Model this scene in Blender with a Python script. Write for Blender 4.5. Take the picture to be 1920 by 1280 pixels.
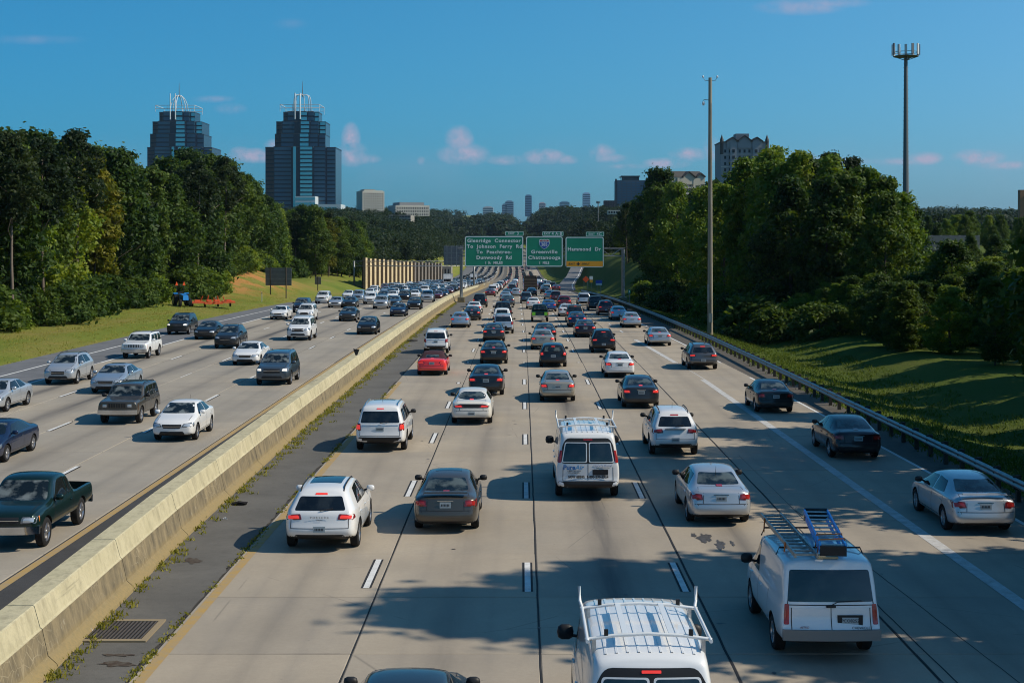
import bpy, bmesh, math, random
import numpy as np
from mathutils import Vector, Matrix
from mathutils.bvhtree import BVHTree
for o in list(bpy.data.objects): bpy.data.objects.remove(o)
scn = bpy.context.scene
COL = scn.collection
rad = math.radians

# ------------------------------------------------------------------ camera, light, exposure
EYE = 8.03
cam = bpy.data.cameras.new('camera'); camo = bpy.data.objects.new('camera', cam); COL.objects.link(camo)
camo.location = (0, 0, EYE)
camo.rotation_euler = (rad(90), 0, 0)
cam.shift_x = -19 / 1920; cam.shift_y = -187 / 1920
cam.sensor_width = 36; cam.lens = 51.375; cam.clip_start = 0.5; cam.clip_end = 20000
scn.camera = camo

SUN_EL, SUN_AZ = 41.0, 95.0          # azimuth clockwise from +Y (ahead) towards +X
sd = Vector((math.sin(rad(SUN_AZ)) * math.cos(rad(SUN_EL)), math.cos(rad(SUN_AZ)) * math.cos(rad(SUN_EL)), math.sin(rad(SUN_EL))))
sun = bpy.data.lights.new('sun', 'SUN'); sun.energy = 4.6; sun.angle = rad(0.53); sun.color = (1.0, 0.9, 0.74)
suno = bpy.data.objects.new('sun', sun); COL.objects.link(suno); suno.location = (60, -5, 60)
suno.rotation_euler = (-sd).to_track_quat('-Z', 'Y').to_euler()

world = bpy.data.worlds.new('World'); scn.world = world; world.use_nodes = True
wt = world.node_tree; wt.nodes.clear()
def wn(t, **k):
    n = wt.nodes.new(t)
    for a, b in k.items(): setattr(n, a, b)
    return n
def wmath(op, a, b=None, c=None, clamp=False):
    n = wn('ShaderNodeMath', operation=op, use_clamp=clamp)
    for i, v in enumerate((a, b, c)):
        if v is None: continue
        if isinstance(v, (int, float)): n.inputs[i].default_value = v
        else: wt.links.new(v, n.inputs[i])
    return n.outputs[0]
sky = wn('ShaderNodeTexSky', sky_type='NISHITA', sun_disc=False, sun_elevation=rad(SUN_EL), sun_rotation=rad(SUN_AZ),
         altitude=300, air_density=1.0, dust_density=0.35, ozone_density=3.0)
tint = wn('ShaderNodeMix', data_type='RGBA', blend_type='MULTIPLY'); tint.inputs[0].default_value = 1.0
wt.links.new(sky.outputs[0], tint.inputs[6]); 
# clouds: small cumulus low above the horizon, placed by azimuth and elevation
tc = wn('ShaderNodeTexCoord'); sp = wn('ShaderNodeSeparateXYZ'); wt.links.new(tc.outputs['Generated'], sp.inputs[0])
hd = Vector((math.sin(rad(SUN_AZ)), math.cos(rad(SUN_AZ)), 0))
cosun = wmath('ADD', wmath('MULTIPLY', sp.outputs[0], hd.x), wmath('MULTIPLY', sp.outputs[1], hd.y))       # brighter, warmer towards the sun's side
tv = wn('ShaderNodeCombineColor')

low = wmath('EXPONENT', wmath('MULTIPLY', wmath('MAXIMUM', sp.outputs[2], 0.0), -9.0))          # 1 at the horizon, fading upwards
wt.links.new(wmath('MULTIPLY', wmath('MULTIPLY_ADD', cosun, 0.48, 1.03), wmath('MULTIPLY_ADD', low, -0.80, 1.28)), tv.inputs[1])
wt.links.new(wmath('MULTIPLY', wmath('MULTIPLY_ADD', low, -0.25, 0.46), wmath('EXPONENT', wmath('MULTIPLY', cosun, 1.6)), clamp=True), tv.inputs[0])
wt.links.new(wmath('MULTIPLY', wmath('MULTIPLY_ADD', low, -0.60, 1.55), wmath('MULTIPLY_ADD', cosun, 0.30, 1.02)), tv.inputs[2])
wt.links.new(tv.outputs[0], tint.inputs[7])
az = wmath('DIVIDE', sp.outputs[0], wmath('MAXIMUM', sp.outputs[1], 0.05))
el = wmath('DIVIDE', sp.outputs[2], wmath('MAXIMUM', sp.outputs[1], 0.05))
cv = wn('ShaderNodeCombineXYZ'); wt.links.new(az, cv.inputs[0]); wt.links.new(el, cv.inputs[1])
nz = wn('ShaderNodeTexNoise'); nz.inputs['Scale'].default_value = 52; nz.inputs['Detail'].default_value = 7; nz.inputs['Roughness'].default_value = 0.62
wt.links.new(cv.outputs[0], nz.inputs['Vector'])
nz2 = wn('ShaderNodeTexNoise'); nz2.inputs['Scale'].default_value = 16; nz2.inputs['Detail'].default_value = 4
wt.links.new(cv.outputs[0], nz2.inputs['Vector'])
CL = [(658, 262, 15, 26, 1), (662, 290, 26, 20, .8), (690, 298, 22, 9, .6), (790, 302, 8, 8, .5), (861, 262, 22, 22, .9), (868, 290, 42, 18, .75), (950, 300, 34, 9, .5),
      (1020, 294, 34, 13, .8), (1062, 300, 20, 8, .5), (1128, 286, 22, 14, .8), (1140, 297, 30, 8, .6), (1250, 306, 38, 9, .7), (1290, 290, 30, 12, .7), (1335, 280, 14, 20, .6),
      (480, 292, 44, 12, .8), (512, 274, 15, 11, .8), (450, 285, 16, 9, .5), (1480, 297, 44, 13, .8), (1560, 303, 70, 8, .6), (1735, 297, 30, 11, .8), (1690, 303, 60, 7, .4), (1835, 296, 44, 14, .9),
      (400, 186, 34, 6, .28), (432, 204, 26, 9, .28), (545, 45, 26, 9, .10), (60, 75, 90, 8, .12), (1500, 14, 70, 13, .45), (1560, 6, 60, 9, .4), (1880, 310, 60, 8, .5), (1180, 312, 40, 5, .4)]
acc = None
for px, py, rx, ry, a in CL:
    ca, ce = (px - 979) / 2740, (453 - py) / 2740
    dx = wmath('MULTIPLY', wmath('SUBTRACT', az, ca), 2740 / rx)
    dy = wmath('MULTIPLY', wmath('SUBTRACT', el, ce), 2740 / ry)
    d = wmath('SQRT', wmath('ADD', wmath('MULTIPLY', dx, dx), wmath('MULTIPLY', dy, dy)))
    m = wmath('MULTIPLY', wmath('SUBTRACT', 1.35, d, clamp=True), a)
    acc = m if acc is None else wmath('MAXIMUM', acc, m)
dens = wmath('MULTIPLY', acc, wmath('MULTIPLY', wmath('SUBTRACT', nz.outputs[0], 0.33, clamp=True), 5.5), clamp=True)
veil = wmath('MULTIPLY', wmath('SUBTRACT', nz2.outputs[0], 0.42, clamp=True), 0.5)
dens = wmath('MAXIMUM', dens, wmath('MULTIPLY', veil, wmath('SUBTRACT', 1.0, wmath('MULTIPLY', wmath('ABSOLUTE', wmath('SUBTRACT', el, 0.052)), 45), clamp=True)))
cm = wn('ShaderNodeMix', data_type='RGBA'); wt.links.new(wmath('MULTIPLY', dens, 0.85), cm.inputs[0])
wt.links.new(tint.outputs[2], cm.inputs[6]); cm.inputs[7].default_value = (5.6, 5.3, 7.2, 1)
bg = wn('ShaderNodeBackground'); bg.inputs[1].default_value = 0.075
wt.links.new(cm.outputs[2], bg.inputs[0]); wo = wn('ShaderNodeOutputWorld'); wt.links.new(bg.outputs[0], wo.inputs[0])

vs = scn.view_settings
vs.view_transform = 'Standard'; vs.look = 'None'; vs.gamma = 1; vs.exposure = 0.0; vs.use_curve_mapping = False
scn.render.engine = 'CYCLES'
cy = scn.cycles
cy.pixel_filter_type = 'BLACKMAN_HARRIS'; cy.filter_width = 1.05
cy.use_denoising = True; cy.max_bounces = 6; cy.diffuse_bounces = 2; cy.glossy_bounces = 3; cy.transmission_bounces = 4; cy.transparent_max_bounces = 6
cy.volume_bounces = 0; cy.caustics_reflective = False; cy.caustics_refractive = False
scn.render.use_persistent_data = False

# ------------------------------------------------------------------ helpers
def mat(name, color, rough=0.6, metal=0.0, coat=0.0, emis=None, estr=0.0, spec=0.5, noise=None, random_v=0.0):
    m = bpy.data.materials.new(name); m.use_nodes = True; nt = m.node_tree; b = nt.nodes['Principled BSDF']
    b.inputs['Base Color'].default_value = (*color, 1); b.inputs['Roughness'].default_value = rough; b.inputs['Metallic'].default_value = metal
    b.inputs['Coat Weight'].default_value = coat; b.inputs['Coat Roughness'].default_value = 0.04; b.inputs['Specular IOR Level'].default_value = spec
    if emis: b.inputs['Emission Color'].default_value = (*emis, 1); b.inputs['Emission Strength'].default_value = estr
    if noise:                                   # (scale, amount) soft dirt / fading over the colour
        N = NT(nt); p = N.pos() if len(noise) < 3 else N.obj()
        f = N.noise(p, noise[0], 5, .6)
        N.link(N.mixc(N.maprange(f, .3, .7, 0, 1), tuple(c * (1 - noise[1]) for c in color), tuple(min(1, c * (1 + noise[1])) for c in color)), b.inputs['Base Color'])
    return m
class NT:
    def __init__(s, nt): s.nt = nt
    def n(s, t, **k):
        x = s.nt.nodes.new(t)
        for a, b in k.items(): setattr(x, a, b)
        return x
    def link(s, a, b): s.nt.links.new(a, b)
    def put(s, sock, v):
        if isinstance(v, (int, float)): sock.default_value = v
        elif isinstance(v, (tuple, list)): sock.default_value = (*v, 1) if len(v) == 3 and sock.type == 'RGBA' else v
        else: s.link(v, sock)
    def pos(s): return s.n('ShaderNodeNewGeometry').outputs['Position']
    def obj(s): return s.n('ShaderNodeTexCoord').outputs['Object']
    def xyz(s, v): o = s.n('ShaderNodeSeparateXYZ'); s.link(v, o.inputs[0]); return o.outputs
    def comb(s, x, y, z):
        o = s.n('ShaderNodeCombineXYZ')
        for i, v in enumerate((x, y, z)): s.put(o.inputs[i], v)
        return o.outputs[0]
    def m(s, op, a, b=None, c=None, clamp=False):
        o = s.n('ShaderNodeMath', operation=op, use_clamp=clamp)
        for i, v in enumerate((a, b, c)):
            if v is not None: s.put(o.inputs[i], v)
        return o.outputs[0]
    def scale(s, v, sc):
        o = s.n('ShaderNodeVectorMath', operation='MULTIPLY'); s.link(v, o.inputs[0]); o.inputs[1].default_value = sc; return o.outputs[0]
    def noise(s, v, sc, det=4, ro=.55):
        o = s.n('ShaderNodeTexNoise'); s.link(v, o.inputs['Vector']); o.inputs['Scale'].default_value = sc; o.inputs['Detail'].default_value = det; o.inputs['Roughness'].default_value = ro; return o.outputs[0]
    def voro(s, v, sc, feat='F1'):
        o = s.n('ShaderNodeTexVoronoi', feature=feat); s.link(v, o.inputs['Vector']); o.inputs['Scale'].default_value = sc; return o.outputs['Distance']
    def maprange(s, v, a, b, c, d):
        o = s.n('ShaderNodeMapRange'); s.put(o.inputs[0], v)
        for i, q in enumerate((a, b, c, d)): o.inputs[i + 1].default_value = q
        return o.outputs[0]
    def mixc(s, f, a, b, bt='MIX'):
        o = s.n('ShaderNodeMix', data_type='RGBA', blend_type=bt); s.put(o.inputs[0], f); s.put(o.inputs[6], a); s.put(o.inputs[7], b); return o.outputs[2]
    def ramp(s, f, pts):
        o = s.n('ShaderNodeValToRGB'); e = o.color_ramp.elements; s.put(o.inputs[0], f)
        while len(e) < len(pts): e.new(0.5)
        for i, (p, c) in enumerate(pts): e[i].position = p; e[i].color = (*c, 1) if len(c) == 3 else c
        return o.outputs[0]
    def bump(s, h, st, dist=0.02):
        o = s.n('ShaderNodeBump'); o.inputs['Strength'].default_value = st; o.inputs['Distance'].default_value = dist; s.put(o.inputs['Height'], h); return o.outputs[0]
def matn(name, fn, rough=0.85, spec=0.3):
    m = bpy.data.materials.new(name); m.use_nodes = True; N = NT(m.node_tree); b = m.node_tree.nodes['Principled BSDF']
    b.inputs['Roughness'].default_value = rough; b.inputs['Specular IOR Level'].default_value = spec
    r = fn(N, b)
    if r is not None: N.link(r, b.inputs['Base Color'])
    return m

class MB:
    """collects geometry with material indices, builds ONE mesh"""
    def __init__(s): s.v = []; s.f = []; s.m = []
    def add(s, v, f, mi=0):
        n = len(s.v); s.v += [tuple(p) for p in v]; s.f += [tuple(i + n for i in q) for q in f]; s.m += [mi] * len(f); return s
    def box(s, x0, x1, y0, y1, z0, z1, mi=0):
        return s.add([(x0, y0, z0), (x1, y0, z0), (x1, y1, z0), (x0, y1, z0), (x0, y0, z1), (x1, y0, z1), (x1, y1, z1), (x0, y1, z1)],
                     [(0, 3, 2, 1), (4, 5, 6, 7), (0, 1, 5, 4), (1, 2, 6, 5), (2, 3, 7, 6), (3, 0, 4, 7)], mi)
    def tube(s, pts, r, n=6, mi=0, r2=None, cap=True):
        pts = [Vector(p) for p in pts]; rings = []; L = len(pts)
        for i, p in enumerate(pts):
            d = (pts[min(i + 1, L - 1)] - pts[max(i - 1, 0)]).normalized()
            u = d.cross(Vector((0, 0, 1)) if abs(d.z) < .9 else Vector((1, 0, 0))).normalized(); w = d.cross(u)
            rr = r if r2 is None else r + (r2 - r) * i / (L - 1)
            if isinstance(r, (list, tuple)): rr = r[i]
            rings.append([p + (u * math.cos(2 * math.pi * k / n + .4) + w * math.sin(2 * math.pi * k / n + .4)) * rr for k in range(n)])
        v = [q for g in rings for q in g]; f = []
        for i in range(L - 1):
            for k in range(n):
                a, b = i * n + k, i * n + (k + 1) % n; f.append((a, b, b + n, a + n))
        if cap: f.append(tuple(range(n - 1, -1, -1))); f.append(tuple((L - 1) * n + k for k in range(n)))
        return s.add(v, f, mi)
    def lathe(s, prof, n=20, axis='z', c=(0, 0, 0), mi=0):
        v = []
        for (r, h) in prof:
            for k in range(n):
                a = 2 * math.pi * k / n; x, y = r * math.cos(a), r * math.sin(a)
                v.append((c[0] + x, c[1] + y, c[2] + h) if axis == 'z' else (c[0] + h, c[1] + x, c[2] + y))
        f = []
        for i in range(len(prof) - 1):
            for k in range(n):
                a, b = i * n + k, i * n + (k + 1) % n; f.append((a, b, b + n, a + n))
        return s.add(v, f, mi)
    def strip(s, A, B, mi=0):          # quad strip between two polylines
        n = len(A); v = list(A) + list(B); return s.add(v, [(i, i + 1, n + i + 1, n + i) for i in range(n - 1)], mi)
    def mesh(s, name, mats, smooth=False, sharp=None):
        me = bpy.data.meshes.new(name); me.from_pydata(s.v, [], s.f)
        for m in (mats if isinstance(mats, (list, tuple)) else [mats]): me.materials.append(m)
        if s.m and max(s.m): me.polygons.foreach_set('material_index', s.m)
        if smooth: me.polygons.foreach_set('use_smooth', [True] * len(s.f))
        if sharp: me.set_sharp_from_angle(angle=rad(sharp))
        me.update(); return me
    def build(s, name, mats, parent=None, smooth=False, loc=None, sharp=None, **props):
        return link(name, s.mesh(name, mats, smooth, sharp), parent, loc, **props)
def link(name, data, parent=None, loc=None, rot=None, scale=None, **props):
    o = bpy.data.objects.new(name, data); COL.objects.link(o)
    if parent is not None: o.parent = parent
    if loc is not None: o.location = loc
    if rot is not None: o.rotation_euler = rot
    if scale is not None: o.scale = scale
    for k, v in props.items(): o[k] = v
    return o
def thing(name, label, cat, loc=(0, 0, 0), rz=0, group=None, scale=None):
    o = link(name, None, None, loc, (0, 0, rz), scale, label=label, category=cat)
    if group: o['group'] = group
    o.empty_display_size = 0.2
    return o
def tagit(o, label, cat, group=None):
    o['label'] = label; o['category'] = cat
    if group: o['group'] = group
    return o
def mesh_np(name, verts, quads, mats, attr=None, mi=None):
    me = bpy.data.meshes.new(name); n = len(verts); q = len(quads); k = quads.shape[1]
    me.vertices.add(n); me.vertices.foreach_set('co', np.asarray(verts, np.float32).ravel())
    me.loops.add(q * k); me.loops.foreach_set('vertex_index', quads.astype(np.int32).ravel())
    me.polygons.add(q); me.polygons.foreach_set('loop_start', np.arange(0, q * k, k, dtype=np.int32))
    try: me.polygons.foreach_set('loop_total', np.full(q, k, np.int32))
    except Exception: pass
    for m in (mats if isinstance(mats, (list, tuple)) else [mats]): me.materials.append(m)
    if mi is not None: me.polygons.foreach_set('material_index', mi.astype(np.int32))
    if attr is not None:
        a = me.attributes.new('tint', 'FLOAT', 'POINT'); a.data.foreach_set('value', attr.astype(np.float32))
    me.update(calc_edges=True); me.validate(); return me
def text_mesh(s, size, extr=0.004, space=1.0, align='CENTER', shear=0.0, bold=0.0, xscale=1.0):
    c = bpy.data.curves.new('lettering', 'FONT'); c.body = s; c.size = size; c.extrude = extr; c.space_character = space
    c.align_x = align; c.align_y = 'CENTER'; c.shear = shear; c.offset = bold; c.resolution_u = 3
    o = bpy.data.objects.new('lettering', c); COL.objects.link(o); bpy.context.view_layer.update()
    me = bpy.data.meshes.new_from_object(o.evaluated_get(bpy.context.evaluated_depsgraph_get()))
    bpy.data.objects.remove(o); bpy.data.curves.remove(c)
    me.transform(Matrix.Scale(xscale, 4, (1, 0, 0)) @ Matrix.Identity(4)); me.materials.clear(); return me
def put_text(s, size, m, parent, loc, rot=(math.pi / 2, 0, 0), name='lettering', **k):
    me = text_mesh(s, size, **k); me.name = name; me.materials.append(m)
    return link(name, me, parent, loc, rot)
def interp(tab):
    xs = [p[0] for p in tab]; ys = [p[1] for p in tab]
    return lambda y: float(np.interp(y, xs, ys))
def sm(a, b, x):
    t = max(0.0, min(1.0, (x - a) / (b - a))); return t * t * (3 - 2 * t)

# ------------------------------------------------------------------ the road's course
_zy = np.arange(-60, 4001, 5.0)
_zr = np.interp(_zy, [-60, 110, 170, 216, 294, 400, 560, 668, 760, 840, 950, 1150, 1400, 1600, 2000, 4000],
                [0, 0, -.3, -.85, -2.3, -4.6, -7.8, -9.5, -10.4, -10.3, -8.6, -2.5, 8, 17, 26, 70])
for _ in range(3): _zr = np.convolve(np.pad(_zr, 4, 'edge'), np.ones(9) / 9, 'valid')
def zroad(y): return float(np.interp(y, _zy, _zr))
cdr = interp([(0, 0), (130, 0), (300, -.8), (670, -1.0), (850, -1.5), (1100, -4), (1250, -9), (1400, -19), (1600, -32), (2000, -60)])
barR = interp([(-40, -8.62), (20, -8.65), (26, -8.71), (40, -9.1), (63, -9.35), (130, -9.55), (216, -9.8), (300, -9.9), (670, -10.0), (850, -10.5), (1100, -13), (1250, -18), (1400, -28), (1600, -41)])
edgR = interp([(-40, 14.35), (41, 14.3), (73, 13.85), (121, 12.6), (170, 11.4), (216, 10.7), (300, 10.3), (670, 10.0), (850, 9.5), (1100, 7), (1250, 2), (1400, -8), (1600, -21)])
solid = interp([(-40, 11.3), (26, 11.15), (41, 11.0), (63, 10.8), (85, 10.55), (100, 10.1), (121, 9.35)])
rail = interp([(-40, 15.4), (50, 15.2), (115, 14.7), (170, 13.8), (216, 13.2), (290, 11.6)])
def lineR(nom): return lambda y: nom + cdr(y)
drL = interp([(0, 0), (40, 0), (130, -.25), (300, -.9), (670, -1.0), (850, -1.5), (1100, -4), (1250, -9), (1400, -19), (1600, -32)])
def lineL(nom): return lambda y: nom + drL(y)
def ysteps(a, b):
    out = [a]; y = a
    while y < b: y += 4 if y < 130 else (8 if y < 700 else 20); out.append(min(y, b))
    return out
def band(name, xl, xr, y0, y1, dz, m, kind=True, nseg=1, parent=None, jit=0.0, seed=0, **props):
    rnd = random.Random(seed); ys = ysteps(y0, y1)
    if jit:
        yy = []; y = y0
        while y < y1: yy.append(y); y += .35 if y < 70 else (1.0 if y < 160 else 4)
        ys = yy + [y1]
    v = []; f = []
    for y in ys:
        a, b = xl(y), xr(y)
        if jit: b += rnd.uniform(-jit, jit); a += rnd.uniform(-jit, jit) * 0
        for k in range(nseg + 1): v.append((a + (b - a) * k / nseg, y, zroad(y) + dz))
    w = nseg + 1
    for i in range(len(ys) - 1):
        for k in range(nseg): f.append((i * w + k, i * w + k + 1, (i + 1) * w + k + 1, (i + 1) * w + k))
    mb = MB().add(v, f)
    if kind: props.setdefault('kind', 'structure')
    return mb.build(name, m, parent, **props)
HAZE = True
# ------------------------------------------------------------------ ground and road materials
def worn(N, x, centers, w, amt):
    """darker oil and rubber track along lane centres"""
    acc = None
    for c, a in centers:
        d = N.m('SUBTRACT', 1.0, N.m('DIVIDE', N.m('ABSOLUTE', N.m('SUBTRACT', x, c)), w), clamp=True)
        d = N.m('MULTIPLY', N.m('MULTIPLY', d, d), a); acc = d if acc is None else N.m('ADD', acc, d)
    return N.m('MULTIPLY', acc, amt)
def f_concrete(base, centers, amt, slabrand=True, darkasph=None):
    def fn(N, b):
        p = N.pos(); x, y, z = N.xyz(p)
        st = N.noise(N.scale(p, (1.2, .06, 1)), 1.0, 6, .6)      # long streaks along the lane
        n1 = N.noise(p, .35, 6, .62); n2 = N.noise(p, 9, 5, .7); n3 = N.noise(p, 60, 3, .6)
        c = N.mixc(N.maprange(n1, .3, .7, 0, 1), tuple(q * .84 for q in base), tuple(q * 1.12 for q in base))
        c = N.mixc(N.maprange(n2, .35, .75, 0, .35), c, tuple(q * .66 for q in base))
        gp = N.noise(N.scale(p, (.5, .16, 1)), 1.0, 5, .62); c = N.mixc(N.maprange(gp, .48, .72, 0, .45), c, (.20, .19, .175))   # greyer scrubbed patches
        cr = N.voro(N.n('ShaderNodeVectorMath', operation='ADD').outputs[0] if False else p, .16, 'DISTANCE_TO_EDGE'); c = N.mixc(N.m('MULTIPLY', N.maprange(cr, 0, .0035, .5, 0), N.maprange(n1, .5, .56, 0, 1)), c, (.07, .065, .06))
        c = N.mixc(N.maprange(n3, .3, .7, 0, .35), c, tuple(q * 1.25 for q in base))
        wr = worn(N, x, centers, 1.05, amt); wr = N.m('MULTIPLY', wr, N.maprange(st, .28, .66, .25, 1.15), clamp=True)
        c = N.mixc(wr, c, (.075, .072, .072))
        wr2 = worn(N, x, [(q + s, 1) for q, _ in centers for s in (-.85, .85)], .42, .16)
        c = N.mixc(N.m('MULTIPLY', wr2, N.maprange(st, .3, .6, .4, 1)), c, (.13, .12, .115))
        if slabrand:
            oi = N.n('ShaderNodeObjectInfo').outputs['Random']
            c = N.mixc(1.0, c, N.ramp(oi, [(0, (.92, .92, .925)), (.5, (1, .995, .985)), (1, (1.05, 1.03, 1.0))]), 'MULTIPLY')
        # small dark spots and drips
        sp_ = N.maprange(N.voro(p, 1.3), .0, .055, .55, 0); c = N.mixc(N.m('MULTIPLY', sp_, N.maprange(n1, .45, .6, 0, 1)), c, (.06, .055, .05))
        N.link(N.bump(N.noise(N.scale(p, (1, .25, 1)), 70, 3, .7), .25, .01), b.inputs['Normal'])
        return c
    return fn
RL = [(-5.2, .35), (-1.5, .45), (2.15, 1.25), (5.85, .7), (9.4, .35), (12.7, .3)]
LL = [(-14, .3), (-18, .6), (-22, 1.25), (-25.8, 1.15)]
M_conR = matn('road_concrete', f_concrete((.355, .305, .238), RL, .82))
M_conL = matn('road_concrete_inbound', f_concrete((.33, .292, .237), LL, .85))
def f_asph(base, fine=1.0, tan=0.0):
    def fn(N, b):
        p = N.pos(); n1 = N.noise(p, .5, 6, .65); n2 = N.noise(p, 40, 4, .7); n3 = N.noise(p, 5, 5, .6)
        c = N.mixc(N.maprange(n1, .3, .7, 0, 1), tuple(q * .75 for q in base), tuple(q * 1.25 for q in base))
        c = N.mixc(N.maprange(n2, .4, .75, 0, .5 * fine), c, tuple(q * 2.0 for q in base))
        c = N.mixc(N.maprange(n3, .5, .8, 0, .4 + tan), c, (.2, .16, .1) if tan else tuple(q * .6 for q in base))
        N.link(N.bump(n2, .5, .01), b.inputs['Normal']); return c
    return fn
M_asph = matn('shoulder_asphalt', f_asph((.105, .098, .086)))
M_asphL = matn('exit_lane_asphalt', f_asph((.135, .138, .145), .4))
M_gut = matn('gutter_asphalt', f_asph((.05, .048, .046)))
M_asphR = matn('right_shoulder_asphalt', f_asph((.085, .075, .062), 1, .25))
def f_paint(base, wear, dark=(.2, .18, .15)):
    def fn(N, b):
        p = N.pos(); n = N.noise(p, 3, 6, .7); n2 = N.noise(p, 30, 4, .7)
        f = N.m('MULTIPLY', N.maprange(n, .38, .72, 0, wear), N.maprange(n2, .3, .6, .4, 1))
        return N.mixc(f, N.mixc(N.maprange(n2, .3, .8, 0, .3), base, tuple(q * .7 for q in base)), dark)
    return fn
M_white = matn('white_road_paint', f_paint((.72, .72, .70), .55))
M_whiteold = matn('worn_white_road_paint', f_paint((.56, .56, .55), 1.0, (.3, .27, .22)))
M_yellow = matn('yellow_road_paint', f_paint((.42, .27, .085), 1.1, (.29, .25, .19)))
M_black = matn('black_contrast_paint', f_paint((.022, .022, .024), .4, (.08, .075, .07)))
def f_grass(kind):
    def fn(N, b):
        p = N.pos(); x, y, z = N.xyz(p)
        n1 = N.noise(N.scale(p, (1, .35, 1)), .16, 6, .62); n2 = N.noise(p, 1.1, 6, .7); n3 = N.noise(N.scale(p, (1, .5, 1)), 6, 5, .75)
        c = N.ramp(n1, [(.3, (.11, .15, .022)), (.46, (.18, .205, .033)), (.58, (.24, .21, .05)), (.74, (.30, .21, .075))])
        c = N.mixc(N.maprange(n2, .35, .7, 0, .6), c, (.14, .19, .028))
        c = N.mixc(N.maprange(n3, .4, .75, 0, .6), c, (.075, .095, .018))
        # lusher growth on the right-hand bank, greens also darkened for tree shade
        c = N.mixc(N.maprange(x, 10, 18, 0, .75), c, N.mixc(N.maprange(n3, .3, .7, 0, 1), (.035, .062, .010), (.075, .115, .018)))
        # bare orange clay on the mound and cut bank
        ca = N.m('SUBTRACT', 1.0, N.m('DIVIDE', N.m('ABSOLUTE', N.m('ADD', x, 47)), 11), clamp=True)
        cb = N.m('SUBTRACT', 1.0, N.m('DIVIDE', N.m('ABSOLUTE', N.m('SUBTRACT', y, 238)), 42), clamp=True)
        cl = N.m('MULTIPLY', N.m('MULTIPLY', ca, cb), N.maprange(N.noise(p, .22, 5, .6), .42, .56, 0, 2.4), clamp=True)
        c = N.mixc(cl, c, N.mixc(n2, (.36, .15, .045), (.44, .22, .08)))
        N.link(N.bump(n3, .8, .15), b.inputs['Normal']); return c
    return fn
M_grass = matn('ground_grass', f_grass(0), .95, .1)
M_soil = mat('forest_soil', (.05, .045, .025), .95)

def bank(x, y, L, R):
    """terrain height beside the road"""
    z = zroad(y)
    far = .0193 * y - 7
    if x < L:
        d = L - x
        side = z * (1 - sm(0, 14, d)) + max(-1.0, z * .25) * sm(0, 14, d)
        h = side + .35 * sm(0, 4, d) + .5 * sm(4, 16, d) + 1.2 * sm(18, 60, d)
        h += 3.3 * math.exp(-((x + 47.5) / 8.5) ** 2 - ((y - 243) / 26) ** 2)
        h += 1.2 * math.exp(-((x + 40.5) / 5) ** 2 - ((y - 300) / 40) ** 2)
        fz = far + 2
    elif x > R:
        d = x - R
        side = z * (1 - sm(0, 18, d)) + max(-1, z * .15) * sm(0, 18, d)
        h = side - .25 * sm(0.2, 2, d) - .75 * sm(2, 6, d) + 1.2 * sm(6, 13, d) + 2.2 * sm(14, 60, d)
        h += 4.5 * sm(170, 290, y) * sm(2, 17, d) * (1 - sm(520, 620, y))
        fz = far + 4
    else: return z
    t = sm(420, 780, y) * sm(4, 60, d)
    return h * (1 - t) + max(fz, h) * t
def Lx(y): return -33.7 + drL(y)
def Rx(y): return rail(y) + .2 if y < 280 else edgR(y) + 1.3 + cdr(y) * 0
def ground_z(x, y): return bank(x, y, Lx(y), Rx(y))
ys = list(np.arange(-60, 130, 4.0)) + list(np.arange(130, 420, 7.0)) + list(np.arange(420, 1000, 20.0)) + list(np.arange(1000, 3000, 80.0)) + list(np.arange(3000, 9001, 600.0))
offs = [0, .25, .6, 1.2, 2, 3, 4, 5, 6, 7.5, 9, 11, 13, 15, 18, 22, 27, 33, 40, 50, 65, 90, 130, 200, 320, 520, 900, 1500, 2600, 4200]
v = []; W_ = None
for y in ys:
    L, R = Lx(y), Rx(y); row = []
    for o in reversed(offs): row.append((L - o, y, bank(L - o - 1e-4, y, L, R)))
    for k in range(1, 6): row.append((L + (R - L) * k / 6, y, zroad(y)))
    for o in offs: row.append((R + o, y, bank(R + o + 1e-4, y, L, R)))
    row = [(a, b, c - (.10 if L <= a <= R else (.06 if (L - .3 < a < R + .3) else 0)) + (random.Random(int(a * 7 + b * 13)).uniform(-.05, .05) if (a < L - 1 or a > R + 1) else 0)) for a, b, c in row]
    W_ = len(row); v += row
f = [(i * W_ + k, i * W_ + k + 1, (i + 1) * W_ + k + 1, (i + 1) * W_ + k) for i in range(len(ys) - 1) for k in range(W_ - 1)]
MB().add(v, f).build('ground', M_grass, smooth=True, kind='structure')

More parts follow.
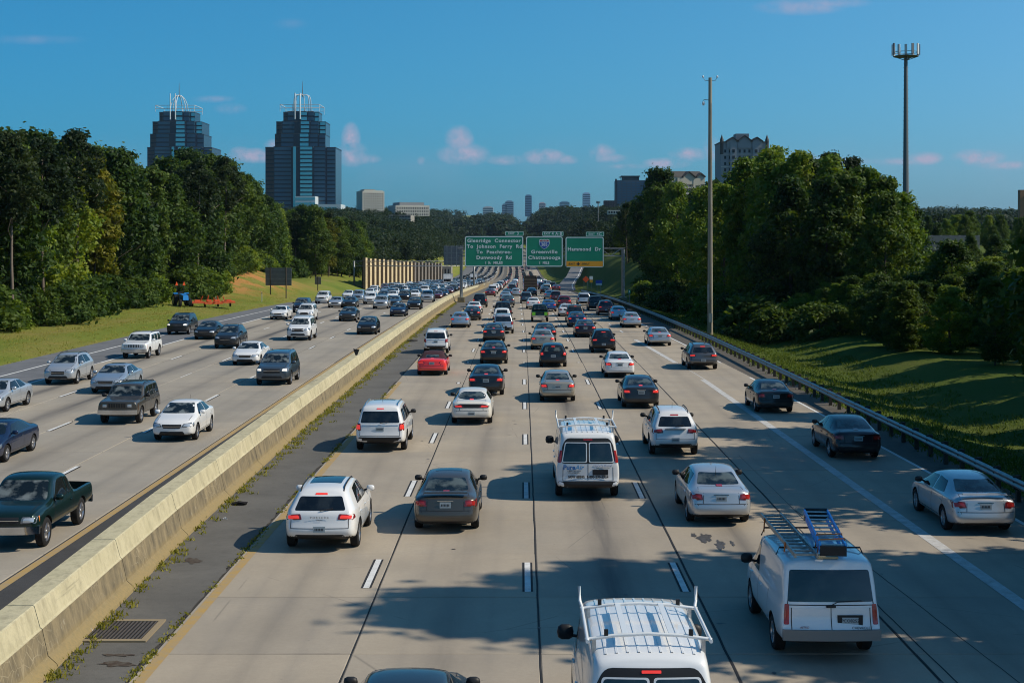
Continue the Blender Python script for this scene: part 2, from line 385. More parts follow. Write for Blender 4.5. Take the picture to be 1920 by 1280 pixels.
# ------------------------------------------------------------------ carriageways
band('outbound_road_base', lambda y: barR(y) - .3, lambda y: edgR(y) + .1, -40, 2000, -.05, M_gut)
band('median_shoulder', lambda y: barR(y) + .0 - .2, lambda y: -7.25 + cdr(y), -40, 1600, 0.0, M_asph, jit=.05, seed=4)
band('right_shoulder', lambda y: edgR(y) + .08, lambda y: (rail(y) + .55 if y < 285 else edgR(y) + 1.3), -40, 1600, 0.0, M_asphR, jit=.06, seed=5)
road = link('road', None, None, kind='structure')
LEN = 4.57; Y0 = 28.5 - 4 * LEN
colsR = [lambda y: -7.2, lambda y: -3.33, lambda y: .35, lambda y: 4.0, lambda y: 7.66, lambda y: solid(y) + .12, lambda y: edgR(y) + .12]
def slab(cl, cr, y0, y1, m, par, rnd):
    g = .011; h = rnd.uniform(-.002, .002)
    a0, a1, b0, b1 = cl(y0) + g, cl(y1) + g, cr(y0) - g, cr(y1) - g
    z = h; y0 += g + .004; y1 -= g + .004; e = .024
    v = [(a0, y0, z - .045), (b0, y0, z - .045), (b1, y1, z - .045), (a1, y1, z - .045), (a0, y0, z - .012), (b0, y0, z - .012), (b1, y1, z - .012), (a1, y1, z - .012),
         (a0 + e, y0 + e, z), (b0 - e, y0 + e, z), (b1 - e, y1 - e, z), (a1 + e, y1 - e, z)]
    f = [(0, 1, 5, 4), (1, 2, 6, 5), (2, 3, 7, 6), (3, 0, 4, 7), (4, 5, 9, 8), (5, 6, 10, 9), (6, 7, 11, 10), (7, 4, 8, 11), (8, 9, 10, 11)]
    MB().add(v, f).build('concrete_slab', m, par)
rnd = random.Random(3)
nrow = 19
for i in range(nrow):
    for c in range(6): slab(colsR[c], colsR[c + 1], Y0 + i * LEN, Y0 + (i + 1) * LEN, M_conR, road, rnd)
YE = Y0 + nrow * LEN
def farcon(par, cols, y0, m, name, n):
    for c in range(n):
        l, r = cols[c], cols[c + 1]
        band('far_concrete_lane', (lambda l: lambda y: l(y) + .012)(l), (lambda r: lambda y: r(y) - .012)(r), y0, 1990, 0.0, m, kind=False, parent=par)
colsRf = [lineR(-7.2), lineR(-3.33), lineR(.35), lineR(4.0), lambda y: 7.66 + cdr(y) if y < 150 else edgR(y) - 3.0 + 0 * cdr(y), lambda y: edgR(y) + .12]
farcon(road, colsRf, YE, M_conR, 'road', 5)
# thin transverse joints on the far lanes, one ribbon each
mb = MB(); y = YE
while y < 260:
    mb.add([(-7.2 + cdr(y), y - .03, zroad(y) + .004), (edgR(y), y - .03, zroad(y) + .004), (edgR(y), y + .03, zroad(y) + .004), (-7.2 + cdr(y), y + .03, zroad(y) + .004)], [(0, 1, 2, 3)]); y += LEN
mb.build('road_joints', M_gut, None, kind='structure')
roadL = link('inbound_road', None, None, kind='structure')
band('inbound_road_base', lambda y: -34.0 + drL(y), lambda y: barR(y) - .8, -40, 1990, -.06, M_gut)
colsL = [lineL(-27.9), lineL(-23.9), lineL(-20.1), lineL(-16.0), lambda y: -12.3 + drL(y)]
YL = Y0 + 5 * LEN
for i in range(14):
    for c in range(4):
        slab(colsL[c], colsL[c + 1], YL + i * LEN, YL + (i + 1) * LEN, M_conL, roadL, rnd)
band('near_concrete_lanes', colsL[0], colsL[4], -40, YL, 0, M_conL, kind=False, parent=roadL)
farcon(roadL, colsL, YL + 14 * LEN, M_conL, 'road', 4)
band('inbound_exit_lane', lineL(-33.7), lambda y: -27.92 + drL(y), -40, 1990, 0.0, M_asphL, nseg=2, jit=0)
band('inbound_gutter', lambda y: -12.28 + drL(y), lambda y: barR(y) - .6, -40, 1990, 0.005, M_gut, jit=0)

# painted markings
def dash(xf, y0, ln, w, m, par, dz=.008):
    y1 = y0 + ln
    MB().add([(xf(y0) - w / 2, y0, zroad(y0) + dz), (xf(y0) + w / 2, y0, zroad(y0) + dz), (xf(y1) + w / 2, y1, zroad(y1) + dz), (xf(y1) - w / 2, y1, zroad(y1) + dz)], [(0, 1, 2, 3)]).build('dash', m, par)
marks = link('road_markings', None, None, kind='structure')
near0 = 22004 / (1109 - 453)
for nom in (-3.62, .13, 3.76):
    far = MB(); k = -1
    while True:
        y0 = near0 + k * 12.19 + (0.35 if nom < -3 else 0); k += 1
        if y0 > 620: break
        if y0 < 20: continue
        X = lineR(nom)
        if y0 < 150:
            y1 = y0 + 3.05
            d = MB()
            for a, b, i in ((-.07, .07, 0), (-.122, -.072, 1), (.072, .122, 1)):
                d.add([(X(y0) + a, y0, zroad(y0) + .008), (X(y0) + b, y0, zroad(y0) + .008), (X(y1) + b, y1, zroad(y1) + .008), (X(y1) + a, y1, zroad(y1) + .008)], [(0, 1, 2, 3)], i)
            d.build('lane_dash', [M_white, M_black], marks)
        else:
            y1 = y0 + 3.05; far.add([(X(y0) - .08, y0, zroad(y0) + .012), (X(y0) + .08, y0, zroad(y0) + .012), (X(y1) + .08, y1, zroad(y1) + .012), (X(y1) - .08, y1, zroad(y1) + .012)], [(0, 1, 2, 3)])
    far.build('far_lane_dashes', M_white, marks, kind='stuff')
far = MB()
for k in range(8, 40):                                          # fourth line beyond the lane split
    y0 = near0 + k * 12.19; X = lambda y: edgR(y) - 3.3
    if y0 < 125: continue
    y1 = y0 + 3; far.add([(X(y0) - .08, y0, zroad(y0) + .012), (X(y0) + .08, y0, zroad(y0) + .012), (X(y1) + .08, y1, zroad(y1) + .012), (X(y1) - .08, y1, zroad(y1) + .012)], [(0, 1, 2, 3)])
far.build('far_lane_dashes', M_white, marks, kind='stuff')
for nom, ph in ((-15.86, 49.2), (-20.05, 62.0), (-23.85, 63.5)):
    far = MB(); k = -3
    while True:
        y0 = ph + k * 12.19; k += 1
        if y0 > 620: break
        X = lineL(nom); y1 = y0 + 3.05
        tgt = MB() if y0 < 130 else far
        tgt.add([(X(y0) - .075, y0, zroad(y0) + .009), (X(y0) + .075, y0, zroad(y0) + .009), (X(y1) + .075, y1, zroad(y1) + .009), (X(y1) - .075, y1, zroad(y1) + .009)], [(0, 1, 2, 3)])
        if tgt is not far:
            tgt.add([(X(y0) + .08, y0, zroad(y0) + .009), (X(y0) + .15, y0, zroad(y0) + .009), (X(y1) + .15, y1, zroad(y1) + .009), (X(y1) + .08, y1, zroad(y1) + .009)], [(0, 1, 2, 3)], 1)
            tgt.build('lane_dash', [M_white, M_black], marks)
    far.build('far_lane_dashes', M_white, marks, kind='stuff')
band('solid_white_line', lambda y: solid(y) - .17, lambda y: solid(y) + .17, -40, 121, .008, M_whiteold, parent=marks, kind=False)
band('right_edge_line', lambda y: edgR(y) - .08, lambda y: edgR(y) + .06, -40, 900, .009, M_white, parent=marks, kind=False)
band('yellow_edge_line', lambda y: -7.1 + cdr(y), lambda y: -6.88 + cdr(y), -40, 900, .008, M_yellow, parent=marks, kind=False)
band('inbound_yellow_edge_line', lambda y: -12.22 + drL(y), lambda y: -12.0 + drL(y), -40, 900, .009, M_yellow, parent=marks, kind=False)
band('exit_lane_line', lineL(-27.98), lineL(-27.78), -40, 500, .009, M_white, parent=marks, kind=False)
band('outer_edge_line', lineL(-31.08), lineL(-30.9), -40, 700, .009, M_white, parent=marks, kind=False)
# dark crack-sealed longitudinal seams
def seam(pts, w, name='sealed_crack'):
    A = []; B = []
    for i, (x, y) in enumerate(pts): A.append((x - w / 2, y, zroad(y) + .006)); B.append((x + w / 2, y, zroad(y) + .006))
    MB().strip(A, B).build(name, M_black, marks)
rr = random.Random(8)
for x0, w in ((.352, .035), (3.995, .05), (-3.33, .02), (7.66, .05)):
    seam([(x0 + rr.uniform(-.012, .012) + cdr(y), y) for y in np.arange(20, 320, 1.1)], w)
seam([(7.75 + .012 * abs(y - 41) + rr.uniform(-.01, .01), y) for y in np.arange(22, 41, .7)], .03)
seam([(9.3 - .052 * (y - 22) + rr.uniform(-.01, .01), y) for y in np.arange(22, 44, .7)], .02)
seam([(8.15, y) for y in np.arange(40, 56, 1.)], .012)
# stains: oily splash ahead of the ladder van, rust patch by the barrier, drips
def blob(cx, cy, rx, ry, seed, m, name='oil_stain', dz=.0095, n=26):
    r_ = random.Random(seed); ph = [r_.uniform(0, 6.28) for _ in range(5)]; v = [(cx, cy, dz)]
    for k in range(n):
        a = 2 * math.pi * k / n; q = 1 + .28 * math.sin(2 * a + ph[0]) + .22 * math.sin(5 * a + ph[1]) + .16 * math.sin(9 * a + ph[2]); v.append((cx + rx * q * math.cos(a), cy + ry * q * math.sin(a), dz))
    MB().add(v, [(0, 1 + k, 1 + (k + 1) % n) for k in range(n)]).build(name, m, marks)
M_oil = matn('oil_on_concrete', lambda N, b: N.mixc(N.maprange(N.noise(N.pos(), 14, 4, .7), .35, .7, 0, 1), (.04, .038, .036), (.12, .11, .1)), .5, .5)
M_rust = matn('rust_stain', lambda N, b: N.mixc(N.maprange(N.noise(N.pos(), 6, 4, .7), .35, .7, 0, 1), (.05, .03, .018), (.10, .085, .065)), .8, .3)
blob(4.95, 39.6, .16, .62, 1, M_oil); blob(5.25, 38.7, .13, .5, 2, M_oil); blob(4.7, 40.0, .05, .3, 3, M_oil); blob(5.6, 38.9, .05, .25, 6, M_oil); blob(6.35, 42.7, .26, .3, 4, M_oil)
blob(-7.7, 27.8, .35, .14, 5, M_rust); blob(-7.85, 28.4, .25, .09, 7, M_rust); blob(-8.3, 36.8, .2, .3, 9, M_rust)
for q in range(26):
    blob(rr.uniform(-6.5, 13.5), rr.uniform(26, 75), rr.uniform(.03, .09), rr.uniform(.03, .08), 20 + q, M_oil, n=9, dz=.0096 + q * 1e-5)

# ------------------------------------------------------------------ median barrier
def f_barrier(N, b):
    p = N.pos(); x, y, z = N.xyz(p)
    vs_ = N.noise(N.scale(p, (6, 3.2, .35)), 1.0, 6, .65)          # vertical drips
    n1 = N.noise(p, .8, 6, .65); n2 = N.noise(p, 14, 5, .7)
    up = N.mixc(N.maprange(n1, .3, .7, 0, 1), (.42, .375, .23), (.55, .49, .32))
    up = N.mixc(N.maprange(vs_, .47, .72, 0, .65), up, (.25, .22, .14)); up = N.mixc(N.maprange(n2, .5, .8, 0, .5), up, (.30, .27, .2)); up = N.mixc(N.maprange(N.noise(N.scale(p, (1, .12, 5)), 1.2, 5, .7), .62, .72, 0, .5), up, (.09, .085, .075))
    lo = N.mixc(N.maprange(vs_, .33, .66, 0, 1), (.12, .10, .065), (.27, .215, .125))
    cr = N.maprange(N.voro(N.scale(p, (2, 2.2, 3)), 1.4, 'DISTANCE_TO_EDGE'), 0, .03, .6, 0)
    lo = N.mixc(N.m('MULTIPLY', cr, N.maprange(N.noise(p, .25, 2, .5), .45, .6, 0, 1)), lo, (.45, .38, .25))
    lo = N.mixc(N.maprange(N.noise(N.scale(p, (8, 5, .5)), 1.0, 5, .6), .64, .74, 0, .6), lo, (.5, .45, .35))
    base = N.mixc(N.maprange(n2, .3, .7, 0, 1), (.30, .215, .095), (.22, .175, .085))
    z = N.xyz(N.obj())[2]
    wav = N.m('ADD', z, N.m('MULTIPLY', N.m('SUBTRACT', N.noise(N.scale(p, (1, 1, .2)), .9, 4, .6), .5), .22))
    rz = N.m('SUBTRACT', wav, 0.0)
    c = N.mixc(N.maprange(rz, .14, .34, 0, 1), base, lo)
    c = N.mixc(N.maprange(N.m('ADD', z, N.m('MULTIPLY', vs_, .02)), .725, .735, 0, 1), c, up)
    c = N.mixc(N.maprange(y, 330, 560, 0, .92), c, (.12, .115, .11))
    N.link(N.bump(n2, .35, .02), b.inputs['Normal']); return c
M_bar = matn('barrier_concrete', f_barrier)
prof = [(0, -.02), (-.03, .06), (-.20, .22), (-.31, .72), (-.35, .75), (-.46, 1.15), (-.49, 1.17), (-.98, 1.17), (-1.01, 1.14), (-1.12, .75), (-1.2, .2), (-1.25, -.02)]
bar = thing('median_barrier', 'long stained concrete median barrier with pale upper wall between the two carriageways', 'barrier')
def barseg(y0, y1, name='barrier_segment', par=bar, sub=3):
    v = []; n = len(prof); g = .016
    for i in range(sub + 1):
        y = y0 + g + (y1 - y0 - 2 * g) * i / sub
        for (x, z) in prof: v.append((barR(y) + x, y - y0, zroad(y) - zroad(y0) + z))
    f = [(i * n + k, i * n + k + 1, (i + 1) * n + k + 1, (i + 1) * n + k) for i in range(sub) for k in range(n - 1)]
    f.append(tuple(range(n))); f.append(tuple(sub * n + k for k in range(n - 1, -1, -1)))
    return MB().add(v, f).build(name, M_bar, par, loc=(0, y0, zroad(y0)))
y = 27.6 - 6.13 * 4
while y < 330: barseg(y, y + 6.13); y += 6.13
v_ = y
while v_ < 1500: barseg(v_, v_ + 60, sub=8); v_ += 60
# ------------------------------------------------------------------ trees and undergrowth
def f_leaf(cols, var=.5):
    def fn(N, b):
        a = N.n('ShaderNodeAttribute', attribute_name='tint').outputs['Fac']; oi = N.n('ShaderNodeObjectInfo').outputs['Random']
        n = N.noise(N.pos(), .28, 3, .6)
        t = N.m('ADD', N.m('MULTIPLY', a, .45), N.m('ADD', N.m('MULTIPLY', n, .45), N.m('MULTIPLY', oi, .28)))
        c = N.ramp(t, [(.28, cols[0]), (.55, cols[1]), (.85, cols[2])])
        b.inputs['Roughness'].default_value = .55; b.inputs['Specular IOR Level'].default_value = .18
        tr = N.n('ShaderNodeBsdfTranslucent'); N.link(N.mixc(1, c, (1.3, 1.25, .5), 'MULTIPLY'), tr.inputs[0])
        ms = N.n('ShaderNodeMixShader'); ms.inputs[0].default_value = .40; N.link(b.outputs[0], ms.inputs[1]); N.link(tr.outputs[0], ms.inputs[2])
        N.link(ms.outputs[0], N.nt.nodes['Material Output'].inputs[0]); return c
    return fn
M_leafA = matn('broadleaf_foliage', f_leaf([(.014, .033, .009), (.044, .084, .015), (.11, .155, .022)]))
M_leafB = matn('bright_foliage', f_leaf([(.038, .080, .010), (.11, .175, .018), (.23, .27, .03)]))
M_leafP = matn('pine_foliage', f_leaf([(.013, .026, .012), (.026, .046, .018), (.052, .070, .022)]))
M_leafY = matn('yellowing_foliage', f_leaf([(.045, .065, .010), (.13, .14, .014), (.23, .20, .022)]))
M_leafF = matn('far_foliage', f_leaf([(.010, .022, .012), (.020, .038, .018), (.036, .056, .022)]), .9, .05)
M_bark = matn('bark', lambda N, b: N.mixc(N.noise(N.scale(N.pos(), (5, 5, .8)), 2, 5, .7), (.035, .026, .018), (.15, .12, .09)))
M_barkP = matn('pine_bark', lambda N, b: N.mixc(N.noise(N.scale(N.pos(), (5, 5, .8)), 2, 5, .7), (.06, .045, .032), (.24, .19, .15)))
def leaf_quads(centers, rad_, nper, size, rs, flat=.6):
    """leaf-sized quads scattered in clumps round CENTERS"""
    k = len(centers); N_ = k * nper
    c = np.repeat(centers, nper, 0); rr_ = np.repeat(rad_, nper)
    d = rs.normal(size=(N_, 3)); d /= np.linalg.norm(d, axis=1)[:, None]
    p = c + d * (rr_ * rs.uniform(.25, 1.0, N_) ** .6 * (1 + .55 * (rs.uniform(0, 1, N_) > .86)))[:, None] * np.array([1, 1, .72])
    nrm = d * .8 + rs.normal(size=(N_, 3)) * .7 + np.array([0, 0, flat]); nrm /= np.linalg.norm(nrm, axis=1)[:, None]
    a = np.cross(nrm, rs.normal(size=(N_, 3))); a /= np.linalg.norm(a, axis=1)[:, None]; b = np.cross(nrm, a)
    s = size * rs.uniform(.6, 1.35, N_); a = a * s[:, None]; b = b * (s * .62)[:, None]
    V = np.stack([p - a, p - b * .9 + a * .1, p + a, p + b], 1).reshape(-1, 3)
    Q = np.arange(N_ * 4).reshape(-1, 4)
    t = np.repeat(np.clip(np.repeat(rs.uniform(0, 1, k), nper) * .6 + rs.uniform(0, 1, N_) * .4, 0, 1), 4)
    return V, Q, t
def crown_np(seed, h0, h1, R, n, nper, size, kind):
    rs = np.random.RandomState(seed); C = []; Rr = []
    lob = [(rs.uniform(0, 6.28), rs.uniform(.15, .95), rs.uniform(.10, .42)) for _ in range(9)]
    while len(C) < n:
        t = rs.uniform(0, 1)
        if kind == 'broad': env = (1 - (2 * t - .85) ** 2 / 1.6 if t < .92 else .45) * (1 - .35 * t * t)
        elif kind == 'tall': env = .62 + .38 * math.sin(t * 9 + seed) * .5 + .1; env *= (1 - max(0, t - .72) ** 1.3 * 3.0)
        elif kind == 'pine': env = .25 + .75 * math.sin(min(1, t * 1.15) * math.pi) ** .7
        else: env = math.sqrt(max(0.02, 1 - t * t))
        a = rs.uniform(0, 6.283)
        for la, lt, lm in lob:
            env += lm * max(0, math.cos(a - la)) ** 3 * max(0, 1 - abs(t - lt) * 4)
        env -= .22 * max(0, math.sin(3 * a + t * 11 + seed)) + .16 * max(0, math.sin(t * 23 + seed * 2 + 2 * a))
        r = R * max(.1, env) * (rs.uniform(.35, 1) ** .45)
        if kind == 'pine' and rs.uniform() < .35: continue
        C.append((r * math.cos(a), r * math.sin(a), h0 + (h1 - h0) * t)); Rr.append(rs.uniform(.55, 1.15) * (R / 4.0) ** .5 * (.8 if kind == 'pine' else 1))
    return leaf_quads(np.array(C), np.array(Rr), nper, size, rs)
def trunk_mesh(seed, h, r, m, limbs=7, h0=.3):
    r_ = random.Random(seed); mb = MB(); pts = []; x = y = 0
    for i in range(9): pts.append((x, y, h * i / 8)); x += r_.uniform(-.1, .1); y += r_.uniform(-.1, .1)
    mb.tube(pts, r, 8, 0, r2=r * .3)
    for k in range(limbs):
        t = h0 + (1 - h0) * (k + .5) / limbs * .9; p = Vector(pts[int(t * 8)]); a = r_.uniform(0, 6.28); L = (1.1 - t) * h * .28 + .8
        q = p + Vector((math.cos(a) * L * .5, math.sin(a) * L * .5, L * .3)); s = q + Vector((math.cos(a + .4) * L * .5, math.sin(a + .4) * L * .5, L * .35))
        mb.tube([p, q, s], r * .32, 5, 0, r2=r * .1)
    return mb.mesh('trunk', m, True)
TR = {}
def deft(key, seed, H, h0, R, n, nper, size, kind, ml, mt, tr_r=.2, limbs=7, lh=.3):
    V, Q, t = crown_np(seed, h0, H - .4, R, n, nper, size, kind)
    TR[key] = (mesh_np('crown', V, Q, ml, t), trunk_mesh(seed, H * .9, tr_r, mt, limbs, lh), H, R)
deft('broadA', 1, 17, 2.0, 3.9, 330, 44, .235, 'broad', M_leafA, M_bark)
deft('broadB', 2, 16, 1.2, 4.3, 340, 44, .235, 'broad', M_leafA, M_bark)
deft('tallA', 3, 18, 1.5, 2.6, 300, 42, .22, 'tall', M_leafB, M_bark, .15)
deft('tallB', 4, 17, 1.0, 2.9, 310, 42, .22, 'tall', M_leafA, M_bark, .15)
deft('brightA', 5, 15, .8, 3.6, 320, 42, .22, 'broad', M_leafB, M_bark)
deft('pineA', 6, 20, 11, 3.3, 190, 40, .21, 'pine', M_leafP, M_barkP, .2, 6, .55)
deft('pineB', 7, 19, 9, 3.0, 200, 40, .21, 'pine', M_leafP, M_barkP, .18, 8, .45)
deft('yellow', 8, 15, 3, 2.4, 190, 40, .22, 'tall', M_leafY, M_bark, .12)
deft('bushA', 9, 4.0, .2, 2.2, 95, 34, .20, 'bush', M_leafA, M_bark, .06, 4)
deft('bushB', 10, 5.0, .2, 2.6, 110, 34, .22, 'bush', M_leafB, M_bark, .06, 4)
deft('nearA', 11, 20, 4.0, 4.6, 330, 42, .26, 'broad', M_leafA, M_bark, .25)
DESC = {'broadA': ('broad dark green tree', 'tree'), 'broadB': ('wide bushy green tree', 'tree'), 'tallA': ('tall narrow light green tree', 'tree'), 'tallB': ('tall slender dark green tree', 'tree'),
        'brightA': ('rounded bright green tree', 'tree'), 'pineA': ('tall pine with a bare trunk', 'pine tree'), 'pineB': ('pine with a high dark crown', 'pine tree'), 'yellow': ('narrow tree with yellowing leaves', 'tree'),
        'bushA': ('low dark green bush', 'bush'), 'bushB': ('leafy light green bush', 'bush'), 'nearA': ('large spreading roadside tree', 'tree')}
NM = {'pineA': 'pine_tree', 'pineB': 'pine_tree', 'bushA': 'bush', 'bushB': 'bush'}
def plant(key, x, y, H, rz, where, group, wide=1.0, dz=0.0):
    cm_, tm, h, R = TR[key]; s = H / h
    t = thing(NM.get(key, 'tree'), DESC[key][0] + ' ' + where, DESC[key][1], (x, y, ground_z(x, y) - .15 + dz), rz, group, (s * wide, s * wide, s))
    link('crown', cm_, t); link('trunk', tm, t); return t
rt = random.Random(21)
# left wood: front edge runs along the verge, two rows behind
def frontx(y): return -(46.5 + 2.2 * math.sin(y * .045) + (4.5 if 212 < y < 330 else 0) + max(0, (136 - y)) * .25)
land = [(118, 'beside the open grass verge'), (150, 'behind the open grass verge'), (172, 'behind the blue tractor'), (205, 'above the orange clay mound'), (262, 'behind the large grey sign back'), (320, 'beyond the clay mound'), (400, 'behind the tan noise wall'), (9999, 'far behind the tan noise wall')]
def lwhere(y):
    for a, b in land:
        if y < a: return b
y = 104.0; k = 0
seq = ['tallB', 'broadA', 'tallB', 'broadB', 'tallA', 'broadA', 'tallA', 'yellow', 'pineB', 'broadA', 'broadB', 'pineB', 'broadA', 'brightA', 'broadB', 'tallB', 'broadA', 'brightA']
for px_, yy_ in ((-44.2, 126.5), (-44.0, 134), (-44.8, 147), (-45.5, 205), (-46, 226)): plant('pineA', px_, yy_, 19.0 if yy_ > 140 else 17.2, px_, 'standing clear of the left wood', 'trees of the left wood')
while y < 430:
    key = seq[k % len(seq)]
    if y < 178: key = ['brightA', 'tallB', 'tallA', 'yellow', 'tallA', 'broadB', 'brightA', 'tallB'][k % 8]  # brighter leaf colours stand in for the sunlit stretch, darker kinds follow
    elif y < 285: key = ['broadA', 'broadB', 'pineB', 'broadA', 'tallB', 'broadB'][k % 6]
    H = (18.6 if y < 160 else 17.6) + rt.uniform(-2.0, 1.6) + (1.5 if 'pine' in key else 0)
    H *= (1 - .10 * sm(230, 330, y) - .10 * sm(290, 420, y)) * (1 - .13 * (1 - sm(115, 195, y)))
    plant(key, frontx(y) + rt.uniform(-1.6, 1.0), y, H, rt.uniform(0, 6.28), lwhere(y) + ', front row', 'trees of the left wood')
    y += rt.uniform(4.2, 6.6) * (1 + .3 * sm(200, 400, y)); k += 1
for row, (dx, st) in enumerate(((-6.5, 6.4), (-14, 8.5))):
    y = 100.0
    while y < 420:
        key = rt.choice(['broadA', 'broadB', 'tallB', 'pineB', 'pineA', 'broadA', 'brightA']); H = 19.6 + row * .8 + rt.uniform(-2.4, 1.8); H *= (1 - .12 * sm(230, 330, y) - .14 * sm(280, 420, y)) * (1 - .15 * (1 - sm(115, 195, y)))
        plant(key, frontx(y) + dx + rt.uniform(-2, 2), y, H, rt.uniform(0, 6.28), lwhere(y) + (', second row' if row == 0 else ', back row'), 'trees of the left wood')
        y += st * rt.uniform(.8, 1.25)
y = 108.0
while y < 330:
    plant(rt.choice(['bushA', 'bushA', 'bushB']), frontx(y) + rt.uniform(2.2, 4.0), y, rt.uniform(2.2, 4.6), rt.uniform(0, 6.28), lwhere(y), 'bushes at the foot of the left wood', 1.15)
    y += rt.uniform(3.0, 5.2)
# right wood
RT = [('broadB', 24.5, 262, 19), ('tallB', 22.5, 248, 17), ('brightA', 24.5, 232, 16.4), ('brightA', 26.5, 214, 15.2), ('brightA', 25.2, 200, 15.5), ('tallA', 26.8, 186, 17.0), ('brightA', 24.8, 178, 15.4), ('brightA', 29.8, 190, 18.5),
      ('tallA', 25.5, 168, 18.0), ('tallA', 27.2, 160, 18.2), ('tallA', 28.5, 164, 18.8), ('brightA', 26.5, 152, 16.6), ('tallA', 28.5, 150, 17.4), ('broadB', 26.2, 143, 14.5), ('tallB', 30.2, 156, 17.5), ('tallA', 31.4, 148, 16.8), ('pineB', 32.2, 152, 17.3), ('pineB', 34.3, 152, 16.8),
      ('broadA', 28.8, 138, 14.2), ('tallB', 30.5, 138, 14.8), ('tallA', 33.0, 142, 15.3), ('tallA', 34.2, 146, 15.2), ('broadA', 35.0, 142, 14.2), ('broadA', 32.8, 132, 12.4), ('brightA', 35.4, 137, 12.4), ('broadB', 37.5, 143, 11.4), ('broadA', 29.0, 172, 17), ('broadB', 33, 165, 17)]
for key, x, yy, H in RT:
    plant(key, x, yy, H, rt.uniform(0, 6.28), 'behind the tall concrete camera pole' if x < 27 else ('at the crest of the right-hand wood' if x < 32 else 'at the end of the tall right-hand wood'), 'trees of the right wood')
for i in range(44):                                   # lower growth that sweeps down to the ditch
    yy = rt.uniform(88, 150); x = max(24.2 + rt.uniform(0, 6), (yy * .236) if yy < 110 else 0) + rt.uniform(0, 10) * (1 if yy < 125 else .3)
    H = 3.2 + max(0, min(4.5, (x - 25) * .5)) * rt.uniform(.6, 1.1)
    if abs(x - 33) < 4 and yy < 100: H = min(H, 4.4)
    plant(rt.choice(['bushA', 'bushB'] if H < 3.6 else ['brightA', 'broadB', 'broadA', 'tallB']), x, yy, H, rt.uniform(0, 6.28), 'in the thicket beyond the grass bank', 'thicket beyond the right-hand grass bank', 1.25)
for i in range(26):
    yy = rt.uniform(96, 138); x = 27 + rt.uniform(0, 15) + (2 if yy < 104 else 0)
    plant(rt.choice(['broadB', 'brightA', 'tallB', 'broadA']), x, yy, rt.uniform(3.6, 5.4) + max(0, x - 30) * .12, rt.uniform(0, 6.28), 'in the thicket beyond the grass bank', 'thicket beyond the right-hand grass bank', 1.45)
for i in range(40):
    yy = rt.uniform(100, 172); x = 34 + rt.uniform(0, 22) + (yy - 100) * .12
    plant(rt.choice(['broadB', 'broadA', 'brightA', 'tallB', 'tallA']), x, yy, rt.uniform(4.2, 6.2) + (yy - 100) * .012, rt.uniform(0, 6.28), 'in the thicket beside the tall wood', 'thicket beyond the right-hand grass bank', 1.2)
for i in range(14):
    yy = 128 + i * 9 + rt.uniform(-2, 2)
    plant(rt.choice(['bushA', 'bushB', 'bushA']), 21.2 + rt.uniform(0, 1.6) - (2.5 if yy > 190 else 0), yy, rt.uniform(2.5, 4.5), rt.uniform(0, 6.28), 'at the dark foot of the right-hand wood', 'bushes at the foot of the right wood', 1.2)
for i in range(46):                                   # wood on the rise beyond the right-hand thicket
    yy = rt.uniform(190, 420); x = yy * rt.uniform(.225, .36)
    plant(rt.choice(['broadA', 'broadB', 'tallB', 'brightA']), x, yy, rt.uniform(5.0, 6.6) + (yy - 190) * .012, rt.uniform(0, 6.28), 'on the rise behind the cell tower', 'trees on the rise behind the cell tower')
for i in range(60):                                   # right side of the cutting beyond the gantry
    yy = rt.uniform(235, 480); x = 23.5 + max(0, (yy - 330)) * .07 + rt.uniform(0, 1) ** 1.5 * 16
    plant(rt.choice(['broadA', 'broadB', 'tallB', 'pineB']), x, yy, rt.uniform(12, 16) * (1 - .2 * sm(300, 520, yy)), rt.uniform(0, 6.28), 'on the bank above the ramp', 'trees above the ramp')
# roadside trees beside the bridge (their shade lies across the near lanes)
NT_ = [(22, 29.6, 22.5), (25.5, 31.5, 23), (24, 26.5, 15.0), (21.5, 36, 10.5), (22.5, 40.5, 11.5), (23.5, 45.5, 19), (27, 50, 22.5), (22, 54.5, 14.5), (24, 60, 15), (27.5, 66, 15), (32, 73, 17), (36.5, 81, 19), (41, 90, 19), (46, 99, 18), (38, 74, 20), (24, 21.5, 14), (29, 35, 16.5), (31, 57, 18)]
for x, yy, H in NT_:
    plant(rt.choice(['nearA', 'broadA', 'tallB']), x, yy, H, rt.uniform(0, 6.28), 'beside the guardrail near the bridge', 'roadside trees near the bridge')

# far wooded hills: nobody could count these crowns
def wood(name, pts, seed, nper, size, m=M_leafF):
    rs = np.random.RandomState(seed); P = np.array(pts)          # x, y, z base, height, radius
    k = 9; C = []; Rr = []
    for x, y, z, h, r in pts:
        a = rs.uniform(0, 6.28, k); q = rs.uniform(0, 1, k) ** .5 * r * .75; t = rs.uniform(.25, .95, k)
        C.append(np.stack([x + q * np.cos(a), y + q * np.sin(a), z + h * t], 1)); Rr.append(np.full(k, r * .52))
    V, Q, t = leaf_quads(np.concatenate(C), np.concatenate(Rr), nper, size, rs, 1.0)
    o = link(name, mesh_np(name, V, Q, m, t)); o['kind'] = 'stuff'; return o
rs = random.Random(5)
pts = []
def addw(n, x0, x1, y0, y1, hmin, hmax, keep=lambda x, y: True, r=3.6):
    c = 0; g = 0
    while c < n and g < n * 30:
        g += 1; y = rs.uniform(y0, y1); x = rs.uniform(x0(y), x1(y)); cx = cdr(y)
        if cx - 42 < x < cx + 26: continue
        if not keep(x, y): continue
        pts.append((x, y, ground_z(x, y), rs.uniform(hmin, hmax), r * rs.uniform(.8, 1.35))); c += 1
addw(260, lambda y: -48 - (y - 400) * .22, lambda y: -47, 405, 640, 8.5, 11.5)
addw(330, lambda y: -.17 * y, lambda y: -44, 620, 950, 12, 16, r=4.5)
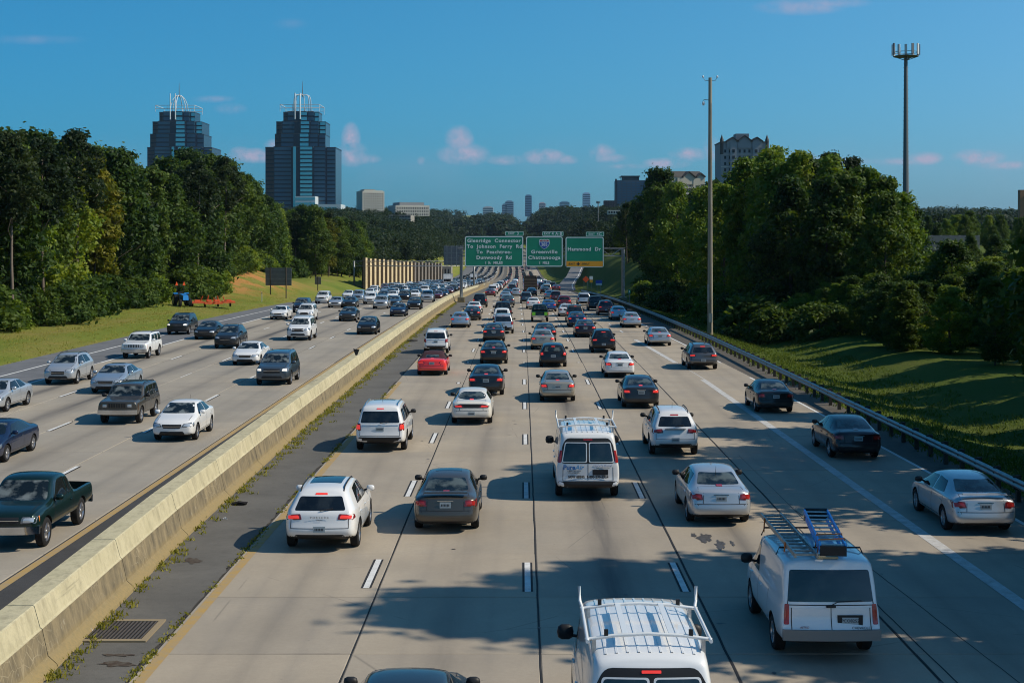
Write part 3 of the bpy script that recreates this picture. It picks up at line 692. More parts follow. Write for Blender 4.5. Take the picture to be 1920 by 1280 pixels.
addw(240, lambda y: 24 + (y - 430) * .03, lambda y: .16 * y, 480, 860, 9, 12.5)
addw(230, lambda y: -72, lambda y: -43, 560, 1000, 9.5, 12.5, r=4.5)
wood('woodland', pts, 1, 50, .5)
pts = []
addw(520, lambda y: -.16 * y, lambda y: .13 * y, 900, 1350, 12, 17, r=6)
addw(300, lambda y: .10 * y, lambda y: .42 * y, 520, 1200, 10, 14, r=6)
wood('hill_woodland', pts, 2, 34, .9)
pts = []
def addfar(n, x0, x1, y0, y1, h0, h1, r):
    for _ in range(n):
        y = rs.uniform(y0, y1); x = rs.uniform(x0, x1) * y; pts.append((x, y, ground_z(x, y), rs.uniform(h0, h1), r * rs.uniform(.8, 1.3)))
addfar(620, -.20, .13, 1350, 1950, 13, 18, 8)
addfar(160, -.06, .03, 1760, 2300, 14, 18, 9)
addfar(420, -.15, .40, 1950, 2900, 14, 19, 12)
wood('distant_woodland', pts, 3, 30, 1.8)

# weeds and grass tufts
def tufts(name, P, seed, nper, hgt, m, spread=.12):
    rs_ = np.random.RandomState(seed); P = np.array(P); n = len(P) * nper; b = np.repeat(P, nper, 0)
    b[:, :2] += rs_.normal(size=(n, 2)) * spread; h = hgt * rs_.uniform(.4, 1.3, n); a = rs_.uniform(0, 6.28, n); w = .010 + .014 * rs_.uniform(0, 1, n) + hgt * .02
    dx = np.stack([np.cos(a) * w, np.sin(a) * w, np.zeros(n)], 1); le = rs_.normal(size=(n, 2)) * (h * .45)[:, None]
    tip = b + np.concatenate([le, h[:, None]], 1); mid = b + np.concatenate([le * .3, (h * .55)[:, None]], 1)
    V = np.stack([b - dx, b + dx, mid + dx * .8, tip], 1).reshape(-1, 3); Q = np.arange(n * 4).reshape(-1, 4)
    o = link(name, mesh_np(name, V, Q, m, np.repeat(rs_.uniform(0, 1, n), 4))); o['kind'] = 'stuff'; return o
M_weed = matn('weeds', f_leaf([(.16, .17, .02), (.30, .28, .045), (.42, .33, .10)]))
M_gr = matn('grass_blades', f_leaf([(.035, .062, .010), (.08, .12, .018), (.14, .175, .03)]))  # greens darkened for the shade on the right bank
P = []
for i in range(900):
    y = 22 + (rs.random() ** 1.4) * 190
    d = .5 + .5 * math.sin(y * .9) * math.sin(y * .37 + 1)
    if rs.random() > .35 + .65 * d and y < 60: continue
    P.append((barR(y) + abs(rs.gauss(0, .17 if y < 50 else .26)) + .01, y, zroad(y)))
tufts('weeds_along_barrier', P, 4, 13, .095, M_weed, .09)
P = [(-7.2 + cdr(y) + rs.gauss(0, .04), y, 0) for y in [22 + rs.random() ** 1.3 * 60 for _ in range(420)] if math.sin(y * 1.9) + math.sin(y * .7) > -.4]
tufts('weeds_in_shoulder_joint', P, 5, 7, .05, M_weed, .05)
P = []
for i in range(7500):
    y = 42 + rs.random() ** .8 * 190; x = rail(y) + .45 + rs.random() ** 1.5 * 9
    if y < 75 or x < 28: P.append((x, y, ground_z(x, y)))
tufts('grass', P, 6, 11, .17, M_gr, .25)
P = []
for i in range(2600):
    y = 95 + rs.random() * 150; x = Lx(y) - .2 - rs.random() * 14; P.append((x, y, ground_z(x, y)))
tufts('grass', P, 7, 6, .13, M_weed, .3)
# ------------------------------------------------------------------ vehicles
M_glass = bpy.data.materials.new('tinted_glass'); M_glass.use_nodes = True
_b = M_glass.node_tree.nodes['Principled BSDF']; _b.inputs['Base Color'].default_value = (.012, .015, .016, 1); _b.inputs['Roughness'].default_value = .03; _b.inputs['Specular IOR Level'].default_value = .75
def f_glass(lo, hi):
    def fn(N, b):
        p = N.obj(); n = N.noise(p, 2.6, 3, .5); b.inputs['Roughness'].default_value = .04; b.inputs['Specular IOR Level'].default_value = .8
        return N.mixc(N.maprange(n, .46, .62, 0, 1), lo, hi)       # interior impression, with paler patches painting a reflection on the glass
    return fn
M_glassR = matn('rear_glass', f_glass((.008, .011, .011), (.085, .105, .10)), .04, .8)
M_glassW = matn('windscreen_glass', f_glass((.008, .011, .011), (.15, .17, .165)), .04, .8)
M_glassD = matn('privacy_glass', f_glass((.006, .007, .008), (.018, .021, .022)), .04, .8)
M_blk = mat('black_plastic', (.014, .014, .015), .55, spec=.4)
M_rub = mat('tyre_rubber', (.018, .017, .017), .85, spec=.2)
M_rim = mat('alloy_rim', (.42, .42, .43), .32, .85)
M_chr = mat('chrome', (.62, .63, .65), .12, 1.0)
M_und = mat('underbody', (.010, .010, .010), .9)
M_tail = mat('tail_light_red', (.36, .018, .014), .18, coat=.6)
M_lit = mat('brake_light_lit', (.5, .03, .02), .25, coat=.5, emis=(1, .05, .03), estr=.55)
M_taild = mat('tail_light_housing', (.16, .008, .008), .2, coat=.6)
M_headd = mat('headlight_housing', (.16, .17, .18), .2, .3, coat=1)
M_head = mat('headlight_glass', (.50, .53, .56), .12, .35, coat=1)
M_headlit = mat('headlight_lit', (.6, .62, .62), .2, coat=1, emis=(1, .90, .74), estr=.8)
M_amber = mat('amber_lens', (.65, .20, .03), .2, coat=.6)
M_plate = mat('number_plate', (.36, .42, .44), .45)
M_ink = mat('dark_lettering', (.03, .035, .04), .6)
M_blue = mat('blue_lettering', (.03, .16, .42), .5)
M_seam = mat('panel_gap', (.02, .02, .022), .8)
M_alu = mat('bare_aluminium', (.52, .53, .53), .38, .75, noise=(20, .2, 1))
M_rackw = mat('white_rack_paint', (.72, .73, .72), .3, coat=.4)
PAINT = {}
def paint(n, c, metal=0.0, rough=.32, coat=1.0):
    m = bpy.data.materials.new('paint_' + n); m.use_nodes = True; N = NT(m.node_tree); b = m.node_tree.nodes['Principled BSDF']
    p = N.obj(); d = N.noise(p, 1.6, 5, .6); z = N.xyz(p)[2]
    dirt = N.m('MULTIPLY', N.maprange(z, .15, .75, .34, .02), N.maprange(d, .3, .7, .3, 1.1))   # road dust, thicker low on the panels
    N.link(N.mixc(dirt, c, (.17, .15, .125)), b.inputs['Base Color'])
    N.link(N.maprange(d, .3, .7, rough * .85, rough * 1.25), b.inputs['Roughness'])
    b.inputs['Metallic'].default_value = metal; b.inputs['Coat Weight'].default_value = coat; b.inputs['Coat Roughness'].default_value = .05
    if max(c) < .09: b.inputs['Specular IOR Level'].default_value = .15; b.inputs['Coat Weight'].default_value = .75 if coat else 0
    PAINT[n] = m
for a in (('white', (.74, .74, .73), 0, .4), ('cream white', (.70, .67, .60), 0, .4), ('silver', (.50, .52, .54), .55, .34), ('silver blue', (.36, .43, .50), .55, .34), ('grey', (.11, .112, .115), .5, .34),
          ('dark grey', (.028, .031, .035), .45, .32), ('brown grey', (.085, .076, .064), .5, .34), ('beige', (.40, .35, .27), .5, .34), ('black', (.010, .011, .013), .1, .3), ('dark blue', (.012, .022, .06), .4, .3),
          ('blue', (.02, .07, .24), .4, .3), ('red', (.82, .022, .010), 0, .35), ('dark red', (.13, .012, .012), .3, .3), ('dark green', (.005, .020, .017), .3, .3), ('plum black', (.022, .010, .014), .3, .3),
          ('blue grey', (.065, .09, .115), .5, .34), ('green', (.03, .22, .03), .1, .35), ('faded maroon', (.10, .014, .022), 0, .7)): paint(*a)

# station rows: u (from rear), W half width, Zb underside, Zs shoulder, Zt top, Wt top half width
SED = [(0, .74, .34, .90, .98, .58), (.06, .84, .28, .94, 1.03, .64), (.3, .89, .22, .96, 1.06, .67), (.62, .91, .2, .96, 1.08, .66), (.95, .915, .2, .96, 1.235, .61), (1.35, .92, .2, .96, 1.37, .59),
       (1.75, .92, .2, .955, 1.43, .60), (2.3, .92, .2, .95, 1.45, .61), (2.7, .92, .2, .94, 1.42, .61), (3.05, .92, .2, .93, 1.30, .63), (3.42, .915, .2, .92, 1.12, .68), (3.66, .91, .2, .90, 1.0, .72),
       (4.1, .90, .2, .83, .93, .70), (4.45, .87, .22, .75, .86, .66), (4.66, .82, .26, .68, .78, .62), (4.76, .72, .32, .60, .69, .56)]
SUVS = [(0, .76, .42, 1.02, 1.46, .54), (.06, .86, .36, 1.05, 1.52, .58), (.3, .92, .28, 1.06, 1.57, .61), (.8, .95, .24, 1.05, 1.60, .62), (1.4, .955, .24, 1.04, 1.625, .63), (2.1, .955, .24, 1.03, 1.63, .63),
        (2.6, .955, .24, 1.02, 1.60, .63), (3.0, .95, .24, 1.0, 1.46, .65), (3.35, .95, .24, .99, 1.26, .69), (3.62, .945, .24, .97, 1.12, .74), (4.05, .935, .25, .92, 1.04, .73), (4.4, .90, .27, .84, .96, .68),
        (4.6, .84, .31, .76, .86, .62), (4.68, .74, .36, .68, .76, .56)]
SUVB = [(0, .84, .42, 1.06, 1.68, .64), (.05, .90, .36, 1.08, 1.73, .68), (.3, .95, .30, 1.09, 1.77, .70), (.9, .97, .26, 1.09, 1.79, .71), (1.6, .975, .26, 1.08, 1.80, .71), (2.3, .975, .26, 1.07, 1.79, .71),
        (2.9, .97, .26, 1.06, 1.74, .71), (3.2, .97, .26, 1.05, 1.60, .73), (3.5, .97, .26, 1.04, 1.38, .76), (3.75, .965, .26, 1.02, 1.2, .80), (4.15, .955, .27, .98, 1.13, .79), (4.55, .93, .28, .92, 1.06, .76),
        (4.78, .87, .32, .84, .97, .70), (4.86, .78, .36, .76, .88, .64)]
JEEP = [(0, .84, .44, 1.02, 1.58, .68), (.04, .87, .40, 1.03, 1.62, .70), (.3, .885, .36, 1.03, 1.64, .71), (1.0, .89, .34, 1.03, 1.655, .72), (1.8, .89, .34, 1.03, 1.66, .72), (2.35, .89, .34, 1.03, 1.64, .72),
        (2.55, .89, .34, 1.03, 1.57, .73), (2.8, .89, .34, 1.03, 1.30, .75), (3.0, .89, .34, 1.02, 1.13, .80), (3.5, .885, .34, 1.0, 1.09, .80), (4.0, .875, .36, .97, 1.05, .79), (4.2, .86, .38, .94, 1.03, .77), (4.25, .83, .42, .90, 1.0, .74)]
VAN = [(0, .93, .44, 1.2, 1.98, .74), (.05, .97, .40, 1.22, 2.05, .80), (.3, .99, .34, 1.22, 2.10, .83), (1.2, 1.0, .32, 1.22, 2.13, .85), (2.4, 1.0, .32, 1.22, 2.13, .85), (3.5, 1.0, .32, 1.2, 2.11, .84),
       (3.95, 1.0, .32, 1.18, 2.02, .83), (4.2, .99, .32, 1.16, 1.84, .82), (4.5, .985, .32, 1.14, 1.52, .84), (4.75, .975, .33, 1.12, 1.3, .86), (5.1, .96, .34, 1.06, 1.18, .85), (5.5, .93, .36, .98, 1.08, .82),
       (5.65, .88, .4, .9, .98, .78), (5.7, .82, .44, .82, .9, .72)]
ASTRO = [(0, .92, .42, 1.1, 1.86, .80), (.04, .94, .38, 1.12, 1.90, .83), (.2, .96, .34, 1.13, 1.93, .85), (1.2, .97, .32, 1.13, 1.95, .86), (2.2, .97, .32, 1.12, 1.95, .86), (3.0, .97, .32, 1.1, 1.91, .84),
         (3.3, .965, .32, 1.08, 1.76, .79), (3.6, .96, .32, 1.07, 1.5, .80), (3.95, .95, .33, 1.05, 1.24, .84), (4.3, .93, .34, .99, 1.12, .82), (4.6, .90, .36, .93, 1.04, .78), (4.75, .86, .4, .86, .96, .74), (4.8, .8, .44, .8, .88, .68)]
PICK = [(0, .86, .52, .98, 1.02, .80), (.05, .88, .48, 1.03, 1.06, .83), (.5, .89, .44, 1.04, 1.06, .83), (1.2, .895, .42, 1.04, 1.06, .83), (1.80, .895, .42, 1.04, 1.06, .83), (1.88, .895, .42, 1.04, 1.54, .68),
        (2.1, .895, .42, 1.04, 1.68, .67), (2.7, .895, .42, 1.03, 1.71, .67), (3.1, .895, .42, 1.02, 1.66, .67), (3.3, .895, .42, 1.02, 1.52, .69), (3.6, .895, .42, 1.01, 1.24, .74), (3.8, .89, .42, 1.0, 1.13, .79),
        (4.3, .88, .42, .97, 1.09, .78), (4.75, .86, .44, .92, 1.02, .76), (4.92, .82, .48, .86, .94, .72), (4.97, .76, .52, .8, .86, .66)]
TRK = [(0, .98, .62, 1.2, 1.24, .9), (.05, 1.0, .55, 1.22, 1.26, .92)]
HAT = [(0, .74, .36, .92, 1.32, .54), (.06, .82, .30, .95, 1.38, .58), (.3, .86, .24, .97, 1.43, .60), (.8, .875, .2, .97, 1.47, .61), (1.5, .88, .2, .96, 1.49, .62), (2.0, .88, .2, .95, 1.47, .62), (2.4, .88, .2, .94, 1.37, .63),
       (2.8, .875, .2, .93, 1.18, .67), (3.05, .87, .2, .91, 1.04, .72), (3.5, .86, .2, .85, .96, .69), (3.85, .83, .22, .76, .87, .64), (4.02, .78, .27, .68, .78, .58), (4.1, .68, .33, .6, .69, .52)]
SPEC = {
 # rows, rear shear [(z, forward shift)], wheel u positions, radius, windows ...
 'sedan': dict(rows=SED, shear=[(.2, .12), (.34, .02), (.60, 0), (.66, .05), (1.0, .10), (1.4, .2)], wh=(.98, 3.82), r=.33,
    rearwin=[(-.62, 1.10), (.62, 1.10), (.50, 1.345), (-.50, 1.345)], front=[(-.70, 1.03), (.70, 1.03), (.54, 1.37), (-.54, 1.37)],
    side=[[(2.12, .985), (3.30, .975), (2.78, 1.31), (2.14, 1.345)], [(1.12, 1.02), (2.04, .985), (2.06, 1.345), (1.42, 1.29)]],
    tail=[(.52, .76), (.86, .74), (.86, .93), (.55, .92)], tails=[(.0, .76), (.24, .78), (.3, .90), (.0, .92)], brake=[(-.09, 1.075), (.09, 1.075), (.09, 1.10), (-.09, 1.10)], plate=(0, .80),
    head=[(.42, .60), (.80, .60), (.80, .76), (.48, .72)], heads=[(4.35, .62), (4.70, .58), (4.66, .70), (4.30, .77)], grille=[(-.36, .55), (.36, .55), (.42, .70), (-.42, .70)], intake=[(-.55, .30), (.55, .30), (.48, .43), (-.48, .43)],
    low=[(-.66, .24), (.66, .24), (.60, .36), (-.60, .36)], door=[(1.05, 2.09, 3.45), (.36, .93)], mir=(3.18, .98), lid=[(-.56, .66), (.56, .66), (.50, .72), (.5, .9)], sunroof=(1.95, 2.5, .38)),
 'oval_sedan': dict(base='sedan', rearwin=[(-.60, 1.12), (-.3, 1.08), (.3, 1.08), (.60, 1.12), (.62, 1.22), (.40, 1.35), (-.40, 1.35), (-.62, 1.22)], round_=.1,
    tail=[(.34, .78), (.74, .78), (.80, .86), (.42, .90)], tails=None, band=[(-.74, .76), (.74, .76), (.84, .86), (.5, .93), (-.5, .93), (-.84, .86)], plate=(0, .52)),
 'coupe': dict(base='sedan', side=[[(1.15, 1.03), (3.28, .98), (2.75, 1.30), (2.0, 1.345), (1.5, 1.28)]]),
 'suv_coupe': dict(rows=SUVS, shear=[(.25, .14), (.42, .03), (.60, 0), (.68, .05), (1.02, .10), (1.5, .52)], wh=(.92, 3.73), r=.37,
    rearwin=[(-.66, 1.08), (.66, 1.08), (.54, 1.40), (-.54, 1.40)], front=[(-.74, 1.14), (.74, 1.14), (.58, 1.52), (-.58, 1.52)],
    side=[[(2.12, 1.09), (3.35, 1.08), (2.78, 1.46), (2.14, 1.52)], [(1.0, 1.12), (2.04, 1.09), (2.06, 1.52), (1.3, 1.47)]],
    tail=[(.46, .86), (.86, .84), (.87, .98), (.50, 1.0)], tails=[(.0, .86), (.32, .88), (.28, .97), (.0, .98)], brake=[(-.16, 1.435), (.16, 1.435), (.15, 1.47), (-.15, 1.47)], plate=(0, .62),
    head=[(.40, .74), (.80, .74), (.80, .88), (.46, .86)], heads=[(4.2, .78), (4.58, .74), (4.52, .84), (4.12, .92)], grille=[(-.38, .58), (.38, .58), (.38, .76), (-.38, .76)], intake=[(-.6, .38), (.6, .38), (.5, .52), (-.5, .52)],
    low=[(-.72, .30), (.72, .30), (.62, .48), (-.62, .48)], door=[(1.0, 2.08, 3.45), (.42, 1.02)], mir=(3.2, 1.08), lid=None, sunroof=(1.2, 2.4, .42), rails=(.6, 2.5, .56), arch=True),
 'suv': dict(rows=SUVB, shear=[(.25, .12), (.42, .02), (.62, 0), (.70, .05), (1.06, .08), (1.7, .34)], wh=(1.0, 3.88), r=.38,
    rearwin=[(-.74, 1.13), (.74, 1.13), (.66, 1.55), (-.66, 1.55)], front=[(-.78, 1.22), (.78, 1.22), (.66, 1.66), (-.66, 1.66)],
    side=[[(2.2, 1.14), (3.45, 1.13), (3.0, 1.60), (2.24, 1.63)], [(1.28, 1.14), (2.12, 1.14), (2.14, 1.63), (1.3, 1.63)], [(.42, 1.16), (1.18, 1.14), (1.20, 1.62), (.55, 1.58)]],
    tail=[(.72, .84), (.92, .84), (.90, 1.12), (.74, 1.10)], tails=[(.0, .86), (.2, .88), (.26, 1.1), (.0, 1.1)], brake=[(-.14, 1.63), (.14, 1.63), (.13, 1.66), (-.13, 1.66)], plate=(0, .90),
    head=[(.52, .80), (.86, .80), (.86, .98), (.56, .96)], heads=[(4.4, .82), (4.76, .80), (4.7, .94), (4.34, 1.0)], grille=[(-.46, .72), (.46, .72), (.46, .94), (-.46, .94)], intake=[(-.6, .42), (.6, .42), (.52, .56), (-.52, .56)],
    low=[(-.86, .33), (.86, .33), (.80, .60), (-.80, .60)], door=[(1.22, 2.17, 3.55), (.42, 1.06)], mir=(3.35, 1.14), lid=None, sunroof=(1.9, 2.6, .42), rails=(.5, 2.7, .62), strip=[(-.70, 1.02), (.70, 1.02), (.70, 1.045), (-.70, 1.045)]),
 'old_suv': dict(rows=JEEP, shear=[(.3, .1), (.44, 0), (.62, 0), (.68, .06), (1.0, .08), (1.6, .2)], wh=(.88, 3.42), r=.37,
    rearwin=[(-.68, 1.10), (.68, 1.10), (.62, 1.48), (-.62, 1.48)], front=[(-.72, 1.15), (.72, 1.15), (.64, 1.54), (-.64, 1.54)],
    side=[[(1.92, 1.08), (2.80, 1.08), (2.50, 1.50), (1.95, 1.52)], [(1.18, 1.08), (1.84, 1.08), (1.86, 1.52), (1.20, 1.52)], [(.28, 1.08), (1.08, 1.08), (1.08, 1.52), (.38, 1.50)]],
    tail=[(.70, .74), (.84, .74), (.84, 1.0), (.70, 1.0)], tails=None, brake=None, plate=(0, .84),
    head=[(.42, .76), (.66, .76), (.66, .92), (.42, .92)], heads=[(4.12, .62), (4.26, .62), (4.22, .92), (4.1, .92)], amber=True, slats=7, grille=[(-.38, .76), (.38, .76), (.38, .94), (-.38, .94)], intake=None,
    bumper=True, low=None, door=[(1.13, 1.88, 2.85), (.42, 1.02)], mir=(2.75, 1.1), lid=None, sunroof=None, rails=(.3, 2.2, .62)),
 'hatchback': dict(rows=HAT, shear=[(.2, .12), (.34, .02), (.58, 0), (.64, .05), (.95, .08), (1.4, .42)], wh=(.72, 3.28), r=.32,
    rearwin=[(-.58, 1.02), (.58, 1.02), (.50, 1.29), (-.50, 1.29)], front=[(-.68, 1.07), (.68, 1.07), (.56, 1.39), (-.56, 1.39)],
    side=[[(1.6, 1.0), (2.72, .99), (2.25, 1.34), (1.62, 1.38)], [(.75, 1.02), (1.52, 1.0), (1.54, 1.38), (.95, 1.34)]],
    tail=[(.60, .78), (.82, .76), (.80, 1.0), (.64, .98)], tails=[(.0, .78), (.2, .8), (.2, .98), (.0, .98)], brake=[(-.12, 1.31), (.12, 1.31), (.11, 1.34), (-.11, 1.34)], plate=(0, .74),
    head=[(.40, .58), (.76, .58), (.76, .76), (.46, .74)], heads=[(3.7, .62), (4.04, .58), (3.98, .72), (3.62, .78)], grille=[(-.34, .56), (.34, .56), (.34, .68), (-.34, .68)], intake=[(-.5, .30), (.5, .30), (.44, .44), (-.44, .44)],
    low=[(-.62, .26), (.62, .26), (.56, .38), (-.56, .38)], door=[(.7, 1.57, 2.85), (.36, .93)], mir=(2.65, 1.0), lid=None, sunroof=None),
 'van': dict(rows=VAN, shear=[(.3, .1), (.44, 0), (.60, -.03), (.66, .05), (1.2, .07), (2.0, .22)], wh=(1.12, 4.55), r=.38,
    rearwin=[(-.78, 1.22), (-.06, 1.22), (-.06, 1.78), (-.68, 1.78)], rearwin2=True, front=[(-.86, 1.32), (.86, 1.32), (.74, 1.88), (-.74, 1.88)],
    side=[[(3.55, 1.20), (4.55, 1.18), (4.1, 1.74), (3.57, 1.76)]], tail=[(.84, 1.18), (.935, 1.18), (.86, 1.56), (.80, 1.56)], tails=[(.0, 1.2), (.3, 1.2), (.4, 1.54), (.1, 1.54)],
    brake=[(-.14, 1.86), (.14, 1.86), (.14, 1.90), (-.14, 1.90)], plate=None, head=[(.5, .78), (.86, .78), (.86, .98), (.5, .98)], heads=None, grille=[(-.46, .72), (.46, .72), (.46, .96), (-.46, .96)], intake=None,
    low=[(-.92, .42), (.92, .42), (.92, .62), (-.92, .62)], door=[(2.2, 3.48, 4.62), (.45, 1.16)], mir=(4.42, 1.22), mirs=1.6, lid=None, sunroof=None, split=True, frame=[(-.84, 1.16), (.84, 1.16), (.80, 1.70), (.66, 1.93), (-.66, 1.93), (-.80, 1.70)], r2=True),
 'astro_van': dict(rows=ASTRO, shear=[(.3, .08), (.42, 0), (.55, -.06), (.64, -.06), (.66, .05), (1.1, .07), (1.8, .24)], wh=(1.0, 3.82), r=.35,
    rearwin=[(-.82, 1.16), (.82, 1.16), (.76, 1.74), (-.76, 1.74)], front=[(-.82, 1.2), (.82, 1.2), (.70, 1.72), (-.70, 1.72)], side=[[(2.75, 1.14), (3.72, 1.12), (3.2, 1.66), (2.78, 1.68)]],
    tail=[(.80, .74), (.90, .74), (.875, 1.12), (.79, 1.12)], tails=None, brake=None, plate=(.36, .80), plate_frame=True,
    head=[(.5, .72), (.86, .72), (.86, .88), (.5, .88)], heads=None, grille=[(-.46, .70), (.46, .70), (.46, .88), (-.46, .88)], intake=None, low=None, greybump=True,
    door=[(1.5, 2.68, 3.72), (.42, 1.08)], mir=(3.55, 1.16), mirs=1.3, lid=None, sunroof=None, barn=True),
 'pickup': dict(rows=PICK, shear=[(.3, .05), (.5, 0), (.62, -.02), (.68, .05), (1.0, .05), (1.4, .05)], wh=(1.15, 4.15), r=.38, bed=(.12, 1.74, .80, .62),
    rearwin=[(-.56, 1.16), (.56, 1.16), (.50, 1.54), (-.50, 1.54)], front=[(-.72, 1.15), (.72, 1.15), (.60, 1.58), (-.60, 1.58)], side=[[(2.35, 1.08), (3.5, 1.06), (3.1, 1.54), (2.37, 1.56)], [(2.0, 1.10), (2.27, 1.08), (2.28, 1.54), (2.06, 1.50)]],
    tail=[(.72, .72), (.87, .72), (.87, .98), (.72, .98)], tails=None, brake=None, plate=(0, .60), head=[(.44, .74), (.82, .74), (.82, .90), (.48, .90)], heads=[(4.7, .76), (4.95, .76), (4.88, .90), (4.64, .90)], amber=True,
    grille=[(-.40, .74), (.40, .74), (.40, .90), (-.40, .90)], intake=None, bumper=True, low=None, door=[(1.95, 3.55), (.5, 1.02)], mir=(3.4, 1.1), lid=None, sunroof=None, arch=True),
 'convertible': dict(base='sedan', side=[[(1.5, 1.02), (3.28, .98), (2.75, 1.28), (1.7, 1.29)]], rearwin=[(-.42, 1.13), (.42, 1.13), (.38, 1.27), (-.38, 1.27)], softtop=True, tail=[(.42, .80), (.86, .78), (.86, .90), (.46, .90)], sunroof=None),
}
for k, s in SPEC.items():
    if 'base' in s:
        d = dict(SPEC[s['base']]); d.update(s); SPEC[k] = d

def rounded(poly, r=.04, n=3):
    out = []; L = len(poly)
    for i in range(L):
        p = Vector(poly[i]); a = Vector(poly[i - 1]) - p; b = Vector(poly[(i + 1) % L]) - p
        ra = min(r, a.length * .4, b.length * .4); A = p + a.normalized() * ra; B = p + b.normalized() * ra
        for k in range(n + 1):
            t = k / n; out.append(tuple((1 - t) ** 2 * A + 2 * t * (1 - t) * p + t * t * B))
        m = Vector(poly[(i + 1) % L]); mm = (B + (m + (p - m).normalized() * min(r, b.length * .4))) / 2
        out.append(tuple(mm))
    return out
def lerp_rows(rows, u):
    us = [r[0] for r in rows]; return [float(np.interp(u, us, [r[i] for r in rows])) for i in range(1, 6)]
class Car: pass
M_soft = mat('maroon_canvas_top', (.035, .006, .010), .9, noise=(8, .2, 1))
def body_cage(sp, lod):
    rows = sp['rows']; us = [r[0] for r in rows]; L = us[-1]
    zs_, fs = [a for a, b in sp['shear']], [b for a, b in sp['shear']]
    bm = bmesh.new(); rings = []
    for u in us:
        W, Zb, Zs, Zt, Wt = lerp_rows(rows, u); h = Zs - Zb; g = Zt - Zs
        R = [(.80 * W, Zb), (.96 * W, Zb + .08), (W, Zb + .30 * h), (W * 1.005, Zb + .55 * h), (W * .995, Zb + .82 * h), (W * .955, Zs)]
        if g > .16: R += [((W * .955) * .40 + Wt * .60 + .025, Zs + g * .50), (Wt, Zt - .055), (Wt * .78, Zt - .01)]
        else: R += [(W * .90 * .6 + Wt * .4, Zs + g * .55), (Wt, Zt - .015), (Wt * .7, Zt)]
        top = [(R[-1][0] * .5, Zt + .008), (0, Zt + .012), (-R[-1][0] * .5, Zt + .008)]
        pts = R + top + [(-x, z) for x, z in reversed(R)] + [(-.4 * W, Zb), (0, Zb), (.4 * W, Zb)]
        ring = []
        wgt = max(0, 1 - u / 1.0)
        for x, z in pts:
            y = u + wgt * float(np.interp(z, zs_, fs))
            if u > L - .5: y -= .05 * (abs(x) / W) ** 2 * (u - L + .5) / .5
            ring.append(bm.verts.new((x, y - L / 2, z)))
        rings.append(ring)
    n = len(rings[0])
    for i in range(len(rings) - 1):
        for k in range(n): bm.faces.new((rings[i][k], rings[i][(k + 1) % n], rings[i + 1][(k + 1) % n], rings[i + 1][k]))
    for end, ring, sg in ((0, rings[0], 1), (1, rings[-1], -1)):
        R = ring[0:9]; top = ring[9:12]; Lf = ring[12:21][::-1]; bot = ring[21:24]
        # rows bottom to top, columns right to left
        grid = [[R[0], bot[2], bot[1], bot[0], Lf[0]]]
        for j in range(1, 8):
            a, b = R[j].co, Lf[j].co; W = abs(a.x); row = [R[j]]
            for q in (.5, 0, -.5):
                p = bm.verts.new((W * q * 1.08, a.y + (-.055 if sg > 0 else .075) * (1 - q * q), a.z)); row.append(p)
            grid.append(row + [Lf[j]])
        grid.append([R[8], top[0], top[1], top[2], Lf[8]])
        for j in range(8):
            for c in range(4):
                f = [grid[j][c], grid[j][c + 1], grid[j + 1][c + 1], grid[j + 1][c]]
                bm.faces.new(f if sg < 0 else f[::-1])
    bmesh.ops.recalc_face_normals(bm, faces=bm.faces)
    cr = bm.edges.layers.float.new('crease_edge')
    bm.verts.ensure_lookup_table()
    for i in range(len(rings) - 1):
        for k, c in ((5, .45), (7, .35), (1, .3)):
            for kk in (k, 20 - k):
                e = bm.edges.get((rings[i][kk], rings[i + 1][kk]))
                if e: e[cr] = c
    for ring in (rings[0], rings[-1]):
        for k in range(n):
            e = bm.edges.get((ring[k], ring[(k + 1) % n]))
            if e: e[cr] = .35
    me = bpy.data.meshes.new('body'); bm.to_mesh(me); bm.free(); return me, L
def evalmods(me, mods):
    o = bpy.data.objects.new('tmp', me); COL.objects.link(o); extra = []
    for t, kw in mods:
        m = o.modifiers.new(t, t)
        for a, b in kw.items(): setattr(m, a, b)
    bpy.context.view_layer.update()
    r = bpy.data.meshes.new_from_object(o.evaluated_get(bpy.context.evaluated_depsgraph_get()))
    bpy.data.objects.remove(o); return r
def wheel_mesh(r, w=.22, simple=False):
    n = 14 if simple else 28; t = MB()
    t.lathe([(r * .62, -w / 2), (r * .9, -w / 2), (r * .985, -w * .38), (r, -w * .2), (r, w * .2), (r * .985, w * .38), (r * .9, w / 2), (r * .66, w / 2)], n, 'x')
    rim = MB(); q = r * .68
    rim.lathe([(q, -w * .4), (q, w * .44), (q * .93, w * .47), (q * .88, w * .30)], n, 'x')
    if simple:
        rim.lathe([(q * .9, w * .42), (.01, w * .40)], n, 'x')
    else:
        rim.lathe([(q * .9, w * .12), (.01, w * .12)], n, 'x', mi=1)
        for k in range(5):
            a = 2 * math.pi * k / 5
            for da in (0,):
                c, s = math.cos(a + da), math.sin(a + da); o1, o2 = q * .22, q * .94; hw1, hw2 = .045, .03; x1, x2 = w * .42, w * .30
                v = []
                for rr_, hw, x in ((o1, hw1, w * .40), (o2, hw2, w * .45)):
                    for sg in (-1, 1):
                        v.append((x, rr_ * c - sg * hw * s, rr_ * s + sg * hw * c)); v.append((x - .05, rr_ * c - sg * (hw + .012) * s, rr_ * s + sg * (hw + .012) * c))
                rim.add(v, [(0, 2, 6, 4), (0, 4, 5, 1), (2, 3, 7, 6)])
        rim.lathe([(q * .26, w * .38), (q * .2, w * .45), (.005, w * .46)], 12, 'x')
    return t, rim
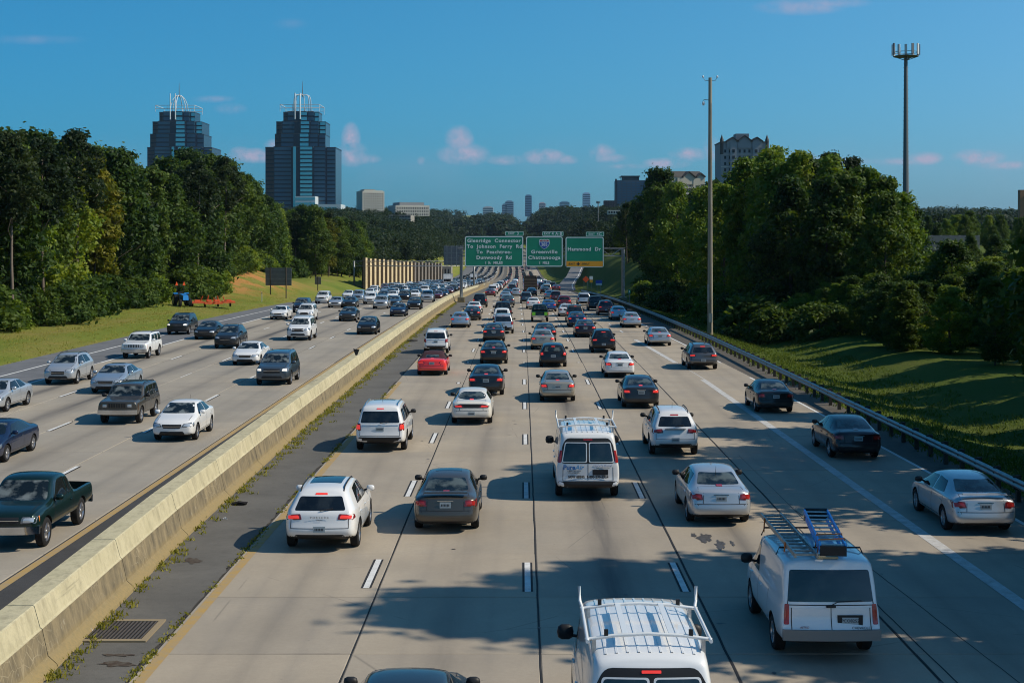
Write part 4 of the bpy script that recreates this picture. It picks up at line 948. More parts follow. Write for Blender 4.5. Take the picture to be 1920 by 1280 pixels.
def build_model(kind):
    sp = SPEC[kind]; c = Car(); c.sp = sp; cage, L = body_cage(sp, 0); c.L = L; c.kind = kind; c.parts = []
    smooth_ = evalmods(cage, [('SUBSURF', dict(levels=2, render_levels=2))])
    far_ = evalmods(cage, [('SUBSURF', dict(levels=1, render_levels=1))])
    bt = BVHTree.FromPolygons([v.co for v in smooth_.vertices], [p.vertices[:] for p in smooth_.polygons])
    r = sp['r']; W = max(q[1] for q in sp['rows'])
    # wheel arches and load bed are cut out
    cut = MB()
    for u in sp['wh']:
        for s in (-1, 1): cut.lathe([(.001, 0), (r + .055, 0), (r + .055, .5), (.001, .5)], 28, 'x', (s * (W - .28) if s > 0 else -(W - .28) - .5, u - L / 2, r))
    cm_ = cut.mesh('cut', M_und)
    bmc = bmesh.new(); bmc.from_mesh(cm_); bmesh.ops.remove_doubles(bmc, verts=bmc.verts, dist=.003); bmesh.ops.recalc_face_normals(bmc, faces=bmc.faces); bmc.to_mesh(cm_); bmc.free()
    co = bpy.data.objects.new('cut', cm_); COL.objects.link(co)
    mods = [('BOOLEAN', dict(operation='DIFFERENCE', object=co, solver='EXACT'))]
    if 'bed' in sp:
        y0, y1, hw, zf = sp['bed']; bb = MB().box(-hw, hw, y0 - L / 2, y1 - L / 2, zf, 1.4).mesh('cut2', M_und); bo = bpy.data.objects.new('cut2', bb); COL.objects.link(bo)
        mods.append(('BOOLEAN', dict(operation='DIFFERENCE', object=bo, solver='EXACT')))
    body = evalmods(smooth_, mods)
    for q in ['cut', 'cut2']:
        if q in bpy.data.objects: bpy.data.objects.remove(bpy.data.objects[q])
    def bodymats(me, archs=True):
        me.materials.clear()
        for m in (PAINT['white'], M_und, M_soft if sp.get('softtop') else M_blk): me.materials.append(m)
        zlow = lambda y: 0
        idx = []
        for p in me.polygons:
            cx, cyy, cz = p.center; i = 0; u = cyy + L / 2
            if archs:
                for w in sp['wh']:
                    if (u - w) ** 2 + (cz - r) ** 2 < (r + .06) ** 2 and abs(cx) < W - .01: i = 1
                if 'bed' in sp and sp['bed'][0] - .02 < u < sp['bed'][1] + .02 and abs(cx) < sp['bed'][2] + .01 and cz < 1.0 and cz > sp['bed'][3] - .02 and (abs(p.normal.z) > .9 and cz < .7 or abs(cx) > .78 or True) and i == 0 and cz < 1.0 and abs(cx) <= sp['bed'][2] + .003 and sp['bed'][0] - .005 <= u <= sp['bed'][1] + .005: i = 2
            if p.normal.z < -.75 and cz < .6: i = 1
            if sp.get('softtop') and cz > 1.0 and .62 < u < 3.3 and i == 0: i = 2
            idx.append(i)
        me.polygons.foreach_set('material_index', idx); me.polygons.foreach_set('use_smooth', [True] * len(me.polygons)); me.set_sharp_from_angle(angle=rad(38)); me.name = 'body'
    bodymats(body); c.body = body; bodymats(far_, False)
    DIR = {'R': Vector((0, 1, 0)), 'F': Vector((0, -1, 0)), 'S': Vector((-1, 0, 0)), 'Q': Vector((1, 0, 0)), 'T': Vector((0, 0, -1))}
    def org(ax, a, b):
        return {'R': Vector((a, -9, b)), 'F': Vector((a, 9, b)), 'S': Vector((9, a - L / 2, b)), 'Q': Vector((-9, a - L / 2, b)), 'T': Vector((a, b - L / 2, 9))}[ax]
    def hit(ax, a, b, off):
        h = bt.ray_cast(org(ax, a, b), DIR[ax])
        if h[0] is None:
            o = org(ax, a, b); o = o + DIR[ax] * (9 - (L / 2 if ax in 'RF' else .9)); h = bt.find_nearest(o)
            nrm = h[1]; return h[0] + nrm * off
        nrm = h[1] if h[1].dot(DIR[ax]) < 0 else -h[1]
        return h[0] + nrm * off
    def decal(mb, ax, poly, off=.007, rr=.04, mi=0, rings=(0, .3, .55, .8, 1)):
        p = rounded(poly, rr) if rr else [tuple(q) for q in poly]
        if not rr:      # subdivide straight edges
            pp = []
            for i in range(len(p)):
                a, b = Vector(p[i]), Vector(p[(i + 1) % len(p)]); k = max(1, int((b - a).length / .12))
                pp += [tuple(a + (b - a) * j / k) for j in range(k)]
            p = pp
        else:
            pp = []
            for i in range(len(p)):
                a, b = Vector(p[i]), Vector(p[(i + 1) % len(p)]); k = max(1, int((b - a).length / .12))
                pp += [tuple(a + (b - a) * j / k) for j in range(k)]
            p = pp
        cx = sum(q[0] for q in p) / len(p); cz = sum(q[1] for q in p) / len(p); n = len(p)
        v = [hit(ax, cx, cz, off)]
        for s in rings[1:]:
            for (a, b) in p: v.append(hit(ax, cx + (a - cx) * s, cz + (b - cz) * s, off if s < 1 else off * .75))
        for (a, b) in p: v.append(hit(ax, a, b, -.006))
        f = [(0, 1 + k, 1 + (k + 1) % n) for k in range(n)]
        for i in range(len(rings) - 1):
            for k in range(n):
                a0 = 1 + i * n + k; b0 = 1 + i * n + (k + 1) % n; f.append((a0, a0 + n, b0 + n, b0))
        if ax in 'RQ' : pass
        mb.add(v, f, mi); return mb
    def ribbon(mb, ax, pts, w=.012, off=.003, mi=0):
        P = []
        for i in range(len(pts) - 1):
            a, b = Vector(pts[i]), Vector(pts[i + 1]); k = max(1, int((b - a).length / .1))
            for j in range(k + (i == len(pts) - 2)): P.append(a + (b - a) * j / k)
        A = []; B = []
        for i, q in enumerate(P):
            d = (P[min(i + 1, len(P) - 1)] - P[max(0, i - 1)]).normalized(); nn = Vector((-d.y, d.x)) * w / 2
            A.append(hit(ax, q.x + nn.x, q.y + nn.y, off)); B.append(hit(ax, q.x - nn.x, q.y - nn.y, off))
        mb.strip(A, B, mi); return mb
    def clampu(poly, front=False):
        return [(max(u, .13 + float(np.interp(z, [q[0] for q in sp['shear']], [q[1] for q in sp['shear']]))) if not front else min(u, L - .26), z) for u, z in poly]
    def mirror(poly): return [(-a, b) for a, b in poly][::-1]
    P = c.parts       # (name, MB, mats, parent, lod)
    rr = sp.get('round_', .05); GR = M_glassD if kind in ('van', 'astro_van', 'suv', 'suv_coupe', 'old_suv') else M_glassR
    if 'frame' in sp: P.append(('window_surround', decal(MB(), 'R', sp['frame'], .004, .12), [M_blk], None, 1))
    if sp.get('band'): P.append(('tail_light_band', decal(MB(), 'R', sp['band'], .004, .06), [M_blk], None, 1))
    rw = decal(MB(), 'R', sp['rearwin'], .010 if 'frame' in sp else .006, rr)
    P.append(('rear_window', rw, [GR], None, 2))
    if sp.get('rearwin2'):
        P.append(('rear_window', decal(MB(), 'R', mirror(sp['rearwin']), .010, rr), [GR], None, 2))
        for pl in (sp['rearwin'], mirror(sp['rearwin'])):
            cx = sum(a for a, b in pl) / 4; cz = sum(b for a, b in pl) / 4
            P.append(('window_rim', decal(MB(), 'R', [(cx + (a - cx) * 1.09, cz + (b - cz) * 1.09) for a, b in pl], .007, rr), [PAINT['white']], None, 1))
    P.append(('windscreen', decal(MB(), 'F', sp['front'], .006, .05), [M_glassW], None, 2))
    for s in sp['side']:
        P.append(('side_window', decal(MB(), 'S', s, .006, .04), [M_glass], None, 2)); P.append(('side_window', decal(MB(), 'Q', s, .006, .04), [M_glass], None, 2))
    for s, ax in ((1, 'S'), (-1, 'Q')):
        t = MB(); decal(t, 'R', [(s * a, b) for a, b in sp['tail']], .012, .025, rings=(0, .5, 1))
        if sp.get('tails'): decal(t, ax, clampu(sp['tails']), .012, .02, rings=(0, .5, 1))
        P.append(('tail_light', t, ['TAIL'] if kind in ('van', 'astro_van') else [M_taild], None, 2))
        pl_ = sp['tail']; cx_ = sum(a for a, b in pl_) / 4; cz_ = sum(b for a, b in pl_) / 4
        P.append(('tail_lens', decal(MB(), 'R', [(s * (cx_ + (a - cx_) * .74), cz_ + (b - cz_) * .62) for a, b in pl_], .020, .03, rings=(0, .5, 1)), ['TAIL'], ('tail_light', s), 2))
        t = MB(); decal(t, 'F', [(s * a, b) for a, b in sp['head']], .012, .03, rings=(0, .5, 1))
        if sp.get('heads'): decal(t, ax, clampu(sp['heads'], True), .012, .02, mi=1 if sp.get('amber') else 0, rings=(0, .5, 1))
        P.append(('headlight', t, [M_headd, M_amber], None, 2))
        pl_ = sp['head']; cx_ = sum(a for a, b in pl_) / 4; cz_ = sum(b for a, b in pl_) / 4
        P.append(('headlight_lens', decal(MB(), 'F', [(s * (cx_ + (a - cx_) * .72), cz_ + (b - cz_) * .68) for a, b in pl_], .020, .04, rings=(0, .5, 1)), ['HEAD'], ('headlight', s), 2))
    if sp.get('brake'): P.append(('centre_brake_light', decal(MB(), 'R', sp['brake'], .016, .01, rings=(0, 1)), ['TAIL'], None, 1))
    g = MB(); decal(g, 'F', sp['grille'], .008, .03)
    P.append(('grille', g, [M_blk], None, 2))
    if sp.get('slats'):
        x0, x1 = sp['grille'][0][0], sp['grille'][1][0]; z0, z1 = sp['grille'][0][1], sp['grille'][2][1]
        for k in range(sp['slats'] + 1):
            xx = x0 + (x1 - x0) * k / sp['slats']; m_ = MB(); ribbon(m_, 'F', [(xx, z0), (xx, z1)], .035, .02); P.append(('grille_bar', m_, ['PAINT'], 'grille', 1))
    else:
        m_ = MB(); zc = (sp['grille'][0][1] + sp['grille'][2][1]) / 2; ribbon(m_, 'F', [(sp['grille'][0][0], zc), (sp['grille'][1][0], zc)], .02, .016); P.append(('grille_bar', m_, [M_chr], 'grille', 1))
    if sp.get('intake'): P.append(('lower_intake', decal(MB(), 'F', sp['intake'], .006, .05), [M_blk], None, 1))
    if sp.get('low'): P.append(('lower_bumper', decal(MB(), 'R', sp['low'], .006, .04), [M_blk], None, 2 if kind in ('suv', 'van') else 1))
    if sp.get('bumper') or sp.get('greybump'):
        for ax, nm in (('R', 'rear_bumper'), ('F', 'front_bumper')):
            z0, z1 = (.46, .66); m_ = MB(); ww = W * .97
            yy = [hit(ax, x, .56, .055) for x in np.linspace(-ww * .93, ww * .93, 9)]
            prof_ = [(-.1, z0), (0, z0), (.0, z1), (-.12, z1)]; sg = -1 if ax == 'R' else 1; v = []
            for p in yy:
                for d, z in prof_: v.append((p.x * 1.04, p.y + sg * d, z))
            f = [(i * 4 + k, i * 4 + (k + 1) % 4, (i + 1) * 4 + (k + 1) % 4, (i + 1) * 4 + k) for i in range(8) for k in range(4)]; f += [(0, 1, 2, 3), (32, 33, 34, 35)]
            m_.add(v, f); P.append((nm, m_, [mat('grey_bumper', (.20, .19, .175), .6) if (sp.get('greybump')) else M_chr], None, 2))
    pl = sp.get('plate')
    def platebox(ax, x, z, nm='number_plate'):
        p = hit(ax, x, z, .012); sg = -1 if ax == 'R' else 1; m_ = MB(); m_.box(p.x - .155, p.x + .155, p.y - .006, p.y + .006, z - .078, z + .078)
        m2 = MB()
        for k in range(6): m2.box(p.x - .115 + k * .04, p.x - .09 + k * .04, p.y + sg * .007, p.y + sg * .009, z - .032, z + .03)
        return m_, m2, p
    if pl:
        m_, m2, p = platebox('R', *pl)
        if sp.get('plate_frame'): P.append(('plate_frame', MB().box(p.x - .24, p.x + .24, p.y - .004, p.y + .02, pl[1] - .12, pl[1] + .12), [M_blk], None, 1))
        P.append(('number_plate', m_, [M_plate], None, 1)); c.plate = p
        if not sp.get('plate_frame'): P.append(('plate_characters', m2, [M_ink], 'number_plate', 0))
    us_, (dz0, dz1) = sp['door'][0], sp['door'][1]
    for ax in 'SQ':
        m_ = MB(); d = sp['door'][0]
        for u in d: ribbon(m_, ax, [(u, dz0 + (.25 if abs(u - sp['wh'][0]) < .45 else 0)), (u, dz1)], .018)
        ribbon(m_, ax, [(d[0] + .3, dz0), (d[-1], dz0)], .018)
        P.append(('door_seam', m_, [M_seam], None, 0))
        for u in (d[:-1] if kind != 'pickup' else d[:1]):
            p = hit(ax, u + .18 if kind != 'astro_van' else u + .9, dz1 - .12, .012); sg = 1 if ax == 'S' else -1
            P.append(('door_handle', MB().box(p.x - .012, p.x + .012, p.y - .09, p.y + .09, p.z - .014, p.z + .014), ['PAINT'], None, 0))
    m_ = MB()
    if kind in ('sedan', 'coupe', 'convertible', 'oval_sedan'):
        ribbon(m_, 'R', [(-.86, .645), (.86, .645)], .018); ribbon(m_, 'R', [(-.52, .66), (-.50, .96)], .018); ribbon(m_, 'R', [(.52, .66), (.50, .96)], .018)
        ribbon(m_, 'T', [(-.62, .50), (.62, .50)], .014); ribbon(m_, 'T', [(-.66, .02), (-.62, .5)], .014); ribbon(m_, 'T', [(.66, .02), (.62, .5)], .014)
    elif kind not in ('pickup',):
        if kind in ('suv', 'suv_coupe', 'hatchback', 'old_suv'):
            zb_ = sp['rearwin'][0][1] - .015; P.append(('rear_wiper', ribbon(MB(), 'R', [(0, zb_), (.34, zb_ + .05)], .022, .03), [M_blk], None, 0))
        zz = .64; xx = W * .78
        ribbon(m_, 'R', [(-xx, zz), (xx, zz)], .018); ribbon(m_, 'R', [(-xx, zz), (-xx * .99, 1.05)], .018); ribbon(m_, 'R', [(xx, zz), (xx * .99, 1.05)], .018)
        if sp.get('split'): ribbon(m_, 'R', [(0, .66), (0, 1.84)], .02)
        if sp.get('barn'): ribbon(m_, 'R', [(0, .66), (0, 1.1)], .016); ribbon(m_, 'R', [(-.8, 1.1), (.8, 1.1)], .018); ribbon(m_, 'R', [(-.82, 1.1), (-.74, 1.72)], .018); ribbon(m_, 'R', [(.82, 1.1), (.74, 1.72)], .018)
    hz = W * .74; cow = [q[0] for q in sp['rows'] if q[4] < 1.21][2:] or [3.8]
    fr = L - .3; ub = {'van': 4.95, 'astro_van': 4.1, 'suv': 3.95, 'old_suv': 3.15, 'pickup': 3.95, 'hatchback': 3.2, 'suv_coupe': 3.85}.get(kind, 3.85)
    ribbon(m_, 'T', [(-hz, ub), (-hz * .97, fr)], .018); ribbon(m_, 'T', [(hz, ub), (hz * .97, fr)], .018)
    P.append(('panel_seam', m_, [M_seam], None, 0))
    if sp.get('strip'): P.append(('chrome_strip', decal(MB(), 'R', sp['strip'], .012, 0, rings=(0, 1)), [M_chr], None, 1))
    if kind in ('sedan', 'coupe'): P.append(('trunk_trim', MB().box(-.22, .22, hit('R', 0, .90, .0).y - .012, hit('R', 0, .90, 0).y, .895, .915), [M_chr], None, 0))
    u, z = sp['mir']; ms = sp.get('mirs', 1.0)
    for s, ax in ((1, 'S'), (-1, 'Q')):
        p = hit(ax, u, z + .02, 0); m_ = MB(); n = 10; cx = p.x + s * (.10 + .05 * ms); a, b, d = .115 * ms ** .5, .07, .085 * ms
        v = []; f = []
        for i in range(7):
            th = math.pi * i / 6
            for k in range(n):
                ph = 2 * math.pi * k / n; e = .7
                sx = math.copysign(abs(math.cos(ph)) ** e, math.cos(ph)) * math.sin(th) ** .7; sz = math.copysign(abs(math.sin(ph)) ** e, math.sin(ph)) * math.sin(th) ** .7
                v.append((cx + a * sx, p.y + .02 - b * math.cos(th), z + .07 + .5 * (d - .085) + d * sz))
        for i in range(6):
            for k in range(n): f.append((i * n + k, i * n + (k + 1) % n, (i + 1) * n + (k + 1) % n, (i + 1) * n + k))
        m_.add(v, f, 0); m_.tube([(p.x - s * .02, p.y + .02, z + .02), (cx, p.y + .02, z + .05)], .028, 6, 1)
        P.append(('mirror', m_, ['MIRROR', M_blk], None, 1))
    if sp.get('rails'):
        u0, u1, x = sp['rails']
        for s in (-1, 1):
            pts = []
            for k in range(9):
                uu = u0 + (u1 - u0) * k / 8; h = hit('T', s * x, uu, 0); e = .045 if 0 < k < 8 else .0; pts.append((h.x, h.y, h.z + e))
            P.append(('roof_rail', MB().tube(pts, .018, 6), [M_blk if kind != 'suv' else M_chr], None, 1))
    c.opt = {}; c.hit = hit
    if sp.get('sunroof'):
        u0, u1, x = sp['sunroof']; c.opt['sunroof'] = ('sunroof', decal(MB(), 'T', [(-x, u0), (x, u0), (x, u1), (-x, u1)], .006, .06), [M_glass], None, 1)
    h = hit('T', 0, sp['rows'][0][0] + (1.25 if kind not in ('van', 'astro_van') else .5), 0)
    c.opt['antenna'] = ('antenna', MB().tube([(h.x, h.y, h.z), (h.x, h.y - .06, h.z + .2)], .008, 5, r2=.004), [M_blk], None, 0)
    p = hit('R', 0, .98 if kind == 'sedan' else .98, 0)
    c.opt['spoiler'] = ('spoiler', MB().add(*(lambda vv: (vv, [(0, 1, 2, 3), (4, 7, 6, 5), (0, 4, 5, 1), (1, 5, 6, 2), (2, 6, 7, 3), (3, 7, 4, 0)]))([(-.62, p.y + .02, 1.10), (.62, p.y + .02, 1.10), (.60, p.y + .18, 1.115), (-.60, p.y + .18, 1.115), (-.60, p.y + .04, 1.145), (.60, p.y + .04, 1.145), (.58, p.y + .18, 1.145), (-.58, p.y + .18, 1.145)])), ['PAINT'], None, 1)
    # fixed meshes, shared between copies
    c.meshes = []
    def mk(nm, mb, ms): return mb.mesh(nm, [PAINT['white'] if q == 'PAINT' else M_tail if q == 'TAIL' else M_head if q == 'HEAD' else M_blk if q == 'MIRROR' else q for q in ms], True, 50)
    for nm, mb, ms, par, lod in P: c.meshes.append((nm, mk(nm, mb, ms), ms, par, lod))
    c.optm = {k: (nm, mk(nm, mb, ms), ms, par, lod) for k, (nm, mb, ms, par, lod) in c.opt.items()}
    t, rim = wheel_mesh(r); c.wheel = t.mesh('wheel', M_rub, True, 40); c.rim = rim.mesh('rim', [M_rim, M_und], True, 40); c.r = r
    c.wx = W - .11 - .015; c.wy = [u - L / 2 for u in sp['wh']]
    # one joined low mesh for cars far off
    fb = MB(); fm = [PAINT['white'], M_und, M_soft if sp.get('softtop') else M_blk]; fb.add([v.co for v in far_.vertices], [p.vertices[:] for p in far_.polygons]); fb.m = [p.material_index for p in far_.polygons]
    def addm(mb, ms):
        mp = []
        for q in ms:
            q = M_tail if q == 'TAIL' else M_head if q == 'HEAD' else M_blk if q == 'MIRROR' else PAINT['white'] if q == 'PAINT' else q
            if q not in fm: fm.append(q)
            mp.append(fm.index(q))
        n = len(fb.v); fb.v += [tuple(v) for v in mb.v]; fb.f += [tuple(i + n for i in f_) for f_ in mb.f]; fb.m += [mp[i] for i in mb.m]
    for nm, mb, ms, par, lod in P:
        if lod == 2 or nm == 'number_plate': addm(mb, ms)
    tw, rw_ = wheel_mesh(r, .24, True)
    for u in sp['wh']:
        for s in (-1, 1):
            for mb, ms in ((tw, [M_rub]), (rw_, [M_rim])):
                m2 = MB(); m2.v = [(s * (c.wx + .02) + s * x, y + u - L / 2, z + r) for x, y, z in mb.v]; m2.f = mb.f; m2.m = [0] * len(mb.f); addm(m2, ms)
    c.far = fb.mesh(kind, fm, True, 45); c.farmats = fm
    return c
MODELS = {}
def model(k):
    if k not in MODELS: MODELS[k] = build_model(k)
    return MODELS[k]
for k in SPEC: model(k)
def slotmat(o, i, m):
    o.material_slots[i].link = 'OBJECT'; o.material_slots[i].material = m
def vehicle(kind, x, y, color, label, group, facing=1, lod=0, lit=True, sc=(1, 1, 1), extra=(), name=None, cat=None, bodymirror=None, yaw=0.0):
    """y is the world distance of the end bumper that faces the camera"""
    c = model(kind); sx, sy, sz = sc; yc = y + c.L * sy / 2; z = zroad(y + 1.2)
    slope = math.atan((zroad(yc + 3) - zroad(yc - 3)) / 6); z = zroad(yc)
    nm = name or {'suv_coupe': 'sports_utility_car', 'old_suv': 'off_road_car', 'suv': 'sports_utility_car', 'oval_sedan': 'sedan', 'astro_van': 'van', 'pickup': 'pickup_truck'}.get(kind, kind)
    ct = cat or {'suv_coupe': 'suv', 'old_suv': 'suv', 'suv': 'suv', 'oval_sedan': 'car', 'sedan': 'car', 'coupe': 'car', 'hatchback': 'car', 'astro_van': 'van', 'van': 'van', 'pickup': 'pickup truck', 'convertible': 'car'}[kind]
    rot = (slope * facing, 0, (0 if facing > 0 else math.pi) + yaw); tl = M_lit if lit else M_tail
    pm = PAINT[color]
    if lod == 2:
        o = link(nm, c.far, None, (x, yc, z), rot, sc); tagit(o, label, ct, group)
        for i, m in enumerate(c.farmats):
            if m == PAINT['white']: slotmat(o, i, pm)
            elif m == M_tail: slotmat(o, i, tl)
            elif m == M_head and facing < 0 and lit: slotmat(o, i, M_headlit)
        return o
    t = link(nm, None, None, (x, yc, z), rot, sc); tagit(t, label, ct, group)
    b = link('body', c.body, t); slotmat(b, 0, pm)
    par = {}
    for nm_, me, ms, pa, l in list(c.meshes) + [c.optm[e] for e in extra]:
        if lod == 1 and l == 0: continue
        if facing > 0 and nm_ in ('headlight', 'headlight_lens', 'grille', 'grille_bar', 'lower_intake', 'front_bumper'): continue
        if facing < 0 and nm_ in ('tail_light', 'tail_lens', 'rear_window', 'centre_brake_light', 'number_plate', 'plate_characters', 'plate_frame', 'lower_bumper', 'window_surround', 'tail_light_band', 'chrome_strip', 'window_rim', 'trunk_trim'): continue
        if nm_ in ('door_seam', 'panel_seam') and lod > 0: continue
        o = link(nm_, me, (par[pa[0]] if isinstance(pa, tuple) else par.get(pa, t)) if pa else t)
        if nm_ in ('tail_light', 'headlight'): par[nm_] = o
        par.setdefault(nm_, o)
        for i, q in enumerate(ms):
            if q == 'PAINT': slotmat(o, i, pm)
            elif q == 'TAIL': slotmat(o, i, tl)
            elif q == 'HEAD' and lit and facing < 0: slotmat(o, i, M_headlit)
            elif q == 'MIRROR': slotmat(o, i, pm if (facing < 0 and color not in ('brown grey',)) or bodymirror else M_blk)
    for wy in c.wy:
        for s in (-1, 1):
            w = link('wheel', c.wheel, t, (s * c.wx, wy, c.r), (0, 0, 0 if s > 0 else math.pi))
            link('rim', c.rim, w)
    return t
